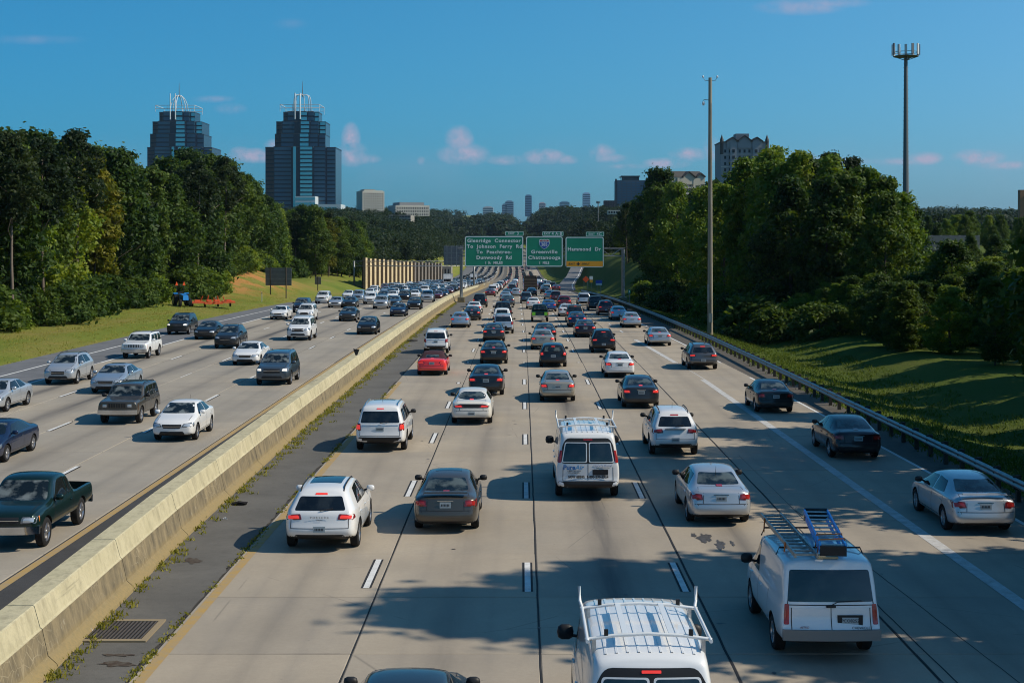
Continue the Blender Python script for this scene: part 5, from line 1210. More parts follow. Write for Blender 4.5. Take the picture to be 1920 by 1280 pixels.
OUTB = [
    ('suv_coupe', -5.23, 37.68, 'white', 'white sloping-backed crossover with glass roof, lights lit, beside the median shoulder', ('sunroof',), (1, 1, 1), 1, 0),
    ('sedan', -2.11, 40.12, 'brown grey', 'dark bronze-grey sedan with boot spoiler and open sunroof, in the second lane from the median', ('sunroof', 'spoiler'), (0.99, 1, 1), 0, 0),
    ('suv', -5.42, 55.60, 'white', 'white three-row SUV with chrome roof rails in the innermost lane', ('sunroof', 'antenna'), (1, 1, 1), 1, 0),
    ('oval_sedan', -2.22, 63.87, 'cream white', 'off-white rounded sedan with oval rear window and wide light band', (), (0.99, 1, 1), 1, 0),
    ('van', 2.04, 45.23, 'white', 'white cargo van with blue and black lettering on its back doors and a roof rack', (), (1, 1, 1), 0, 0),
    ('sedan', 5.61, 41.12, 'silver', 'silver sedan with roof antenna right of the lettered van', ('antenna',), (0.98, 1, 1), 0, 0),
    ('astro_van', 5.89, 27.85, 'white', 'white panel van carrying two ladders on its roof', (), (1, 1, 1), 0, 0),
    ('suv_coupe', 5.71, 54.43, 'white', 'white crossover with chrome tailgate bar ahead of the silver antenna sedan', ('antenna',), (0.96, 1, 1.05), 0, 0),
    ('sedan', 5.73, 70.12, 'dark grey', 'dark grey sedan ahead of the white crossover with antenna', (), (0.98, 1, 1), 1, 0),
    ('sedan', 1.78, 72.87, 'beige', 'beige sedan ahead of the lettered cargo van', (), (0.98, 1, 1), 1, 0),
    ('sedan', -1.88, 75.84, 'black', 'large black sedan with bright tail lights ahead of the oval-window sedan', (), (1.02, 1.03, 1.03), 1, 0),
    ('convertible', -5.41, 87.40, 'red', 'bright red convertible with dark maroon soft top raised', (), (1, 0.97, 0.95), 1, 0),
    ('suv', -6.21, 104.93, 'white', 'boxy white SUV directly ahead of the red convertible', (), (0.93, 0.92, 0.98), 0, 0),
    ('sedan', -1.87, 95.62, 'black', 'black sedan with black mirrors ahead of the large black sedan', (), (1, 1, 1), 1, 0),
    ('hatchback', 1.99, 93.32, 'black', 'black hatchback with lit tail lamps ahead of the beige sedan', (), (1, 1.08, 1), 1, 0),
    ('sedan', 5.76, 85.89, 'white', 'white sedan with black lower bumper ahead of the dark grey sedan', (), (0.98, 0.98, 1), 1, 0),
    ('suv_coupe', 11.35, 91.43, 'grey', 'dark grey crossover beside the solid white line', (), (1, 1, 1), 1, 0),
    ('sedan', 11.86, 68.17, 'black', 'black sedan with silver wheels in the exit lane, behind the dark grey crossover', (), (0.97, 0.95, 1), 0, 0),
    ('sedan', 12.35, 53.62, 'plum black', 'very dark plum sedan in the exit lane shade beside the guardrail', (), (1, 1, 1), 0, 0),
    ('sedan', 12.66, 39.87, 'silver', 'silver sedan with boot lip close to the guardrail in the exit lane', ('spoiler',), (1, 1, 1), 0, 0),
    ('coupe', 10.67, 112.93, 'silver', 'silver two-door coupe at the start of the solid white line', (), (1, 0.94, 0.97), 1, 0),
    ('sedan', 10.44, 138.62, 'silver', 'silver sedan second ahead of the silver coupe', (), (1, 1, 1), 1, 1),
    ('sedan', 10.19, 153.37, 'silver blue', 'pale blue-silver sedan just ahead of the silver sedan near the guardrail bend', (), (1, 1, 1), 1, 1),
    ('suv_coupe', 5.91, 105.73, 'black', 'small black crossover with red lamps behind a dark maroon sedan', (), (0.95, 0.95, 1.03), 1, 0),
    ('sedan', 5.36, 123.62, 'plum black', 'dark maroon sedan ahead of the small black crossover', (), (1, 1, 1), 1, 0),
    ('sedan', 1.56, 108.87, 'beige', 'grey-beige sedan ahead of the black hatchback', (), (1, 1, 1), 1, 0),
    ('sedan', 1.86, 117.87, 'dark grey', 'dark sedan half hidden ahead of the grey-beige sedan', (), (1, 1, 1), 1, 0),
    ('sedan', -2.30, 117.87, 'dark grey', 'dark grey sedan with lit round tail lights ahead of the black sedan', (), (0.98, 1, 1), 1, 0),
    ('suv', -1.66, 128.90, 'silver', 'silver SUV with dark rear glass behind a white pickup', (), (0.94, 0.95, 0.98), 0, 1),
    ('coupe', -5.91, 138.62, 'silver blue', 'silver-blue sedan nearest the median ahead of the boxy white SUV', (), (1, 1, 1), 1, 1),
    ('sedan', -5.29, 153.37, 'black', 'black sedan with green-tinted rear glass ahead of the silver-blue sedan', (), (1, 1, 1), 1, 1),
    ('sedan', -5.55, 168.12, 'white', 'white sedan just ahead of the black green-glass sedan', (), (1, 1, 1), 1, 1),
    ('suv', -5.54, 191.15, 'black', 'black SUV with bright brake lights near the base of the sign gantry', (), (0.95, 0.95, 1), 1, 2),
    ('sedan', -5.61, 255.37, 'dark red', 'dark red car low beside the median, past the gantry post', (), (1, 1, 1), 1, 2),
    ('suv', -5.71, 283.35, 'white', 'white SUV ahead of the dark red car beside the median', (), (1, 1, 1), 1, 2),
    ('sedan', -5.56, 353.62, 'white', 'small white sedan ahead of the white SUV in the median lane', (), (1, 1, 1), 0, 2),
    ('suv', -5.97, 418.85, 'white', 'white SUV ahead of the small white sedan in the median lane', (), (1, 1, 1), 0, 2),
    ('pickup', -2.03, 153.20, 'black', 'tall black pickup truck in the second lane', (), (1.06, 1, 1.12), 0, 1),
    ('pickup', -1.97, 141.20, 'white', 'white pickup truck between the black pickup and the silver SUV', (), (1, 1, 1), 0, 1),
    ('sedan', -1.96, 197.87, 'blue grey', 'blue-grey car directly ahead of the tall black pickup', (), (1, 1, 1), 0, 2),
    ('sedan', -2.53, 222.87, 'silver', 'silver car two ahead of the tall black pickup', (), (1, 1, 1), 0, 2),
    ('sedan', -2.57, 250.62, 'black', 'black car three ahead of the tall black pickup', (), (1, 1, 1), 0, 2),
    ('hatchback', -1.12, 255.63, 'silver', 'silver hatchback right of the black car in the second lane', (), (1, 1, 1), 1, 2),
    ('sedan', -2.18, 313.12, 'white', 'white car in the second lane behind a red one', (), (1, 1, 1), 0, 2),
    ('sedan', -2.29, 391.37, 'dark red', 'red car in the second lane under the large sign', (), (1, 1, 1), 1, 2),
    ('sedan', 1.75, 261.80, 'black', 'black car close behind the dump truck', (), (1, 1, 1), 0, 2),
    ('sedan', 1.75, 269.20, 'silver blue', 'pale blue car tucked right behind the dump truck', (), (1, 1, 1), 0, 2),
    ('suv', 0.61, 207.95, 'blue grey', 'blue-grey SUV two cars behind the dump truck', (), (0.9, 0.9, 0.95), 0, 2),
    ('sedan', 1.43, 185.12, 'white', 'white sedan with dark rear window two rows behind the dump truck', (), (1, 1, 1), 1, 2),
    ('pickup', 1.82, 149.70, 'dark green', 'dark pickup truck with bright green tailgate panels', (), (1, 1, 1.05), 0, 1),
    ('sedan', 3.23, 176.12, 'blue', 'blue sedan with lit tail lights in the fourth lane', (), (1, 1, 1), 1, 2),
    ('sedan', 4.45, 233.62, 'silver', 'silver car with lit brake lights in the fourth lane', (), (1, 1, 1), 1, 2),
    ('suv', 5.00, 216.70, 'dark red', 'dark red wagon beside the silver car in the fourth lane', (), (0.9, 0.9, 0.9), 1, 2),
    ('suv_coupe', 5.48, 189.18, 'dark red', 'dark maroon crossover ahead of the bright white coupe', (), (1, 1, 1), 1, 2),
    ('coupe', 4.95, 162.37, 'white', 'bright white low coupe behind the dark maroon crossover', (), (1, 1, 0.95), 0, 1),
    ('suv', 5.41, 148.90, 'brown grey', 'brownish SUV behind the bright white coupe', (), (0.95, 0.95, 1), 1, 1),
    ('sedan', 5.28, 139.62, 'dark blue', 'dark blue sedan behind the brownish SUV', (), (1, 1, 1), 1, 1),
    ('suv', 8.41, 197.90, 'silver', 'silver SUV at the back of three by the guardrail', (), (0.95, 0.95, 1), 0, 2),
    ('suv', 9.03, 179.65, 'black', 'black SUV between the silver SUV and the dark red SUV', (), (0.95, 0.95, 1), 0, 2),
    ('suv_coupe', 9.51, 165.18, 'dark red', 'dark red SUV with bright tail lights near the guardrail', (), (1, 1, 1.05), 1, 1),
    ('sedan', 4.46, 283.37, 'dark grey', 'dark grey car in the right-hand lane past the gantry', (), (1, 1, 1), 0, 2),
    ('hatchback', 6.64, 378.38, 'black', 'black hatchback with red lamps right of the dump truck', (), (1, 1, 1), 1, 2),
    ('suv', 5.88, 502.60, 'silver', 'silver SUV ahead to the right of the dump truck', (), (1, 1, 1), 0, 2),
]
INB = [
    ('pickup', -13.42, 37.78, 'dark green', 'dark green pickup truck with chrome bumper, nearest the median in the inbound lanes', (), (1, 1, 1), 0, 0),
    ('coupe', -19.69, 52.41, 'dark blue', 'dark coupe cut off at the frame edge in the inbound lanes', (), (1, 1, 0.95), 0, 0),
    ('sedan', -14.03, 58.48, 'white', 'white compact sedan with antenna, nearest white car to the median inbound', ('antenna',), (0.95, 0.93, 1.02), 0, 0),
    ('old_suv', -17.75, 64.02, 'brown grey', 'bronze-grey boxy off-roader with seven-bar grille and roof rack', (), (1, 1, 1), 0, 0),
    ('suv_coupe', -25.98, 81.72, 'silver', 'silver compact SUV nearest the outer edge line', (), (0.95, 0.93, 1.03), 0, 0),
    ('sedan', -25.21, 68.16, 'silver', 'silver sedan half out of the frame beside the silver compact SUV', (), (1, 1, 1), 0, 0),
    ('sedan', -21.96, 76.94, 'silver blue', 'silver-blue sedan with sunroof and dark grille behind the bronze-grey off-roader', ('sunroof',), (1, 0.97, 1), 0, 0),
    ('old_suv', -26.65, 100.23, 'white', 'white boxy off-roader with barred grille and roof bars', (), (1.02, 1.05, 1.05), 0, 0),
    ('suv', -30.14, 127.42, 'black', 'black SUV furthest out, next to the grass verge', (), (1, 0.95, 1), 1, 1),
    ('sedan', -26.30, 120.66, 'black', 'black sedan between two dark SUVs', (), (1, 1, 1), 0, 0),
    ('suv_coupe', -22.35, 109.90, 'dark grey', 'black crossover with chrome grille right of the black sedan', (), (0.98, 1, 1.05), 0, 0),
    ('sedan', -17.98, 94.66, 'white', 'white sedan ahead of the black crossover, third lane from the verge', (), (1, 1, 1), 0, 0),
    ('suv', -13.96, 81.42, 'blue grey', 'slate-grey SUV with lit lamps near the median', (), (1, 0.95, 1), 1, 0),
    ('suv', -18.34, 119.37, 'white', 'largest white SUV, ahead of a smaller white SUV', (), (1.02, 1, 1.06), 0, 0),
    ('suv', -22.58, 151.17, 'white', 'white SUV following the large white SUV', (), (0.95, 0.95, 1), 0, 1),
    ('sedan', -25.88, 154.66, 'white', 'white sedan with wide black grille beside the verge side line', (), (1, 1, 1), 0, 1),
    ('suv', -26.32, 172.92, 'dark blue', 'dark blue SUV behind the white sedan with black grille', (), (0.95, 0.95, 0.95), 0, 1),
    ('sedan', -18.14, 151.16, 'dark grey', 'dark grey sedan in the middle inbound lane', (), (1, 1, 1), 0, 1),
    ('hatchback', -13.62, 127.51, 'black', 'black hatchback alone nearest the median wall inbound', (), (1.02, 1.02, 1.02), 0, 1),
    ('suv', -28.57, 207.87, 'white', 'white SUV by the grass near the clay mound', (), (1, 1, 1), 0, 2),
    ('sedan', -24.27, 189.16, 'silver', 'silver car with lit headlights behind the white SUV by the grass', (), (1, 1, 1), 1, 2),
    ('sedan', -22.47, 189.16, 'dark grey', 'dark car right of the silver car with lit headlights', (), (1, 1, 1), 0, 2),
    ('sedan', -27.99, 233.66, 'white', 'white car behind the silver car with lit headlights', (), (1, 1, 1), 0, 2),
    ('suv', -24.45, 216.67, 'silver blue', 'pale blue-silver SUV beside the white car', (), (0.95, 0.95, 1), 0, 2),
    ('suv_coupe', -21.43, 205.15, 'white', 'white crossover beside the pale blue-silver SUV', (), (1, 1, 1), 0, 2),
    ('suv', -17.99, 185.12, 'silver', 'silver minivan behind the dark grey middle-lane sedan', (), (1, 1, 0.95), 1, 2),
    ('sedan', -17.09, 193.41, 'blue grey', 'blue-grey car beside the silver minivan', (), (1, 1, 1), 0, 2),
    ('sedan', -13.88, 162.41, 'dark blue', 'dark blue sedan with black windscreen beside the median wall', (), (1, 1, 1), 0, 1),
    ('hatchback', -13.63, 183.26, 'black', 'black compact car behind the dark blue sedan', (), (1.02, 1.02, 1), 0, 2),
    ('suv', -13.93, 213.62, 'silver', 'silver SUV close to the median wall behind the black compact car', (), (1, 1, 1), 0, 2),
    ('suv', -17.62, 216.67, 'black', 'black SUV with lit lamps left of the silver SUV by the wall', (), (0.95, 0.95, 1), 1, 2),
    ('sedan', -17.58, 237.66, 'white', 'white sedan behind the black SUV with lit lamps', (), (1, 1, 1), 0, 2),
    ('sedan', -13.39, 229.91, 'dark red', 'dark red car with bright lamps by the median wall', (), (1, 1, 1), 1, 2),
    ('sedan', -13.34, 246.16, 'dark blue', 'dark blue car behind the dark red car by the wall', (), (1, 1, 1), 1, 2),
    ('sedan', -13.90, 277.16, 'dark red', 'maroon car two behind the bright-lamped dark red car', (), (1, 1, 1), 1, 2),
    ('suv', -14.03, 297.12, 'black', 'black SUV beside the gantry base inbound', (), (1, 1, 1), 0, 2),
    ('suv', -27.72, 271.37, 'white', 'white SUV in front of the noise wall', (), (1, 1, 1), 0, 2),
    ('sedan', -26.66, 283.41, 'silver blue', 'pale blue car near the noise wall', (), (1, 1, 1), 0, 2),
    ('sedan', -20.55, 229.91, 'white', 'white sedan in the third row before the noise wall', (), (1, 1, 1), 0, 2),
    ('suv', -25.33, 304.87, 'white', 'white SUV halfway along the noise wall', (), (1, 1, 1), 0, 2),
    ('sedan', -21.98, 229.91, 'dark grey', 'dark grey car left of a white sedan near the noise wall', (), (1, 1, 1), 0, 2),
    ('suv', -23.38, 313.12, 'dark grey', 'dark SUV beside the white SUV near the noise wall', (), (1, 1, 1), 0, 2),
    ('suv', -18.28, 271.37, 'white', 'white SUV behind a white sedan inbound', (), (1, 1, 1), 0, 2),
    ('suv', -25.28, 365.62, 'white', 'white SUV near the end of the noise wall', (), (1, 1, 1), 0, 2),
    ('sedan', -18.16, 297.16, 'blue grey', 'blue-grey car left of the gantry inbound', (), (1, 1, 1), 0, 2),
    ('sedan', -18.58, 331.91, 'dark green', 'dark green car left of the black SUV by the gantry', (), (1, 1, 1), 0, 2),
]
# lettering helper
def fit_text(s, cap, width, m, par, loc, **k):
    """lettering with a given capital height and overall width"""
    o = put_text(s, cap / .70, m, par, loc, extr=.003, **k); me = o.data
    xs = [v.co.x for v in me.vertices]; w = max(xs) - min(xs); c = (max(xs) + min(xs)) / 2
    me.transform(Matrix.Diagonal((width / w, 1, 1, 1)) @ Matrix.Translation((-c, 0, 0))); return o
# ------------------------------------------------------------------ placing the traffic
GO = 'vehicles queueing outbound, seen from behind'; GI = 'vehicles driving inbound, seen from the front'
occ = []
cars = {}
for kind, x, y, col, label, ex, sc, lit, lod in OUTB:
    cars[label] = vehicle(kind, x, y, col, label, GO, 1, lod, bool(lit), sc, ex if lod < 2 else (), bodymirror=(kind == 'suv_coupe' and y < 40)); occ.append((x, y, 1))
for kind, x, y, col, label, ex, sc, lit, lod in INB:
    cars[label] = vehicle(kind, x, y, col, label, GI, -1, lod, bool(lit), sc, ex if lod < 2 else ()); occ.append((x, y, -1))
vehicle('sedan', -1.75, 20.0, 'dark grey', 'dark car of which only the roof shows at the bottom edge of the frame', GO, 1, 0, False)
van2 = vehicle('van', 1.85, 20.75, 'white', 'white van with bare metal ladder rack, cut off by the bottom edge', GO, 1, 0, True)
van1 = cars['white cargo van with blue and black lettering on its back doors and a roof rack']
astro = cars['white panel van carrying two ladders on its roof']
mp = model('pickup'); pk = cars['dark pickup truck with bright green tailgate panels']
for s in (-1, 1):
    q = mp.hit('R', s * .62, .86, .012); MB().box(q.x - .16, q.x + .16, q.y - .03, q.y, .66, .98).build('green_panel', mat('fluorescent_green', (.20, .62, .03), .5), pk)
eq = cars['white crossover with chrome tailgate bar ahead of the silver antenna sedan']; q = model('suv_coupe').hit('R', 0, .93, .01)
MB().box(-.40, .40, q.y - .03, q.y + .03, .985, 1.015).build('tailgate_bar', M_chr, eq)
def rack(par, two=True):
    c = model('van'); zt = 2.24
    for s in (-1, 1):
        x = s * .90
        MB().tube([(x, -2.35, zt - .02), (x, -.3, zt - .02)], .028, 8).build('rack_rail', M_rackw, par, True, sharp=50)
        MB().tube([(x, -.32, zt - .02), (x * 1.03, -.22, zt + .06), (x * 1.04, -.16, zt + .27)], .026, 8).build('rack_upright', M_rackw, par, True, sharp=50)
    for y in (-2.2, -.4):
        MB().tube([(-.93, y, zt - .03), (-.5, y, zt + .03), (0, y, zt + .055), (.5, y, zt + .03), (.93, y, zt - .03)], .027, 8).build('rack_crossbar', M_rackw, par, True, sharp=50)
        for s in (-1, 1):
            MB().box(s * .80 - .03, s * .80 + .03, y - .05, y + .05, 1.98, zt - .02).build('rack_foot', M_alu, par)
            MB().box(s * .62 - .03, s * .62 + .03, y - .02, y + .02, zt, zt + .12).build('ladder_stop', M_blk, par)
    for x in (-.34, .34): MB().box(x - .04, x + .04, -2.2, -.4, zt + .035, zt + .06).build('rack_walkway_bar', M_rackw, par)
    for k in range(9):
        x = -.64 + .16 * k; A = [c.hit('T', x - .016, .4 + q * .4, .012) for q in range(9)]; B = [c.hit('T', x + .016, .4 + q * .4, .012) for q in range(9)]; n = len(A)
        MB().add(A + B + [p - Vector((0, 0, .03)) for p in A + B], [(q, q + 1, n + q + 1, n + q) for q in range(n - 1)] + [(q, q + 1, 2 * n + q + 1, 2 * n + q) for q in range(n - 1)] + [(n + q, n + q + 1, 3 * n + q + 1, 3 * n + q) for q in range(n - 1)]).build('roof_rib', PAINT['white'], par)
rack(van1); rack(van2)
hv = model('van').hit; L = model('van').L
def vtext(s, size, m, x, z, par=van1, h=hv, name='lettering', **k):
    y = h('R', x, z, 0).y - .018
    return put_text(s, size, m, par, (x, y, z), name=name, extr=.002, **k)
vtext('Pure', .19, M_blue, -.56, 1.03, bold=.006, align='LEFT') if False else None
vtext('Pure', .20, M_blue, -.58, 1.04, bold=.007); vtext('Air', .20, mat('light_blue_lettering', (.10, .34, .62), .5), -.27, 1.04, shear=.2, bold=.004)
vtext('1-800-230-2524', .065, M_ink, -.44, .935); vtext('www.pureair.com', .05, M_ink, -.44, .885)
vtext("How's My Driving?", .075, M_blue, .46, 1.10); vtext('Call 1-800-230-2524', .05, M_ink, .46, 1.035)
for s_, w_, x_ in (('NOW HIRING', .50, -.36), ('1-800-230-2524', .66, .30)): fit_text(s_, .078, w_, M_ink, van1, (x_, hv('R', x_, .755, 0).y - .018, .755), bold=.005)
y_ = hv('R', .36, .90, 0).y
MB().box(.14, .62, y_ - .022, y_ - .004, .81, .98).build('plate_holder', M_blk, van1)
ha = model('astro_van').hit
vtext('PCO8252', .085, M_ink, .36, .815, astro, lambda a, b, c, d: ha('R', .36, .8, .012) + Vector((0, .006, 0)), name='plate_characters')
vtext('CHEVROLET', .07, M_ink, .58, .69, astro, ha); vtext('ASTRO', .055, mat('red_lettering', (.35, .06, .04), .5), -.52, .70, astro, ha, shear=.2)
ya = ha('R', .1, 1.1, 0).y
MB().tube([(.02, ya - .03, 1.115), (.12, ya - .04, 1.17), (.6, ya - .03, 1.19)], .009, 5).build('wiper', M_blk, astro)
MB().box(-.09, .09, ya - .035, ya, 1.06, 1.10).build('door_handle', M_blk, astro)
mc = cars['white sloping-backed crossover with glass roof, lights lit, beside the median shoulder']
hm = model('suv_coupe').hit
vtext('PORSCHE', .075, mat('grey_lettering', (.2, .2, .21), .3, .5), 0, .915, mc, hm, space=1.7); vtext('Macan', .05, M_ink, 0, .855, mc, hm, space=1.2)
# ladders riding on the panel van
def ladder(name, label, loc, rot, length, w, mrail, mrung, n, thick=.06, double=False):
    t = thing(name, label, 'ladder', loc); t.rotation_euler = rot
    for s in (-1, 1):
        m_ = MB(); m_.box(s * w / 2 - .018, s * w / 2 + .018, 0, length, 0, .085); m_.build('side_rail', mrail, t)
        if double: MB().box(s * w / 2 * .9 - .018, s * w / 2 * .9 + .018, 0, length * .96, -.15, -.075).build('side_rail', mrail, t)
    for k in range(n):
        y = .12 + (length - .24) * k / (n - 1); MB().tube([(-w / 2, y, .045), (w / 2, y, .045)], .017, 6).build('rung', mrung, t)
        if not double: MB().box(-w / 2 + .02, w / 2 - .02, y + .10, y + .13, -.01, .01).build('rung', mrung, t)
    return t
ax, ay = astro.location.x, astro.location.y
M_lad = mat('weathered_aluminium', (.33, .33, .31), .45, .6, noise=(14, .3)); M_ladb = mat('blue_fibreglass', (.03, .36, .82), .4); M_org = mat('orange_strap', (.72, .17, .03), .6)
l1 = ladder('ladder', 'grey aluminium extension ladder on the driver side of the panel van roof', (ax - .45, ay - 2.3, 1.99), (rad(1.0), 0, rad(.5)), 3.85, .42, M_lad, M_lad, 13)
l2 = ladder('ladder', 'blue step ladder with orange straps on the panel van roof', (ax + .06, ay - 2.3, 2.17), (rad(.5), 0, rad(-6)), 3.5, .48, M_ladb, M_alu, 9, double=True)
MB().box(-.25, .25, -.04, .02, -.14, .05).build('foot', M_blk, l2); MB().box(-.24, .24, 3.45, 3.56, -.16, .10).build('top_cap', M_blk, l2)
for y in (.25, .7):
    MB().tube([(-.27, y, -.14), (-.25, y, .11), (.25, y + .1, .12), (.27, y, -.2)], .016, 5).build('strap', M_org, l2)
MB().tube([(-.24, .9, .1), (-.26, .92, -.22)], .016, 5).build('strap', M_org, l1); MB().tube([(-.24, 3.2, .1), (-.26, 3.2, -.2)], .016, 5).build('strap', M_org, l1)
r1 = MB().tube([(-.86, -1.3, 1.84), (-.80, -1.3, 1.98), (.80, -1.3, 1.98), (.86, -1.3, 1.84)], .018, 6).build('roof_bar', M_blk, astro)
MB().tube([(-.84, .6, 1.84), (-.78, .6, 2.0), (.78, .6, 2.0), (.84, .6, 1.84)], .018, 6).build('roof_bar', M_blk, astro)
MB().box(-.2, .2, -2.1, -1.8, 1.93, 1.962).build('roof_plate', mat('tan_board', (.45, .37, .22), .7), astro)

# dump truck and box trucks
def truck_wheels(t, ys_, w, r=.5):
    tw, rw = wheel_mesh(r, .3, True); wm = tw.mesh('wheel', M_rub, True, 40); rm = rw.mesh('rim', M_rim, True, 40)
    for y in ys_:
        for s in (-1, 1): q = link('wheel', wm, t, (s * w, y, r), (0, 0, 0 if s > 0 else math.pi)); link('rim', rm, q)
dt = thing('dump_truck', 'brown dump truck with high ribbed tailgate in the middle outbound lane', 'truck', (1.6, 277, zroad(280)), group=GO)
M_dump = mat('rusty_truck_body', (.075, .052, .036), .8, noise=(2, .35, 1))
mb = MB()
for s in (-1, 1): mb.box(s * 1.2 - .05, s * 1.2 + .05, .1, 5.6, 1.0, 3.3)
mb.box(-1.2, 1.2, 5.5, 5.6, 1.0, 3.5); mb.box(-1.2, 1.2, .1, 5.6, .95, 1.1); mb.build('dump_body', M_dump, dt)
MB().box(-1.18, 1.18, 0, .09, 1.0, 3.1).build('tailgate', M_dump, dt)
for z in (1.25, 1.8, 2.35, 2.9): MB().box(-1.2, 1.2, -.07, -.002, z - .07, z + .07).build('tailgate_rib', mat('pale_dusty_steel', (.2, .16, .12), .8), dt)
mb = MB(); mb.box(-1.1, 1.1, 5.9, 8.2, .9, 2.75); mb.box(-1.0, 1.0, 8.2, 9.2, .9, 1.9); mb.build('cab', PAINT['dark red'], dt)
MB().box(-.5, .5, .3, 8.6, .6, .85).build('chassis', M_und, dt); truck_wheels(dt, (1.2, 2.5, 8.1), 1.0)
for s in (-1, 1): MB().box(s * .95 - .12, s * .95 + .12, -.05, .03, .7, .85).build('tail_light', M_tail, dt)
def boxtruck(x, y, label, h, facing=-1):
    z = zroad(y); t = thing('box_truck', label, 'truck', (x, y, z), group=GI)
    MB().box(-1.2, 1.2, 2.4, 9.0, .9, h).build('cargo_box', PAINT['white'], t)
    mb = MB(); mb.box(-1.05, 1.05, .6, 2.3, .6, 2.5); mb.box(-.95, .95, 0, .6, .6, 1.5); mb.build('cab', PAINT['white'], t)
    MB().box(-.95, .95, .57, .597, 1.6, 2.35).build('windscreen', M_glass, t); MB().box(-.6, .6, -.02, -.003, .8, 1.3).build('grille', M_blk, t)
    truck_wheels(t, (1.2, 7.2), 1.0, .45)
boxtruck(-20.6, 402, 'white box truck standing above the inbound queue near the second gantry', 3.7)
boxtruck(-17.4, 520, 'small white box truck far along the inbound lanes', 3.5)
occ += [(1.6, 277, 1), (1.6, 282, 1), (-20.6, 402, -1), (-20.6, 408, -1), (-17.4, 520, -1), (-17.4, 526, -1)]
# the rest of both queues, beyond what can be told apart
rq = random.Random(17); KL = ['sedan', 'sedan', 'suv', 'suv_coupe', 'sedan', 'hatchback', 'pickup', 'coupe', 'suv']
CLR = ['white', 'silver', 'black', 'dark grey', 'white', 'blue grey', 'silver', 'black', 'dark red', 'grey', 'dark blue', 'beige', 'white', 'silver blue']
DW = {'sedan': 'sedan', 'suv': 'SUV', 'suv_coupe': 'crossover', 'hatchback': 'hatchback', 'pickup': 'pickup', 'coupe': 'coupe'}
fillN = 0; mass = []
def fill(lanes, y0, y1, face, gap0, group):
    global fillN
    for li, X in enumerate(lanes):
        y = y0 + rq.uniform(0, 8); n = 0
        while y < y1:
            xx = X + (cdr(y) if face > 0 else drL(y)) + rq.uniform(-.25, .25)
            if all(not (abs(a - xx) < 2.0 and abs(b - y) < 6.4) for a, b, f_ in occ if f_ == face):
                kd = rq.choice(KL); cl = rq.choice(CLR)
                if y < 560:
                    lane = ('in the lane beside the median', 'second lane from the median', 'third lane from the median', 'fourth lane from the median', 'in the outermost lane')[li]
                    side = 'outbound' if face > 0 else 'inbound'
                    zone = 'by the noise wall' if 330 < y < 420 else ('just past the gantry' if y <= 330 else 'far down the dip')
                    vehicle(kd, xx, y, cl, f'{cl} {DW[kd]} {side} {lane}, {zone}', group, face, 2, rq.random() < (.75 if face > 0 else .4)); fillN += 1
                elif rq.random() < .72: mass.append((kd, xx, y, cl if rq.random() < .6 else 'silver', face))
                occ.append((xx, y, face))
            y += gap0 + rq.uniform(0, 7)
fill([-5.2, -1.5, 2.15, 5.9], 296, 980, 1, 8.2, GO); fill([8.6], 330, 700, 1, 26, GO)
fill([-14.1, -18.1, -22.0, -25.9], 246, 980, -1, 7.6, GI); fill([-29.6], 300, 560, -1, 16, GI)
# joined mass of cars too far to tell apart, including the ones climbing the far hill
for i in range(150):
    y = rq.uniform(1150, 1720); X = cdr(y) + rq.choice([-14, -18, -22, -26, -5, -1.5, 2, 6]); mass.append((rq.choice(KL), X, y, rq.choice(['white', 'silver', 'white', 'silver', 'dark grey']), -1 if X < cdr(y) - 9 else 1))
mv = []; mf = []; mmi = []; fm = [PAINT[c] for c in dict.fromkeys(CLR)] + [M_glass, M_lit, M_headlit, M_rub]; ix = {m.name: i for i, m in enumerate(fm)}
mb = MB()
for kd, x, y, cl, fc in mass:
    z = zroad(y); h = 1.45 if kd in ('sedan', 'coupe', 'hatchback') else 1.75; ci = ix['paint_' + cl]; w = .88
    prof_ = [(0, .3), (0, .95), (.25, 1.02), (1.0, 1.05), (1.5, h), (2.9, h), (3.6, 1.0), (4.5, .85), (4.6, .3)]
    if fc < 0: prof_ = [(4.6 - a, b) for a, b in prof_][::-1]
    v = [(x + s * (w if b <= 1.05 else w * .72), y + a, z + b) for s in (-1, 1) for a, b in prof_]; n = 9
    for i in range(n - 1):
        b0, b1 = prof_[i][1], prof_[i + 1][1]; gl = (b0 > 1.1 or b1 > 1.1) and b0 != b1
        mb.add([v[i], v[i + 1], v[n + i + 1], v[n + i]], [(0, 1, 2, 3)], ix['tinted_glass'] if gl else ci)
    for s in (0, 1): mb.add([v[s * n + i] for i in range(n)], [tuple(range(n))], ci)
    lm = ix['brake_light_lit'] if fc > 0 else ix['headlight_lit']
    if rq.random() < .8:
        for s in (-1, 1): mb.box(x + s * .68 - .16, x + s * .68 + .16, y - .03, y - .01, z + .68, z + .86, lm)
    for s in (-1, 1): mb.box(x + s * .7 - .12, x + s * .7 + .12, y + .5, y + 1.1, z, z + .4, ix['tyre_rubber'])
o = mb.build('distant_traffic', fm); o['kind'] = 'stuff'
print('filled', fillN, 'mass', len(mass))

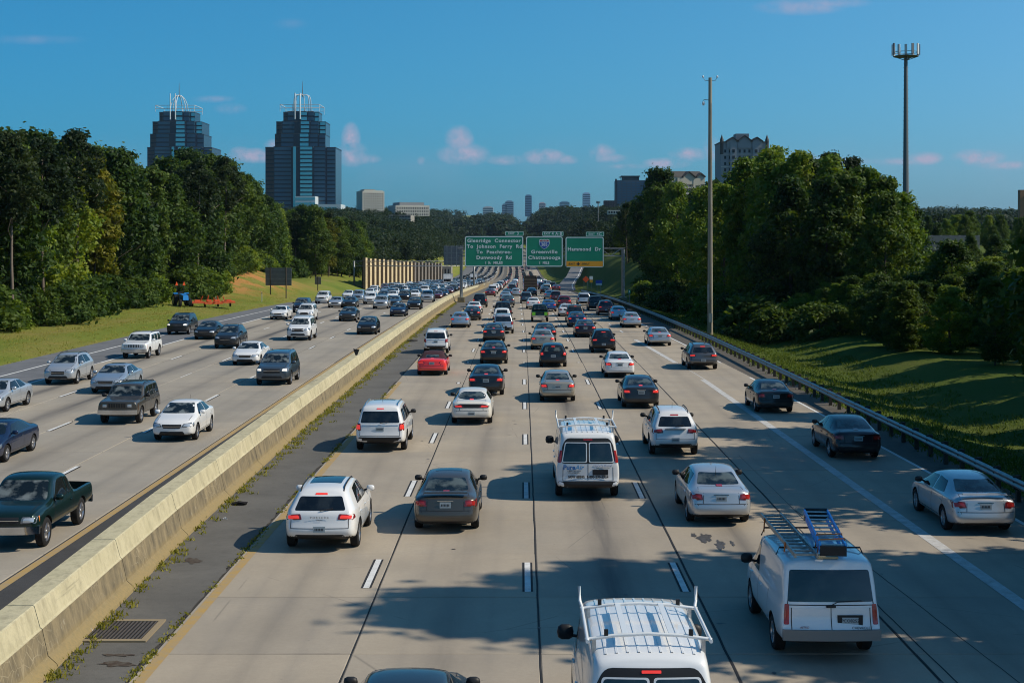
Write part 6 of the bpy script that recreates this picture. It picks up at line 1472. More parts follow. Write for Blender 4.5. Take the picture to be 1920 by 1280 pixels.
# ------------------------------------------------------------------ guardrail
M_galv = mat('galvanised_steel', (.30, .31, .31), .42, .7, noise=(3, .2)); M_galvd = mat('old_galvanised_steel', (.24, .25, .25), .5, .5, noise=(3, .25))
gr = thing('guardrail', 'steel W-beam guardrail on dark posts along the right shoulder', 'guardrail')
prof_ = [(.0, .44), (-.03, .46), (-.075, .50), (-.075, .55), (-.02, .585), (-.02, .62), (-.075, .655), (-.075, .70), (-.03, .745), (0, .76)]
y = 22.0; k = 0; pm = MB().box(-.08, .0, -.06, .06, .40, .80).mesh('block', mat('weathered_timber_block', (.05, .04, .03), .9)); pst = MB().box(.0, .14, -.07, .07, -.3, .82).mesh('post', mat('weathered_post', (.055, .045, .035), .9))
v = []; n = len(prof_); ysg = list(np.arange(20, 290, 3.81))
for i in range(len(ysg) - 1):
    y0, y1 = ysg[i], ysg[i + 1] + .12; v = []
    for yy, o_ in ((y0, 0), (y1, -.004)):
        for a, z in prof_: v.append((rail(yy) + a + o_, yy, zroad(yy) + z))
    MB().add(v, [(q, q + 1, n + q + 1, n + q) for q in range(n - 1)]).build('rail_section', M_galv, gr, True)
for yy in np.arange(20.4, 290, 1.905):
    p = link('post', pst, gr, (rail(yy) + .055, yy, zroad(yy))); link('block', pm, p, (.0, 0, 0)).location = (0.03 - .055 + .02, 0, 0)

# ------------------------------------------------------------------ overhead sign gantry
GY = 215; gz = lambda py: EYE - (py - 453) / 2740 * GY; gx = lambda px: (px - 979) / 2740 * GY
M_green = matn('sign_green', lambda N, b: N.mixc(N.maprange(N.noise(N.pos(), .6, 4, .6), .3, .7, 0, 1), (.004, .23, .125), (.006, .26, .145)), .45, .5)
M_sw = mat('sign_white', (.80, .85, .82), .5); M_sy = mat('sign_amber', (.80, .36, .02), .5); M_sblk = mat('sign_black', (.02, .02, .02), .5); M_sblue = mat('shield_blue', (.02, .09, .38), .5); M_sred = mat('shield_red', (.35, .03, .04), .5)
M_sback = mat('sign_back_aluminium', (.17, .18, .19), .55, .4, noise=(.7, .12))
gt = thing('sign_gantry', 'steel truss gantry spanning the outbound lanes', 'gantry', (0, GY, zroad(GY)))
zr_ = zroad(GY)
for xx in (gx(864.5), gx(1169)):
    base = .0
    for dy in (0, 1.4):
        MB().tube([(xx, dy, base - .3), (xx, dy, gz(468) - zr_)], .21, 12).build('column', M_galvd, gt, True, sharp=60)
    MB().box(xx - .5, xx + .5, -.5, 1.9, -.35, .75).build('footing', M_bar, gt)
    for z in (3, 5.5): MB().tube([(xx, 0, z), (xx, 1.4, z + .6)], .05, 6).build('column_brace', M_galvd, gt)
x0, x1 = gx(859), gx(1172)
for dz in (gz(466) - zr_, gz(480) - zr_):
    for dy in (0, 1.4): MB().tube([(x0, dy, dz), (x1, dy, dz)], .085, 8).build('truss_chord', M_galvd, gt, True, sharp=60)
za, zb = gz(480) - zr_, gz(466) - zr_; k = 0
for xx in np.arange(x0, x1 - .5, 1.5):
    for dy in (0, 1.4): MB().tube([(xx, dy, za if k % 2 else zb), (min(xx + 1.5, x1), dy, zb if k % 2 else za)], .04, 5).build('truss_brace', M_galvd, gt)
    MB().tube([(xx, 0, zb), (xx, 1.4, zb)], .035, 5).build('truss_brace', M_galvd, gt); k += 1
def rrect(w, h, r, n=5):
    P = []
    for cx, cy_, a0 in ((w / 2 - r, h / 2 - r, 0), (-w / 2 + r, h / 2 - r, 90), (-w / 2 + r, -h / 2 + r, 180), (w / 2 - r, -h / 2 + r, 270)):
        for i in range(n + 1): a = rad(a0 + 90 * i / n); P.append((cx + r * math.cos(a), cy_ + r * math.sin(a)))
    return P
def plate(P, y0, y1, name, m, par, cx=0, cz=0):
    n = len(P); v = [(cx + a, y0, cz + b) for a, b in P] + [(cx + a, y1, cz + b) for a, b in P]
    return MB().add(v, [tuple(range(n))[::-1], tuple(range(n, 2 * n))] + [(i, (i + 1) % n, n + (i + 1) % n, n + i) for i in range(n)]).build(name, m, par)
def ring_(P, Q, y, name, m, par, cx=0, cz=0):
    n = len(P); v = [(cx + a, y, cz + b) for a, b in P] + [(cx + a, y, cz + b) for a, b in Q]
    return MB().add(v, [(i, (i + 1) % n, n + (i + 1) % n, n + i) for i in range(n)]).build(name, m, par)
def gsign(label, pxa, pya, pxb, pyb, lines, tab, tabtxt, amber=False, shield=False):
    xa, xb, zt, zb_ = gx(pxa), gx(pxb), gz(pya), gz(pyb); cx, cz = (xa + xb) / 2, (zt + zb_) / 2; w, h = xb - xa, zt - zb_
    t = thing('highway_sign', label, 'road sign', (cx, GY - .55, cz), group='green guide signs on the gantry')
    plate(rrect(w, h, .32), 0, .06, 'panel', M_green, t)
    ring_(rrect(w - .10, h - .10, .28), rrect(w - .34, h - .34, .18), -.012, 'border', M_sw, t)
    for s, cap, pw, px, py in lines: fit_text(s, cap, pw * GY / 2740, M_sw, t, (gx(px) - cx, -.02, gz(py) - cz), space=1.12, bold=.016)
    ta, tb = gx(tab[0]), gx(tab[1]); tz0, tz1 = zt + .01, gz(tab[2])
    plate(rrect(tb - ta, tz1 - tz0, .12), .0, .05, 'exit_tab', M_green, t, (ta + tb) / 2 - cx, (tz0 + tz1) / 2 - cz)
    ring_(rrect(tb - ta - .08, tz1 - tz0 - .08, .1), rrect(tb - ta - .2, tz1 - tz0 - .2, .06), -.012, 'exit_tab_border', M_sw, t, (ta + tb) / 2 - cx, (tz0 + tz1) / 2 - cz)
    for s, size, px in tabtxt: put_text(s, size, M_sw, t, (gx(px) - cx, -.02, (tz0 + tz1) / 2 - cz), extr=.003, space=1.15, bold=.008)
    if amber:
        a0, a1 = gz(489.5) - cz, zb_ - cz + .13
        MB().box(-w / 2 + .13, w / 2 - .13, -.012, -.004, a1, a0).build('amber_panel', M_sy, t)
        put_text('EXIT', .38, M_sblk, t, (gx(1072) - cx, -.02, (a0 + a1) / 2), extr=.003, space=1.2, bold=.006); put_text('ONLY', .38, M_sblk, t, (gx(1098) - cx, -.02, (a0 + a1) / 2), extr=.003, space=1.2, bold=.006)
        ac = gx(1084) - cx; am = (a0 + a1) / 2
        MB().add([(ac - .09, -.02, am + .26), (ac + .09, -.02, am + .26), (ac + .09, -.02, am + .02), (ac + .34, -.02, am + .12), (ac, -.02, am - .28), (ac - .34, -.02, am + .12), (ac - .09, -.02, am + .02)], [(0, 1, 2, 3, 4, 5, 6)]).build('arrow', M_sblk, t)
    if shield:
        sx, sz = gx(1020.5) - cx, gz(457) - cz
        S = [(-.68, .52), (-.45, .62), (-.2, .56), (0, .62), (.2, .56), (.45, .62), (.68, .52), (.72, .1), (.6, -.28), (.3, -.58), (0, -.72), (-.3, -.58), (-.6, -.28), (-.72, .1)]
        o = plate([(a * 1.08, b * 1.08) for a, b in S], -.02, -.006, 'route_shield', M_sw, t, sx, sz)
        plate([(a, min(b, .24)) for a, b in S], -.028, -.021, 'shield_field', M_sblue, t, sx, sz)
        plate([(-.64, .32), (.64, .32), (.66, .50), (.43, .58), (.2, .52), (0, .58), (-.2, .52), (-.43, .58), (-.66, .50)][::-1], -.028, -.021, 'shield_crown', M_sred, t, sx, sz)
        put_text('285', .62, M_sw, t, (sx, -.035, sz - .12), extr=.003, bold=.01); put_text('INTERSTATE', .14, M_sw, t, (sx, -.035, sz + .42), extr=.003)
    for s in (-.3, .3): MB().box(s * w - .05, s * w + .05, .07, .5, -h / 2 + .3, h / 2 - .1).build('mounting_bracket', M_galvd, t)
gsign('large green sign for Glenridge Connector and Peachtree-Dunwoody Rd, Exit 3', 871.5, 442.5, 981.5, 500, [('Glenridge  Connector', .50, 100, 926.5, 451.5), ('To  Johnson  Ferry  Rd', .50, 103, 927, 462.2), ('To  Peachtree-', .50, 66, 926.5, 472.5), ('Dunwoody  Rd', .50, 65.5, 926.5, 483), ('1 ½  MILES', .38, 32, 926.5, 492.8)], (947, 982, 433.5), [('EXIT', .40, 959), ('3', .58, 971)])
gsign('green Greenville Chattanooga sign with blue 285 shield, Exit 4 A-B', 985.8, 443, 1055.3, 500.3, [('Greenville', .50, 49, 1020.5, 472.3), ('Chattanooga', .50, 60, 1020.5, 483), ('1  MILE', .38, 18, 1020.5, 492.8)], (1016.5, 1056.5, 433.8), [('EXIT', .40, 1026), ('4 A-B', .58, 1044)], shield=True)
gsign('green Hammond Dr sign with amber exit only strip, Exit 4C', 1059.7, 443.8, 1132, 501.5, [('Hammond  Dr', .52, 62, 1095.5, 467.2)], (1098, 1132.5, 434.5), [('EXIT', .40, 1109), ('4C', .58, 1123)], amber=True)
# second gantry, facing the other way, over the inbound lanes
G2 = 330; z2 = zroad(G2); t = thing('sign_gantry', 'grey gantry over the inbound lanes carrying a large sign seen from its back', 'gantry', (0, G2, z2))
hx = lambda px: (px - 979) / 2740 * G2; hz_ = lambda py: EYE - (py - 453) / 2740 * G2 - z2
MB().box(hx(832), hx(869), 0, .08, hz_(497), hz_(461)).build('sign_back', M_sback, t)
for px in (838, 846, 856, 864): MB().box(hx(px) - .08, hx(px) + .08, -.16, -.003, hz_(499), hz_(460)).build('sign_rib', M_galvd, t)
for py in (466, 474, 483, 491): MB().box(hx(832), hx(869), -.10, -.004, hz_(py) - .05, hz_(py) + .05).build('sign_rib', M_galvd, t)
for z in (hz_(499), hz_(490)): MB().tube([(-38, .6, z), (-10.8, .6, z)], .11, 8).build('truss_chord', M_galvd, t, True)
for i in range(16): MB().tube([(-38 + i * 1.7, .6, hz_(499 if i % 2 else 490)), (-36.3 + i * 1.7, .6, hz_(490 if i % 2 else 499))], .05, 5).build('truss_brace', M_galvd, t)
for x in (-38, -10.9): MB().tube([(x, .6, -.3), (x, .6, hz_(489))], .2, 10).build('column', M_galvd, t, True)
# far gantry on the hill
G3 = 1500; t = thing('sign_gantry', 'tiny far green overhead sign on the distant hill', 'gantry', (cdr(G3), G3, zroad(G3)))
qx = lambda px: (px - 979) / 2740 * G3 - cdr(G3); qz = lambda py: EYE - (py - 453) / 2740 * G3 - zroad(G3)
MB().box(qx(913), qx(935), 0, .4, qz(431), qz(422)).build('sign_panel', M_green, t); MB().tube([(qx(908), .8, qz(432)), (qx(948), .8, qz(432))], .4, 6).build('truss_chord', M_galvd, t)
for px in (908, 948): MB().tube([(qx(px), .8, -2), (qx(px), .8, qz(432))], .4, 6).build('column', M_galvd, t)

# ------------------------------------------------------------------ poles
def pole_top(px, y, d): return EYE - (px - 453) / 2740 * d
M_cpole = matn('spun_concrete_pole', lambda N, b: N.mixc(N.maprange(N.noise(N.scale(N.pos(), (3, 3, .3)), 1, 5, .6), .3, .7, 0, 1), (.20, .17, .12), (.34, .30, .22)), .8, .2)
D = 131; X = (1331.5 - 979) / 2740 * D; zg = ground_z(X, D); ht = pole_top(146, 0, D) - zg
cp = thing('camera_pole', 'tall tapered concrete pole with traffic camera beyond the guardrail', 'pole', (X, D, zg))
MB().tube([(0, 0, -.3), (0, 0, ht)], .25, 16, r2=.15).build('pole', M_cpole, cp, True, sharp=60)
for s in (-1, 1):
    MB().tube([(0, 0, ht - .25), (s * .45, 0, ht - .28), (s * .62, 0, ht + .02)], .022, 6).build('arm', M_galv, cp)
    MB().lathe([(.001, .12), (.07, .10), (.09, 0), (.06, -.08), (.001, -.1)], 10, 'z', (s * .64, 0, ht + .08)).build('sensor', mat('white_plastic', (.7, .7, .7), .4), cp, True)
MB().tube([(0, 0, ht - 2.0), (-.58, 0, ht - 1.98), (-.60, 0, ht - 2.1)], .03, 6).build('arm', M_galv, cp)
MB().lathe([(.001, .16), (.11, .15), (.13, 0), (.11, -.1), (.06, -.18), (.001, -.2)], 12, 'z', (-.6, 0, ht - 2.3)).build('dome_camera', mat('white_plastic', (.7, .7, .7), .4), cp, True)
MB().box(-.16, .16, -.32, -.2, 1.2, 2.0).build('cabinet', mat('grey_cabinet', (.28, .3, .28), .5), cp)
MB().box(-.28, -.1, -.3, -.22, 2.9, 4.6).build('cable_guard', M_galvd, cp)
MB().box(.03, .08, -.30, -.24, .3, ht * .9).build('conduit', M_galvd, cp)
D = 205; X = (1698.5 - 979) / 2740 * D; zg = ground_z(X, D); ht = pole_top(106, 0, D) - zg
ct = thing('cell_tower', 'tall grey monopole cell tower with a crown of panel antennas above the trees', 'tower', (X, D, zg))
M_cell = mat('grey_monopole_steel', (.13, .14, .14), .6, .3)
MB().tube([(0, 0, 0), (0, 0, ht)], .52, 12, r2=.24).build('pole', M_cell, ct, True, sharp=20)
for s in (-1, 1):
    for k in range(46): MB().box(s * .56 * (1 - k * .011) - .05, s * .56 * (1 - k * .011) + .05, -.02, .02, 4 + k * .62, 4.05 + k * .62).build('step_peg', M_cell, ct)
R_ = 1.75
for k in range(12):
    a0, a1 = 2 * math.pi * k / 12, 2 * math.pi * (k + 1) / 12
    for z in (.0, .55): MB().tube([(R_ * math.cos(a0), R_ * math.sin(a0), ht + z), (R_ * math.cos(a1), R_ * math.sin(a1), ht + z)], .045, 5).build('platform_rail', M_cell, ct)
    a = a0 + .26; m_ = MB(); hh = random.Random(k).uniform(1.2, 1.75); m_.box(-.17, .17, -.08, .08, -.35, -.35 + hh)
    o = m_.build('panel_antenna', mat('antenna_grey', (.55, .57, .57), .5) if k % 3 else M_sback, ct, loc=((R_ + .12) * math.cos(a), (R_ + .12) * math.sin(a), ht + .5)); o.rotation_euler = (0, 0, a + math.pi / 2)
for k in range(6):
    a = 2 * math.pi * k / 6; MB().tube([(0, 0, ht - .6), (R_ * math.cos(a), R_ * math.sin(a), ht)], .05, 5).build('bracket', M_cell, ct)
MB().lathe([(.3, -.05), (R_, -.05), (R_, 0), (.3, 0)], 16, 'z', (0, 0, ht)).build('platform', M_cell, ct)
D = 240; X = (1654 - 979) / 2740 * D
t = thing('lamp_post', 'white four-armed car park light standing among the trees', 'light', (X, D, ground_z(X, D)))
hh = EYE - (449 - 453) / 2740 * D - ground_z(X, D)
MB().tube([(0, 0, 0), (0, 0, hh)], .09, 8).build('pole', PAINT['white'], t)
MB().tube([(-.9, 0, hh), (.9, 0, hh)], .05, 6).build('arm', PAINT['white'], t)
for s in (-1.2, -.8, .8, 1.2): MB().box(s - .28, s + .28, -.2, .2, hh - .12, hh + .06).build('lamp_head', PAINT['white'], t)
# small roadside signs and posts on the right
def post_sign(name, label, X, Y, zc, w, h, mface, diamond=False, posts=2, marks_=None, cat='road sign', group=None):
    zg = ground_z(X, Y); t = thing(name, label, cat, (X, Y, zg), group=group); zc -= zg
    if diamond: P = [(0, -h / 2), (w / 2, 0), (0, h / 2), (-w / 2, 0)]
    else: P = rrect(w, h, .04)
    plate(P, -.03, 0, 'sign_face', mface, t, 0, zc)
    for k in range(posts):
        xx = 0 if posts == 1 else (-.28 * w + .56 * w * k); MB().box(xx - .04, xx + .04, .003, .08, -.3, zc + h * .4).build('post', M_galvd, t)
    if marks_:
        for (a, b, c_, d_, m_) in marks_: MB().box(a, b, -.038, -.032, zc + c_, zc + d_).build('sign_marking', m_, t)
    return t
M_oran = mat('orange_sign', (.80, .10, .015), .5, emis=None)
def PX(px, py, Y): return (px - 979) / 2740 * Y, EYE - (py - 453) / 2740 * Y
x, z = PX(1098.5, 523.5, 292); post_sign('warning_sign', 'orange diamond warning sign on two posts beside the far right shoulder', x, 292, z, 1.35, 1.35, M_oran, True, 2)
x, z = PX(1108.5, 521, 300); post_sign('route_sign', 'small white and amber sign just right of the orange diamond', x, 300, z, .7, .7, M_sw, False, 1, [(-.3, .3, -.95, -.4, M_sy)])
x, z = PX(1123, 530, 296); post_sign('service_sign', 'blue and white rectangular sign on the right bank', x, 296, z, 1.3, 1.05, mat('blue_sign', (.02, .09, .5), .5), False, 2, [(-.6, .6, -.5, -.12, M_sw)])
x, z = PX(1180, 546.5, 188); post_sign('mile_marker', 'small green mile marker beyond the guardrail beside the gantry column', x, 188, z, .32, .6, M_green, False, 1, [(-.06, .06, -.15, .15, M_sw)])
# signs and posts on the left verge
for (pa, pb, pya, pyb, Y, lab, ps) in ((497, 547, 502, 535, 222, 'large grey back of a road sign on two tall posts on the clay mound', 2), (590, 602, 519, 533, 262, 'small grey back of a road sign at the dark wood edge', 1)):
    xa, zt = PX(pa, pya, Y); xb, zb2 = PX(pb, pyb, Y); X = (xa + xb) / 2; w = xb - xa; zg = ground_z(X, Y)
    t = thing('road_sign', lab, 'road sign', (X, Y, zg)); t.rotation_euler = (0, 0, rad(-6))
    MB().box(-w / 2, w / 2, .05, .10, zb2 - zg, zt - zg).build('sign_back', M_sback, t)
    for k in range(4):
        z = zb2 - zg + (zt - zb2) * (k + .5) / 4; MB().box(-w / 2 + .02, w / 2 - .02, .012, .048, z - .05, z + .05).build('stiffener', M_galvd, t)
    for xx in ((-w * .3, w * .3) if ps == 2 else (0,)): MB().box(xx - .07, xx + .07, -.12, .01, -1.6, zt - zg + .05).build('post', mat('timber_post', (.09, .07, .05), .9), t)
for px, py, Y, h in ((405, 576, 180, 1.3), (491, 545, 205, 1.4)):
    x = (px - 979) / 2740 * Y; t = thing('marker_post', 'thin white delineator post in the grass %s' % ('below the tractor mower' if px < 450 else 'left of the large sign back'), 'post', (x, Y, ground_z(x, Y)))
    MB().box(-.04, .04, -.03, .03, 0, h).build('post', mat('white_plastic', (.7, .7, .7), .4), t); MB().box(-.05, .05, -.04, -.031, h - .25, h - .08).build('reflector', M_galv, t)
t = thing('barrier_delineator', 'black rubber flap marker on top of the median barrier', 'marker', (barR(88) - .62, 88.5, 1.13))
MB().add([(-.05, 0, 0), (.05, 0, 0), (.19, 0, .36), (-.19, 0, .42), (-.05, .03, 0), (.05, .03, 0), (.19, .03, .36), (-.19, .03, .42)], [(0, 1, 2, 3), (7, 6, 5, 4), (0, 4, 5, 1), (1, 5, 6, 2), (2, 6, 7, 3), (3, 7, 4, 0)]).build('flap', M_blk, t)
MB().box(-.06, .06, -.06, .08, 0.002, .03).build('foot', M_rust, t)

# ------------------------------------------------------------------ drain grate, litter
t = thing('storm_drain', 'rusty slotted drain grate set in the median shoulder', 'drain grate', (-8.27, 30.15, .0))
fr = mat('grate_frame_concrete', (.26, .2, .12), .9); ir = mat('grate_iron', (.13, .11, .095), .6, .5, noise=(20, .3, 1))
MB().box(-.62, .62, -.74, .74, .005, .012).build('pit_shade', mat('drain_pit_shade', (.006, .006, .006), .95), t)  # flat black sheet stands in for the unlit depth below the bars
for a in ((-.72, .72, -.84, -.7), (-.72, .72, .7, .84), (-.72, -.6, -.7, .7), (.6, .72, -.7, .7)): MB().box(a[0], a[1], a[2], a[3], .002, .035).build('frame', fr, t)
for k in range(15):
    x = -.56 + k * .08; MB().box(x - .013, x + .013, -.69, .69, .014, .034).build('bar', ir, t)
def rag(x, y, s, label, m, name='litter', h=.08, seed=1):
    r_ = random.Random(seed); v = [(0, 0, h)]; n = 9
    for k in range(n):
        a = 2 * math.pi * k / n; q = s * r_.uniform(.6, 1.2); v.append((q * math.cos(a) * 1.5, q * math.sin(a) * .7, .012 + r_.uniform(0, h * .7)))
    for k in range(n): a = 2 * math.pi * k / n; v.append((s * 1.5 * math.cos(a), s * .6 * math.sin(a), 0.006))
    o = MB().add(v, [(0, 1 + k, 1 + (k + 1) % n) for k in range(n)] + [(1 + k, 10 + k, 10 + (k + 1) % n, 1 + (k + 1) % n) for k in range(n)]).build(name, m, loc=(x, y, ground_z(x, y) if x < -30 else 0.006)); tagit(o, label, 'litter'); return o
rag(-8.65, 44.6, .16, 'crumpled black rubber scrap on the median shoulder', M_rub, 'rubber_scrap', .12, 2)
rag(-8.93, 30.1, .07, 'crushed white cup lying beside the drain grate', PAINT['white'], 'paper_cup', .1, 3)
rag(-8.6, 42.3, .05, 'white paper scrap at the foot of the median barrier', PAINT['white'], 'paper_scrap', .06, 4)
rag(-45, 134, .5, 'white plastic sheet caught in the left grass verge', PAINT['white'], 'plastic_sheet', .2, 5)
rag(-8.9, 118, .3, 'black tyre strip on the median shoulder before the gantry', M_rub, 'tyre_strip', .12, 6)
rag(-9.05, 160, .35, 'black rubber debris near the gantry footing', M_rub, 'rubber_debris', .15, 7)

# ------------------------------------------------------------------ tractor and mower
TY = 178; TX = (340 - 979) / 2740 * TY; zg = ground_z(TX, TY)
M_tb = mat('tractor_blue', (.02, .22, .62), .35, coat=.5); M_mo = mat('mower_orange', (.62, .10, .025), .6, noise=(2, .25, 1))
t = thing('tractor', 'blue tractor with orange warning flags parked at the edge of the wood', 'tractor', (TX, TY, zg), rad(206))
mb = MB(); mb.add([(-.38, .5, .75), (.38, .5, .75), (.34, 2.4, .8), (-.34, 2.4, .8), (-.38, .5, 1.55), (.38, .5, 1.55), (.30, 2.3, 1.35), (-.30, 2.3, 1.35)], [(0, 3, 2, 1), (4, 5, 6, 7), (0, 1, 5, 4), (1, 2, 6, 5), (2, 3, 7, 6), (3, 0, 4, 7)]); mb.build('bonnet', M_tb, t)
MB().box(-.3, .3, -.7, .55, .6, 1.15).build('chassis', M_und, t)
for s in (-1, 1):
    MB().add([(s * .4, -.75, 1.2), (s * .95, -.75, 1.2), (s * .95, -.3, 1.62), (s * .4, -.3, 1.62), (s * .95, .2, 1.5), (s * .4, .2, 1.5)], [(0, 1, 2, 3), (3, 2, 4, 5)]).build('fender', M_tb, t)
    for (y, r, w, dx) in ((-.3, .78, .42, .72), (2.0, .48, .30, .62)):
        tw, rw = wheel_mesh(r, w, True); q = link('wheel', tw.mesh('wheel', M_rub, True, 40), t, (s * dx, y, r), (0, 0, 0 if s > 0 else math.pi)); link('rim', rw.mesh('rim', mat('cream_rim', (.55, .5, .35), .6), True, 40), q)
    MB().box(s * .42 - .03, s * .42 + .03, -.62, -.54, 1.5, 2.55).build('roll_bar', M_blk, t)
    MB().add([(s * .45 - .18, -.55, 2.5), (s * .45 + .18, -.55, 2.5), (s * .45, -.55, 3.0), (s * .45 - .18, -.5, 2.5), (s * .45 + .18, -.5, 2.5), (s * .45, -.5, 3.0)], [(0, 1, 2), (5, 4, 3), (0, 3, 4, 1), (1, 4, 5, 2), (2, 5, 3, 0)]).build('warning_flag', M_oran, t)
MB().box(-.45, .45, -.62, -.54, 2.47, 2.55).build('roll_bar', M_blk, t); MB().box(-.25, .25, -.5, .0, 1.2, 1.3).build('seat', M_blk, t); MB().box(-.25, .25, -.55, -.48, 1.3, 1.75).build('backrest', M_blk, t)
MB().tube([(0, .55, 1.35), (0, .3, 1.7)], .03, 6).build('steering_column', M_blk, t)
t2 = thing('mower', 'orange batwing mower with folded frame hitched behind the blue tractor', 'mower', (TX + 3.6, TY + 1.2, ground_z(TX + 3.6, TY + 1.2)), rad(200))
for x0, x1, z in ((-1.1, 1.1, .45), (-2.6, -1.15, .55), (1.15, 2.6, .55)): MB().box(x0, x1, -1.0, .8, z, z + .22).build('deck', M_mo, t2)
for x, y, h in ((-.7, -.3, 1.2), (.7, -.2, 1.3), (0, .5, 1.0), (-1.5, 0, 1.1), (1.6, 0, 1.2)): MB().tube([(x, y, .6), (x * .8, y + .3, h + .2)], .06, 6).build('frame_strut', M_mo, t2)
for x in (-1.9, -.5, .5, 1.9): MB().box(x - .3, x + .3, -.5, .3, .75, .95).build('gearbox_cover', M_mo, t2)
for x in (-2.3, -.8, .8, 2.3): MB().lathe([(.001, -.09), (.28, -.08), (.3, 0), (.28, .08), (.001, .09)], 14, 'x', (x, -1.3, .3)).build('wheel', M_rub, t2, True)
MB().tube([(0, .8, .6), (0, 2.2, .7)], .07, 6).build('drawbar', M_mo, t2)

# ------------------------------------------------------------------ noise wall
def f_wall(tan):
    def fn(N, b):
        p = N.pos(); x, y, z = N.xyz(p); br = N.m('FRACT', N.m('MULTIPLY', z, 1.9)); br2 = N.maprange(br, .0, .18, .62, 1.0)
        n = N.noise(p, .5, 5, .6); c = N.mixc(N.maprange(n, .3, .7, 0, 1), tuple(q * .85 for q in tan), tuple(q * 1.1 for q in tan))
        return N.mixc(1.0, c, N.comb(br2, br2, br2), 'MULTIPLY')
    return fn
M_wt = matn('tan_wall_panel', f_wall((.66, .52, .30))); M_wg = matn('grey_wall_panel', f_wall((.22, .19, .16)))
nw = thing('noise_wall', 'tall tan noise wall of stepped panels with slatted surface left of the inbound queue', 'wall')
y = 328.0; k = 0; x = -36.0
while y < 640:
    st = 4.6 + (y - 328) * .022; m_ = M_wt if y < 470 else M_wg; off = .0 if k % 2 else .8; zb = ground_z(x, y) - .6; top = (EYE - ((486.5 + 6 * sm(328, 470, y) + 1.5 * sm(470, 640, y)) - 453) / 2740 * y) + random.Random(k).uniform(-.15, .15) + (.25 if k % 4 == 0 else 0)
    pr = [(x + off, y), (x + off, y + st), (x + off - .35, y + st), (x + off - .35, y)]
    v = [(a, b, zb) for a, b in pr] + [(a, b, top) for a, b in pr]
    MB().add(v, [(0, 3, 2, 1), (4, 5, 6, 7), (0, 1, 5, 4), (1, 2, 6, 5), (2, 3, 7, 6), (3, 0, 4, 7)]).build('wall_panel', m_, nw)
    MB().box(x + off - .5, x + off + .08, y - .3, y + .02 - .003, zb, top + .1).build('wall_pier', mat('brown_pier', (.10, .075, .05), .8) if k == 0 else bpy.data.materials['brown_pier'], nw)
    y += st; k += 1; x += .02
# low service building and bridge abutment behind the wall's end
def boxb(name, label, pa, pya, pb, pyb, Y, depth, m, cat='building', zb=None, group=None):
    xa, zt = PX(pa, pya, Y); xb, z0 = PX(pb, pyb, Y); z0 = z0 if zb is None else zb
    t = thing(name, label, cat, ((xa + xb) / 2, Y + depth / 2, z0), group=group); w = xb - xa
    MB().box(-w / 2, w / 2, -depth / 2, depth / 2, 0, zt - z0).build('wall', m, t); t['w'] = w; t['h'] = zt - z0; t['d'] = depth; return t
M_pale = mat('pale_stone_cladding', (.46, .44, .37), .7, noise=(.06, .08)); M_win = bpy.data.materials.new('office_window'); M_win.use_nodes = True
_b = M_win.node_tree.nodes['Principled BSDF']; _b.inputs['Base Color'].default_value = (.02, .025, .03, 1); _b.inputs['Roughness'].default_value = .3; _b.inputs['Specular IOR Level'].default_value = .25
M_conc = mat('aged_concrete', (.27, .25, .21), .8, noise=(.4, .15))
t = boxb('service_building', 'low pale building behind the far end of the noise wall', 826, 500, 846, 530, 640, 12, M_conc)
for k in range(3): MB().box(-t['w'] * .4 + k * t['w'] * .3, -t['w'] * .28 + k * t['w'] * .3, -6.03, -6.0 - .003, 1, t['h'] - 1).build('window', M_win, t)
# exit ramp climbing away on the right
pts_ = [(336, 8.8), (370, 9.6), (410, 11.8), (450, 14.8), (500, 19.0), (560, 24.5), (640, 33.0)]
ry = interp(pts_); rz = lambda y: max(float(np.interp(y, [336, 400, 500, 640], [zroad(336) + .01, -2.9, -1.2, 3.5])), max(ground_z(ry(y) + q, y) for q in (-3, 0, 3, 6)) + .1)
A = []; B = []; C_ = []
for y in np.arange(336, 641, 8): A.append((ry(y) - .5, y, rz(y))); B.append((ry(y) + 3.6, y, rz(y))); C_.append(y)
MB().strip(A, B).build('ramp_road', M_asphL, kind='structure')
MB().strip([(ry(y) + 2.9, y, rz(y) + .03) for y in C_], [(ry(y) + 3.1, y, rz(y) + .03) for y in C_]).build('ramp_edge_line', M_white, kind='structure')

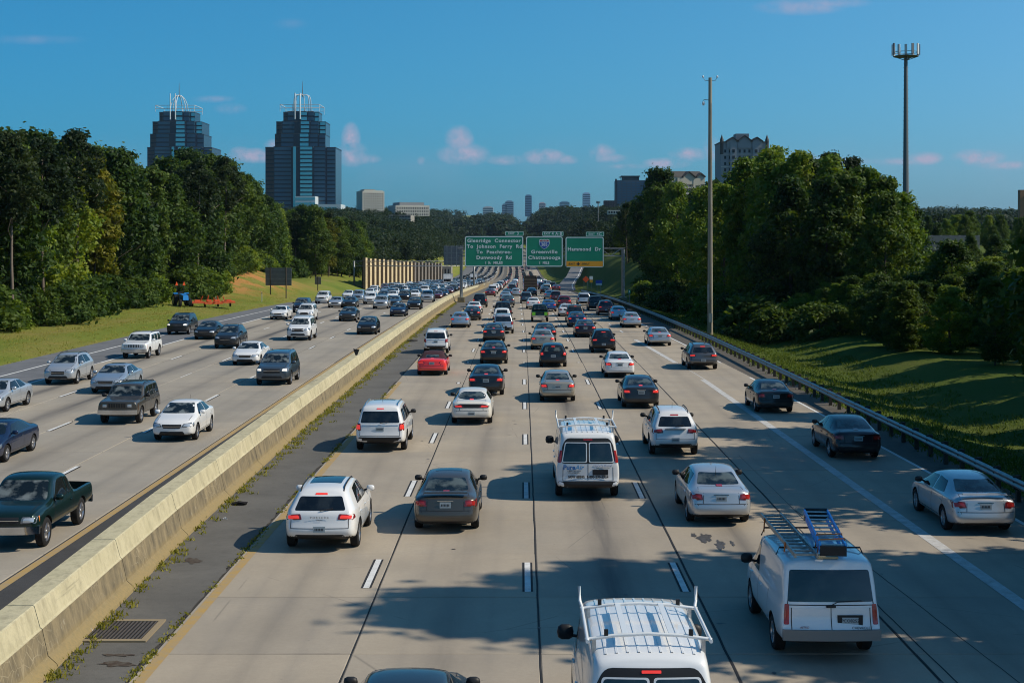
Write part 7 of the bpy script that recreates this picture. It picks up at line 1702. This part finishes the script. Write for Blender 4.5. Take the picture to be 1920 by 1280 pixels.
# ------------------------------------------------------------------ buildings
M_gd = bpy.data.materials.new('dark_blue_curtain_glass'); M_gd.use_nodes = True
_b = M_gd.node_tree.nodes['Principled BSDF']; _b.inputs['Base Color'].default_value = (.006, .013, .030, 1); _b.inputs['Roughness'].default_value = .12; _b.inputs['Specular IOR Level'].default_value = .35
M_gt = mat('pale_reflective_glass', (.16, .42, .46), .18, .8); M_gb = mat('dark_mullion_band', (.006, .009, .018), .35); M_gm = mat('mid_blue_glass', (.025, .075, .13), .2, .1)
M_wf = mat('white_steel_frame', (.62, .66, .68), .45)
def tower(label, Y, tiers, cx_px, low, rounded_, spire_py):
    zb = .0193 * Y - 7; sc_ = Y / 2740; cx = (cx_px - 979) * sc_
    t = thing('office_tower', label, 'skyscraper', (cx, Y, zb), group='twin dark glass towers'); Z = lambda py: EYE - (py - 453) * sc_ - zb
    nfl = 0
    for i, (pa, pb, top, bot) in enumerate(tiers):
        w = (pb - pa) * sc_; c = ((pa + pb) / 2 - cx_px) * sc_; z0, z1 = Z(bot), Z(top); d = w * .92; h = w / 2
        mb = MB()
        P = [(-h, -d * .28), (-h * .72, -d * .28), (-h * .72, -d * .42), (-h * .2, -d * .42), (-h * .2, -d * .5), (h * .42, -d * .5), (h * .42, -d * .40), (h * .74, -d * .40), (h * .74, -d * .25), (h, -d * .25), (h, d * .5), (-h, d * .5)]
        n = len(P); mb.add([(c + a, b, z0) for a, b in P] + [(c + a, b, z1) for a, b in P], [tuple(range(n))[::-1], tuple(range(n, 2 * n))] + [(k, (k + 1) % n, n + (k + 1) % n, n + k) for k in range(n)])
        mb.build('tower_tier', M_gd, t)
        fh = 3.3; nf = max(1, int((z1 - z0) / fh))
        for k in range(nf):
            za = z0 + (z1 - z0) * (k + .28) / nf; zc = z0 + (z1 - z0) * (k + .95) / nf
            # paler glass colours paint reflections onto the bays that catch the light
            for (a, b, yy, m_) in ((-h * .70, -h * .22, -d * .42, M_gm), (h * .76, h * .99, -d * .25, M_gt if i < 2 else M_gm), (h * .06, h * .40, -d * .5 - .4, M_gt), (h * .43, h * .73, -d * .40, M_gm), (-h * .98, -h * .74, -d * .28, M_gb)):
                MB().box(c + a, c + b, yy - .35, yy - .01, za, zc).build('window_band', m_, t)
        MB().add([(c + a * 1.004, b * 1.004, z1 - .6) for a, b in P] + [(c + a * 1.004, b * 1.004, z1 + .5) for a, b in P], [tuple(range(n, 2 * n))] + [(q, (q + 1) % n, n + (q + 1) % n, n + q) for q in range(n)]).build('parapet', M_gb, t)
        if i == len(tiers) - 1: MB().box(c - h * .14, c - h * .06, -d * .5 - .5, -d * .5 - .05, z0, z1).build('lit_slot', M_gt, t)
    tp = tiers[0]; w = (tp[1] - tp[0]) * sc_; c = ((tp[0] + tp[1]) / 2 - cx_px) * sc_; z1 = Z(tp[2]); r = w * .30; zt = Z(spire_py[0]); fr_ = .36
    for s in (-1, 1):
        for zz in (z1 + 3, z1 + 6): MB().tube([(c - w * .55, s * w * .5, zz), (c + w * .55, s * w * .5, zz)], .28, 5).build('crown_rail', M_wf, t)
        for x in (-.55, -.2, .0, .2, .55): MB().tube([(c + x * w, s * w * .5, z1), (c + x * w, s * w * .5, z1 + 6)], .25, 5).build('crown_post', M_wf, t)
        MB().tube([(c + s * w * .55, -w * .5, z1 + 6), (c + s * w * .55, w * .5, z1 + 6)], .28, 5).build('crown_rail', M_wf, t)
    for ang in (0, math.pi / 2, math.pi / 4 * .8):
        ca, sa = math.cos(ang), math.sin(ang); pts = []; rr_ = r * (.62 if ang == 0 else (1.25 if ang > 1 else .9))
        for k in range(17):
            q = math.pi * k / 16; e = 1.0 if rounded_ else .35
            lx = math.copysign(abs(math.cos(q)) ** e, math.cos(q)) * rr_; lz = math.sin(q) ** e * (zt - z1 - 1)
            pts.append((c + lx * ca, lx * sa, z1 + 1 + lz))
        MB().tube(pts, fr_, 6).build('crown_arch', M_wf, t, True)
    for x in (-.06, .06): MB().tube([(c + x * w * 1.2 - w * .06, -w * .52, Z(tp[3]) + 2), (c + x * w * 1.2 - w * .06, -w * .52, zt)], .5, 6).build('crown_mast', M_wf, t)
    MB().tube([(c - w * .0, 0, zt - 2), (c, 0, Z(spire_py[1]))], .45, 6, r2=.12).build('spire', M_cell, t)
    return t
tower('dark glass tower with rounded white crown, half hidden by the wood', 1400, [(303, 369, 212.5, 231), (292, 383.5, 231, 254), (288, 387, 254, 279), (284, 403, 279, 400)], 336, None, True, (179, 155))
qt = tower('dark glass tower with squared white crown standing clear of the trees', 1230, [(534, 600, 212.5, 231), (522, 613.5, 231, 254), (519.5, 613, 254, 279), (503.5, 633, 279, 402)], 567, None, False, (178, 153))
def winrows(t, cols, rows, x0, x1, z0, z1, wf=.5, hf=.5, m=M_win, y=None, name='window', dep=.25):
    y = -t['d'] / 2 if y is None else y; cw = (x1 - x0) / cols; rh = (z1 - z0) / rows
    me = MB().box(-cw * wf / 2, cw * wf / 2, -.12, -.004, -rh * hf / 2, rh * hf / 2).mesh(name, m)
    for i in range(cols):
        for j in range(rows): link(name, me, t, (x0 + cw * (i + .5), y, z0 + rh * (j + .5)))
t = boxb('podium_building', 'low white and teal podium block at the foot of the dark glass tower', 592, 383, 639, 405, 1180, 30, mat('pale_podium', (.5, .55, .55), .5)); winrows(t, 4, 1, -t['w'] / 2 + 1, t['w'] / 2 - 3, 0, t['h'] - 1.5, .86, .8, M_gt)
t = boxb('podium_building', 'white stepped terrace block left of the tower podium', 554, 368, 591, 405, 1190, 30, mat('pale_podium', (.5, .55, .55), .5)); winrows(t, 1, 4, -t['w'] / 2, t['w'] / 2, 0, t['h'], .96, .45, M_gt)
t = boxb('office_block', 'square cream office block with a grid of small dark windows', 671, 358.5, 714, 402, 950, 13, M_pale); t.rotation_euler = (0, 0, rad(24)); winrows(t, 11, 9, -t['w'] / 2 + .5, t['w'] / 2 - .5, 0, t['h'] - 1, .42, .55)
MB().box(-5.5, 2, -4, 4, t['h'], t['h'] + 1.2).build('roof_plant', M_conc, t); MB().box(-t['w'] / 2 + 1.2, t['w'] / 2 - 1, -6, 6, t['h'], t['h'] + .5).build('parapet', M_pale, t)
t = boxb('office_block', 'low wide cream office building with set-back upper floor', 731, 385, 797, 405, 980, 20, M_pale); t.rotation_euler = (0, 0, rad(20)); winrows(t, 18, 3, -t['w'] / 2 + .5, t['w'] / 2 - .5, 0, t['h'] - .8, .40, .6)
MB().box(-t['w'] * .37, t['w'] * .35, -9, 9, t['h'], t['h'] + 2.0).build('upper_floor', mat('grey_cladding', (.24, .25, .25), .7), t)
t = boxb('parking_deck', 'grey parking deck roof below the cream office blocks', 702, 403, 770, 415, 850, 30, M_conc); winrows(t, 12, 2, -t['w'] / 2, t['w'] / 2, 0, t['h'], .9, .4)
t = boxb('tall_building', 'tall blue-grey glass office tower partly behind the right-hand wood', 1155, 338, 1212, 404, 1300, 28, mat('blue_grey_glass', (.055, .085, .12), .25, .3)); w, h = t['w'], t['h']
winrows(t, 6, 13, -w / 2 + 1, w / 2 - 1, 1, h - 1, .7, .5, M_gm)
MB().box(-w * .30, w * .27, -11, 11, h, h + 3.2).build('roof_storey', M_gd, t); MB().box(-w * .33, w * .30, -12, 12, h + 3.2, h + 4.1).build('roof_slab', M_gb, t)
for s in (-1, 1): MB().box(s * w / 2 - .8, s * w / 2 + .8, -14.5, -13.6, 0, h + 1.2).build('corner_pier', M_gb, t)
t = boxb('brick_block', 'dark low block left of the tall blue-grey tower', 1133, 376, 1154, 404, 1250, 14, mat('dark_brick', (.06, .045, .05), .7)); winrows(t, 4, 6, -t['w'] / 2 + .5, t['w'] / 2 - .5, 0, t['h'], .5, .4)
t = boxb('white_building', 'small white low building below the tall blue-grey tower', 1140, 394, 1178, 402, 900, 10, M_pale); winrows(t, 8, 1, -t['w'] / 2, t['w'] / 2, 0, t['h'], .6, .5)
M_condo = mat('cream_stucco', (.40, .37, .29), .7, noise=(.1, .08)); M_roofd = mat('dark_slate_roof', (.05, .045, .04), .7)
def condo(label, pa, pb, ptop, pbot, Y, gab, cols, rows, m):
    t = boxb('apartment_tower', label, pa, ptop, pb, pbot, Y, 22, m); w, h = t['w'], t['h']
    winrows(t, cols, rows, -w / 2 + .8, w / 2 - .8, 0, h - 3.0, .42, .48)
    for k in range(1, rows, 2): MB().box(-w / 2 - .1, w / 2 + .1, -11.25, -11.02, (h - 3.0) * k / rows - .15, (h - 3.0) * k / rows + .15).build('string_course', M_pale, t)
    for x in (-.24, .24): MB().box(w * x - 1.6, w * x + 1.6, -11.9, -11.02, 0, h - .5).build('bay', m, t); winrows(t, 1, rows, w * x - 1.2, w * x + 1.2, 0, h - 3.0, .5, .5, y=-11.92)
    for gx_, gw, gh in gab:
        z = h - .02; P = [(gx_ * w - gw, -11.6), (gx_ * w + gw, -11.6)]
        MB().add([(gx_ * w - gw, -11.7, z - 3), (gx_ * w + gw, -11.7, z - 3), (gx_ * w + gw, -11.7, z), (gx_ * w, -11.7, z + gh), (gx_ * w - gw, -11.7, z), (gx_ * w - gw, 0, z - 3), (gx_ * w + gw, 0, z - 3), (gx_ * w + gw, 0, z), (gx_ * w, 0, z + gh), (gx_ * w - gw, 0, z)],
                 [(0, 1, 2, 3, 4), (9, 8, 7, 6, 5), (2, 7, 8, 3), (3, 8, 9, 4), (1, 6, 7, 2), (0, 4, 9, 5)]).build('gable', m, t)
        for s in (-1, 1):
            MB().add([(gx_ * w, -12.4, z + gh + .6), (gx_ * w + s * (gw + .4), -12.4, z + .4), (gx_ * w + s * (gw + .4), 1, z + .4), (gx_ * w, 1, z + gh + .6), (gx_ * w, -12.4, z + gh + .15), (gx_ * w + s * (gw + .4), -12.4, z - .05), (gx_ * w + s * (gw + .4), 1, z - .05), (gx_ * w, 1, z + gh + .15)],
                     [(0, 1, 2, 3), (7, 6, 5, 4), (0, 4, 5, 1), (1, 5, 6, 2), (2, 6, 7, 3), (3, 7, 4, 0)]).build('gable_roof', M_roofd, t)
    for zf in (.36, .52, .68): MB().box(-w * .2, w * .2, -13.2, -11.02, h * zf, h * zf + .7).build('balcony', m, t)
    return t
t = condo('large grey apartment tower with three gables and corner turrets above the wood', 1352, 1440, 266, 395, 700, [(-.26, 2.6, 1.8), (0, 3.4, 2.6), (.26, 2.6, 1.8)], 9, 10, mat('grey_stucco', (.24, .25, .26), .7))
w, h = t['w'], t['h']
MB().box(-3.2, 3.2, -4, 4, h, h + 4.4).build('roof_plant', mat('grey_stucco', (.20, .205, .21), .7), t)
for s in (-1, 1): MB().lathe([(.9, -6), (.9, 1.0), (.01, 3.6)], 8, 'z', (s * (w / 2 - .4), -10.6, h)).build('turret', M_roofd, t)
MB().box(-w / 2 - .3, w / 2 + .3, -11.5, 11.3, h - .35, h + .1).build('cornice', M_roofd, t)
t = condo('cream apartment block with dark mansard roof left of the tall camera pole', 1246, 1312, 332, 400, 620, [(-.0, 2.4, 1.9), (.36, 1.6, 1.3)], 8, 5, M_condo); t.rotation_euler = (0, 0, rad(14))
w, h = t['w'], t['h']; MB().add([(-w / 2, -11.3, h), (w / 2, -11.3, h), (w / 2, 11.3, h), (-w / 2, 11.3, h), (-w / 2 + 1.4, -8, h + 2.6), (w / 2 - 1.2, -8, h + 2.6), (w / 2 - 1.2, 8, h + 2.6), (-w / 2 + 1.4, 8, h + 2.6)], [(4, 5, 6, 7), (0, 1, 5, 4), (1, 2, 6, 5), (2, 3, 7, 6), (3, 0, 4, 7)]).build('mansard_roof', M_roofd, t)
t = boxb('office_block', 'blue and white banded office building beyond the right-hand wood', 1604, 378, 1657, 404, 640, 16, mat('white_bands', (.42, .44, .45), .6)); winrows(t, 1, 5, -t['w'] / 2 + .3, t['w'] / 2 - .3, 0, t['h'], .985, .55, M_gm)
MB().box(-t['w'] * .42, t['w'] * .2, -6, 6, t['h'], t['h'] + .9).build('roof_plant', M_gm, t)
t = boxb('concrete_tower', 'sliver of a sunlit brown tower block at the edge of the frame', 1913, 356, 1945, 420, 330, 1.6, mat('brown_concrete', (.30, .14, .07), .7)); winrows(t, 3, 5, -t['w'] / 2 + .6, t['w'] / 2, 0, t['h'] - 1, .5, .5)
# concrete parking deck among the right-hand trees
t = boxb('parking_deck', 'grey concrete parking deck among the trees on the right', 1744, 441, 1832, 472, 232, 12, mat('dark_aged_concrete', (.12, .115, .105), .8)); w, h = t['w'], t['h']
for k in range(6): MB().box(-w / 2 + k * w / 5.02, -w / 2 + k * w / 5.02 + .35, -6.25, -6.003, -3, h).build('column', M_conc, t)
for z in (0.2, h - 1.1): MB().box(-w / 2 - .2, w / 2 + .2, -6.5, -6.26, z, z + 1.0).build('parapet', mat('pale_precast', (.17, .16, .145), .8) if z < .5 else bpy.data.materials['pale_precast'], t)
MB().box(-w / 2 + .3, w / 2 - .3, -6.06, -6.002, 1.3, h - 1.3).build('deck_opening_shade', M_gb, t)  # dark panel on the solid wall paints the shaded deck interior
# skyline of the city centre, kilometres away
SKY = [(905, 925, 389, 402, 'pale broad block', (.30, .30, .30)), (941, 951, 384, 402, 'blue-grey stepped block', (.12, .16, .22)), (947, 963, 378, 402, 'blue-grey slab with a corner mast', (.13, .17, .23)), (984.5, 997, 367, 402, 'slender dark blue glass tower', (.05, .11, .19)),
       (1010.5, 1023, 381, 402, 'pinkish tower with a stepped top', (.33, .24, .24)), (1049, 1068, 379, 402, 'teal glass block with a curved top', (.10, .19, .25)), (1092.5, 1107, 363, 404, 'tall pale blue tower with a pink crown', (.22, .27, .36)), (1024, 1040, 393, 402, 'low blue block', (.14, .18, .22)), (1706, 1722, 405, 412, 'faint pale block far right of the cell tower', (.3, .32, .34))]
for pa, pb, ya_, yb_, lab, c in SKY:
    t = boxb('skyline_tower', lab + ' on the distant skyline', pa, ya_, pb, yb_ + 4, 4200, 20, mat('skyline_facade', tuple(min(.6, q * 1.7) for q in c), .4, .1), cat='skyscraper', group='city centre towers on the horizon'); w, h = t['w'], t['h']  # facade colours lightened to put distance haze into them
    n = max(3, int(h / 6))
    for k in range(n): MB().box(-w / 2 + .8, w / 2 - .8, -10.5, -10.01, h * (k + .3) / n, h * (k + .75) / n).build('window_band', M_gm, t)
    if h > 22: MB().box(-w * .32, w * .32, -6, 6, h, h + 3).build('roof_storey', mat('skyline_cap', tuple(min(1, q * 1.5) for q in c), .4), t)
t = thing('cell_tower', 'tiny cell tower on the ridge beside the pink-crowned skyline tower', 'tower', ((1121.5 - 979) / 2740 * 900, 900, 20))
MB().tube([(0, 0, 0), (0, 0, EYE + 75 / 2740 * 900 - 20)], .3, 6).build('pole', M_cell, t); h = EYE + 75 / 2740 * 900 - 20
for s in (-1.1, -.5, .5, 1.1): MB().box(s - .2, s + .2, -.2, .2, h - 1.2, h + .3).build('panel_antenna', M_cell, t)
MB().box(-1.2, 1.2, -.1, .1, h - .7, h - .5).build('platform', M_cell, t)

# ------------------------------------------------------------------ haze
HZ = bpy.data.materials.new('haze_air'); HZ.use_nodes = True; nt = HZ.node_tree; nt.nodes.remove(nt.nodes['Principled BSDF'])
pv = nt.nodes.new('ShaderNodeVolumePrincipled'); pv.inputs['Color'].default_value = (.55, .78, 1.0, 1); pv.inputs['Density'].default_value = .000032; pv.inputs['Anisotropy'].default_value = .1
nt.links.new(pv.outputs[0], nt.nodes['Material Output'].inputs['Volume'])
if HAZE:
    o = MB().box(-5000, 5000, -80, 9100, -14, 175).build('haze', HZ); o['kind'] = 'stuff'

# labels that would still repeat get the order in which one meets them from the bridge
from collections import defaultdict
by = defaultdict(list)
for o in scn.objects:
    if o.parent is None and 'label' in o.keys(): by[o['label']].append(o)
ORD = ['nearest', 'second nearest', 'third nearest', 'fourth nearest', 'fifth nearest', 'sixth nearest', 'seventh nearest', 'eighth nearest', 'ninth nearest', 'tenth nearest', 'eleventh nearest', 'twelfth nearest', 'thirteenth nearest', 'fourteenth nearest', 'fifteenth nearest', 'sixteenth nearest', 'seventeenth nearest', 'eighteenth nearest', 'nineteenth nearest', 'twentieth nearest', 'twenty-first nearest', 'twenty-second nearest', 'twenty-third nearest']
for lab, os_ in by.items():
    if len(os_) > 1:
        os_.sort(key=lambda q: q.location.y)
        for i, o in enumerate(os_):
            if i < len(ORD): o['label'] = ORD[i] + ' ' + lab
print('objects', len(scn.objects))
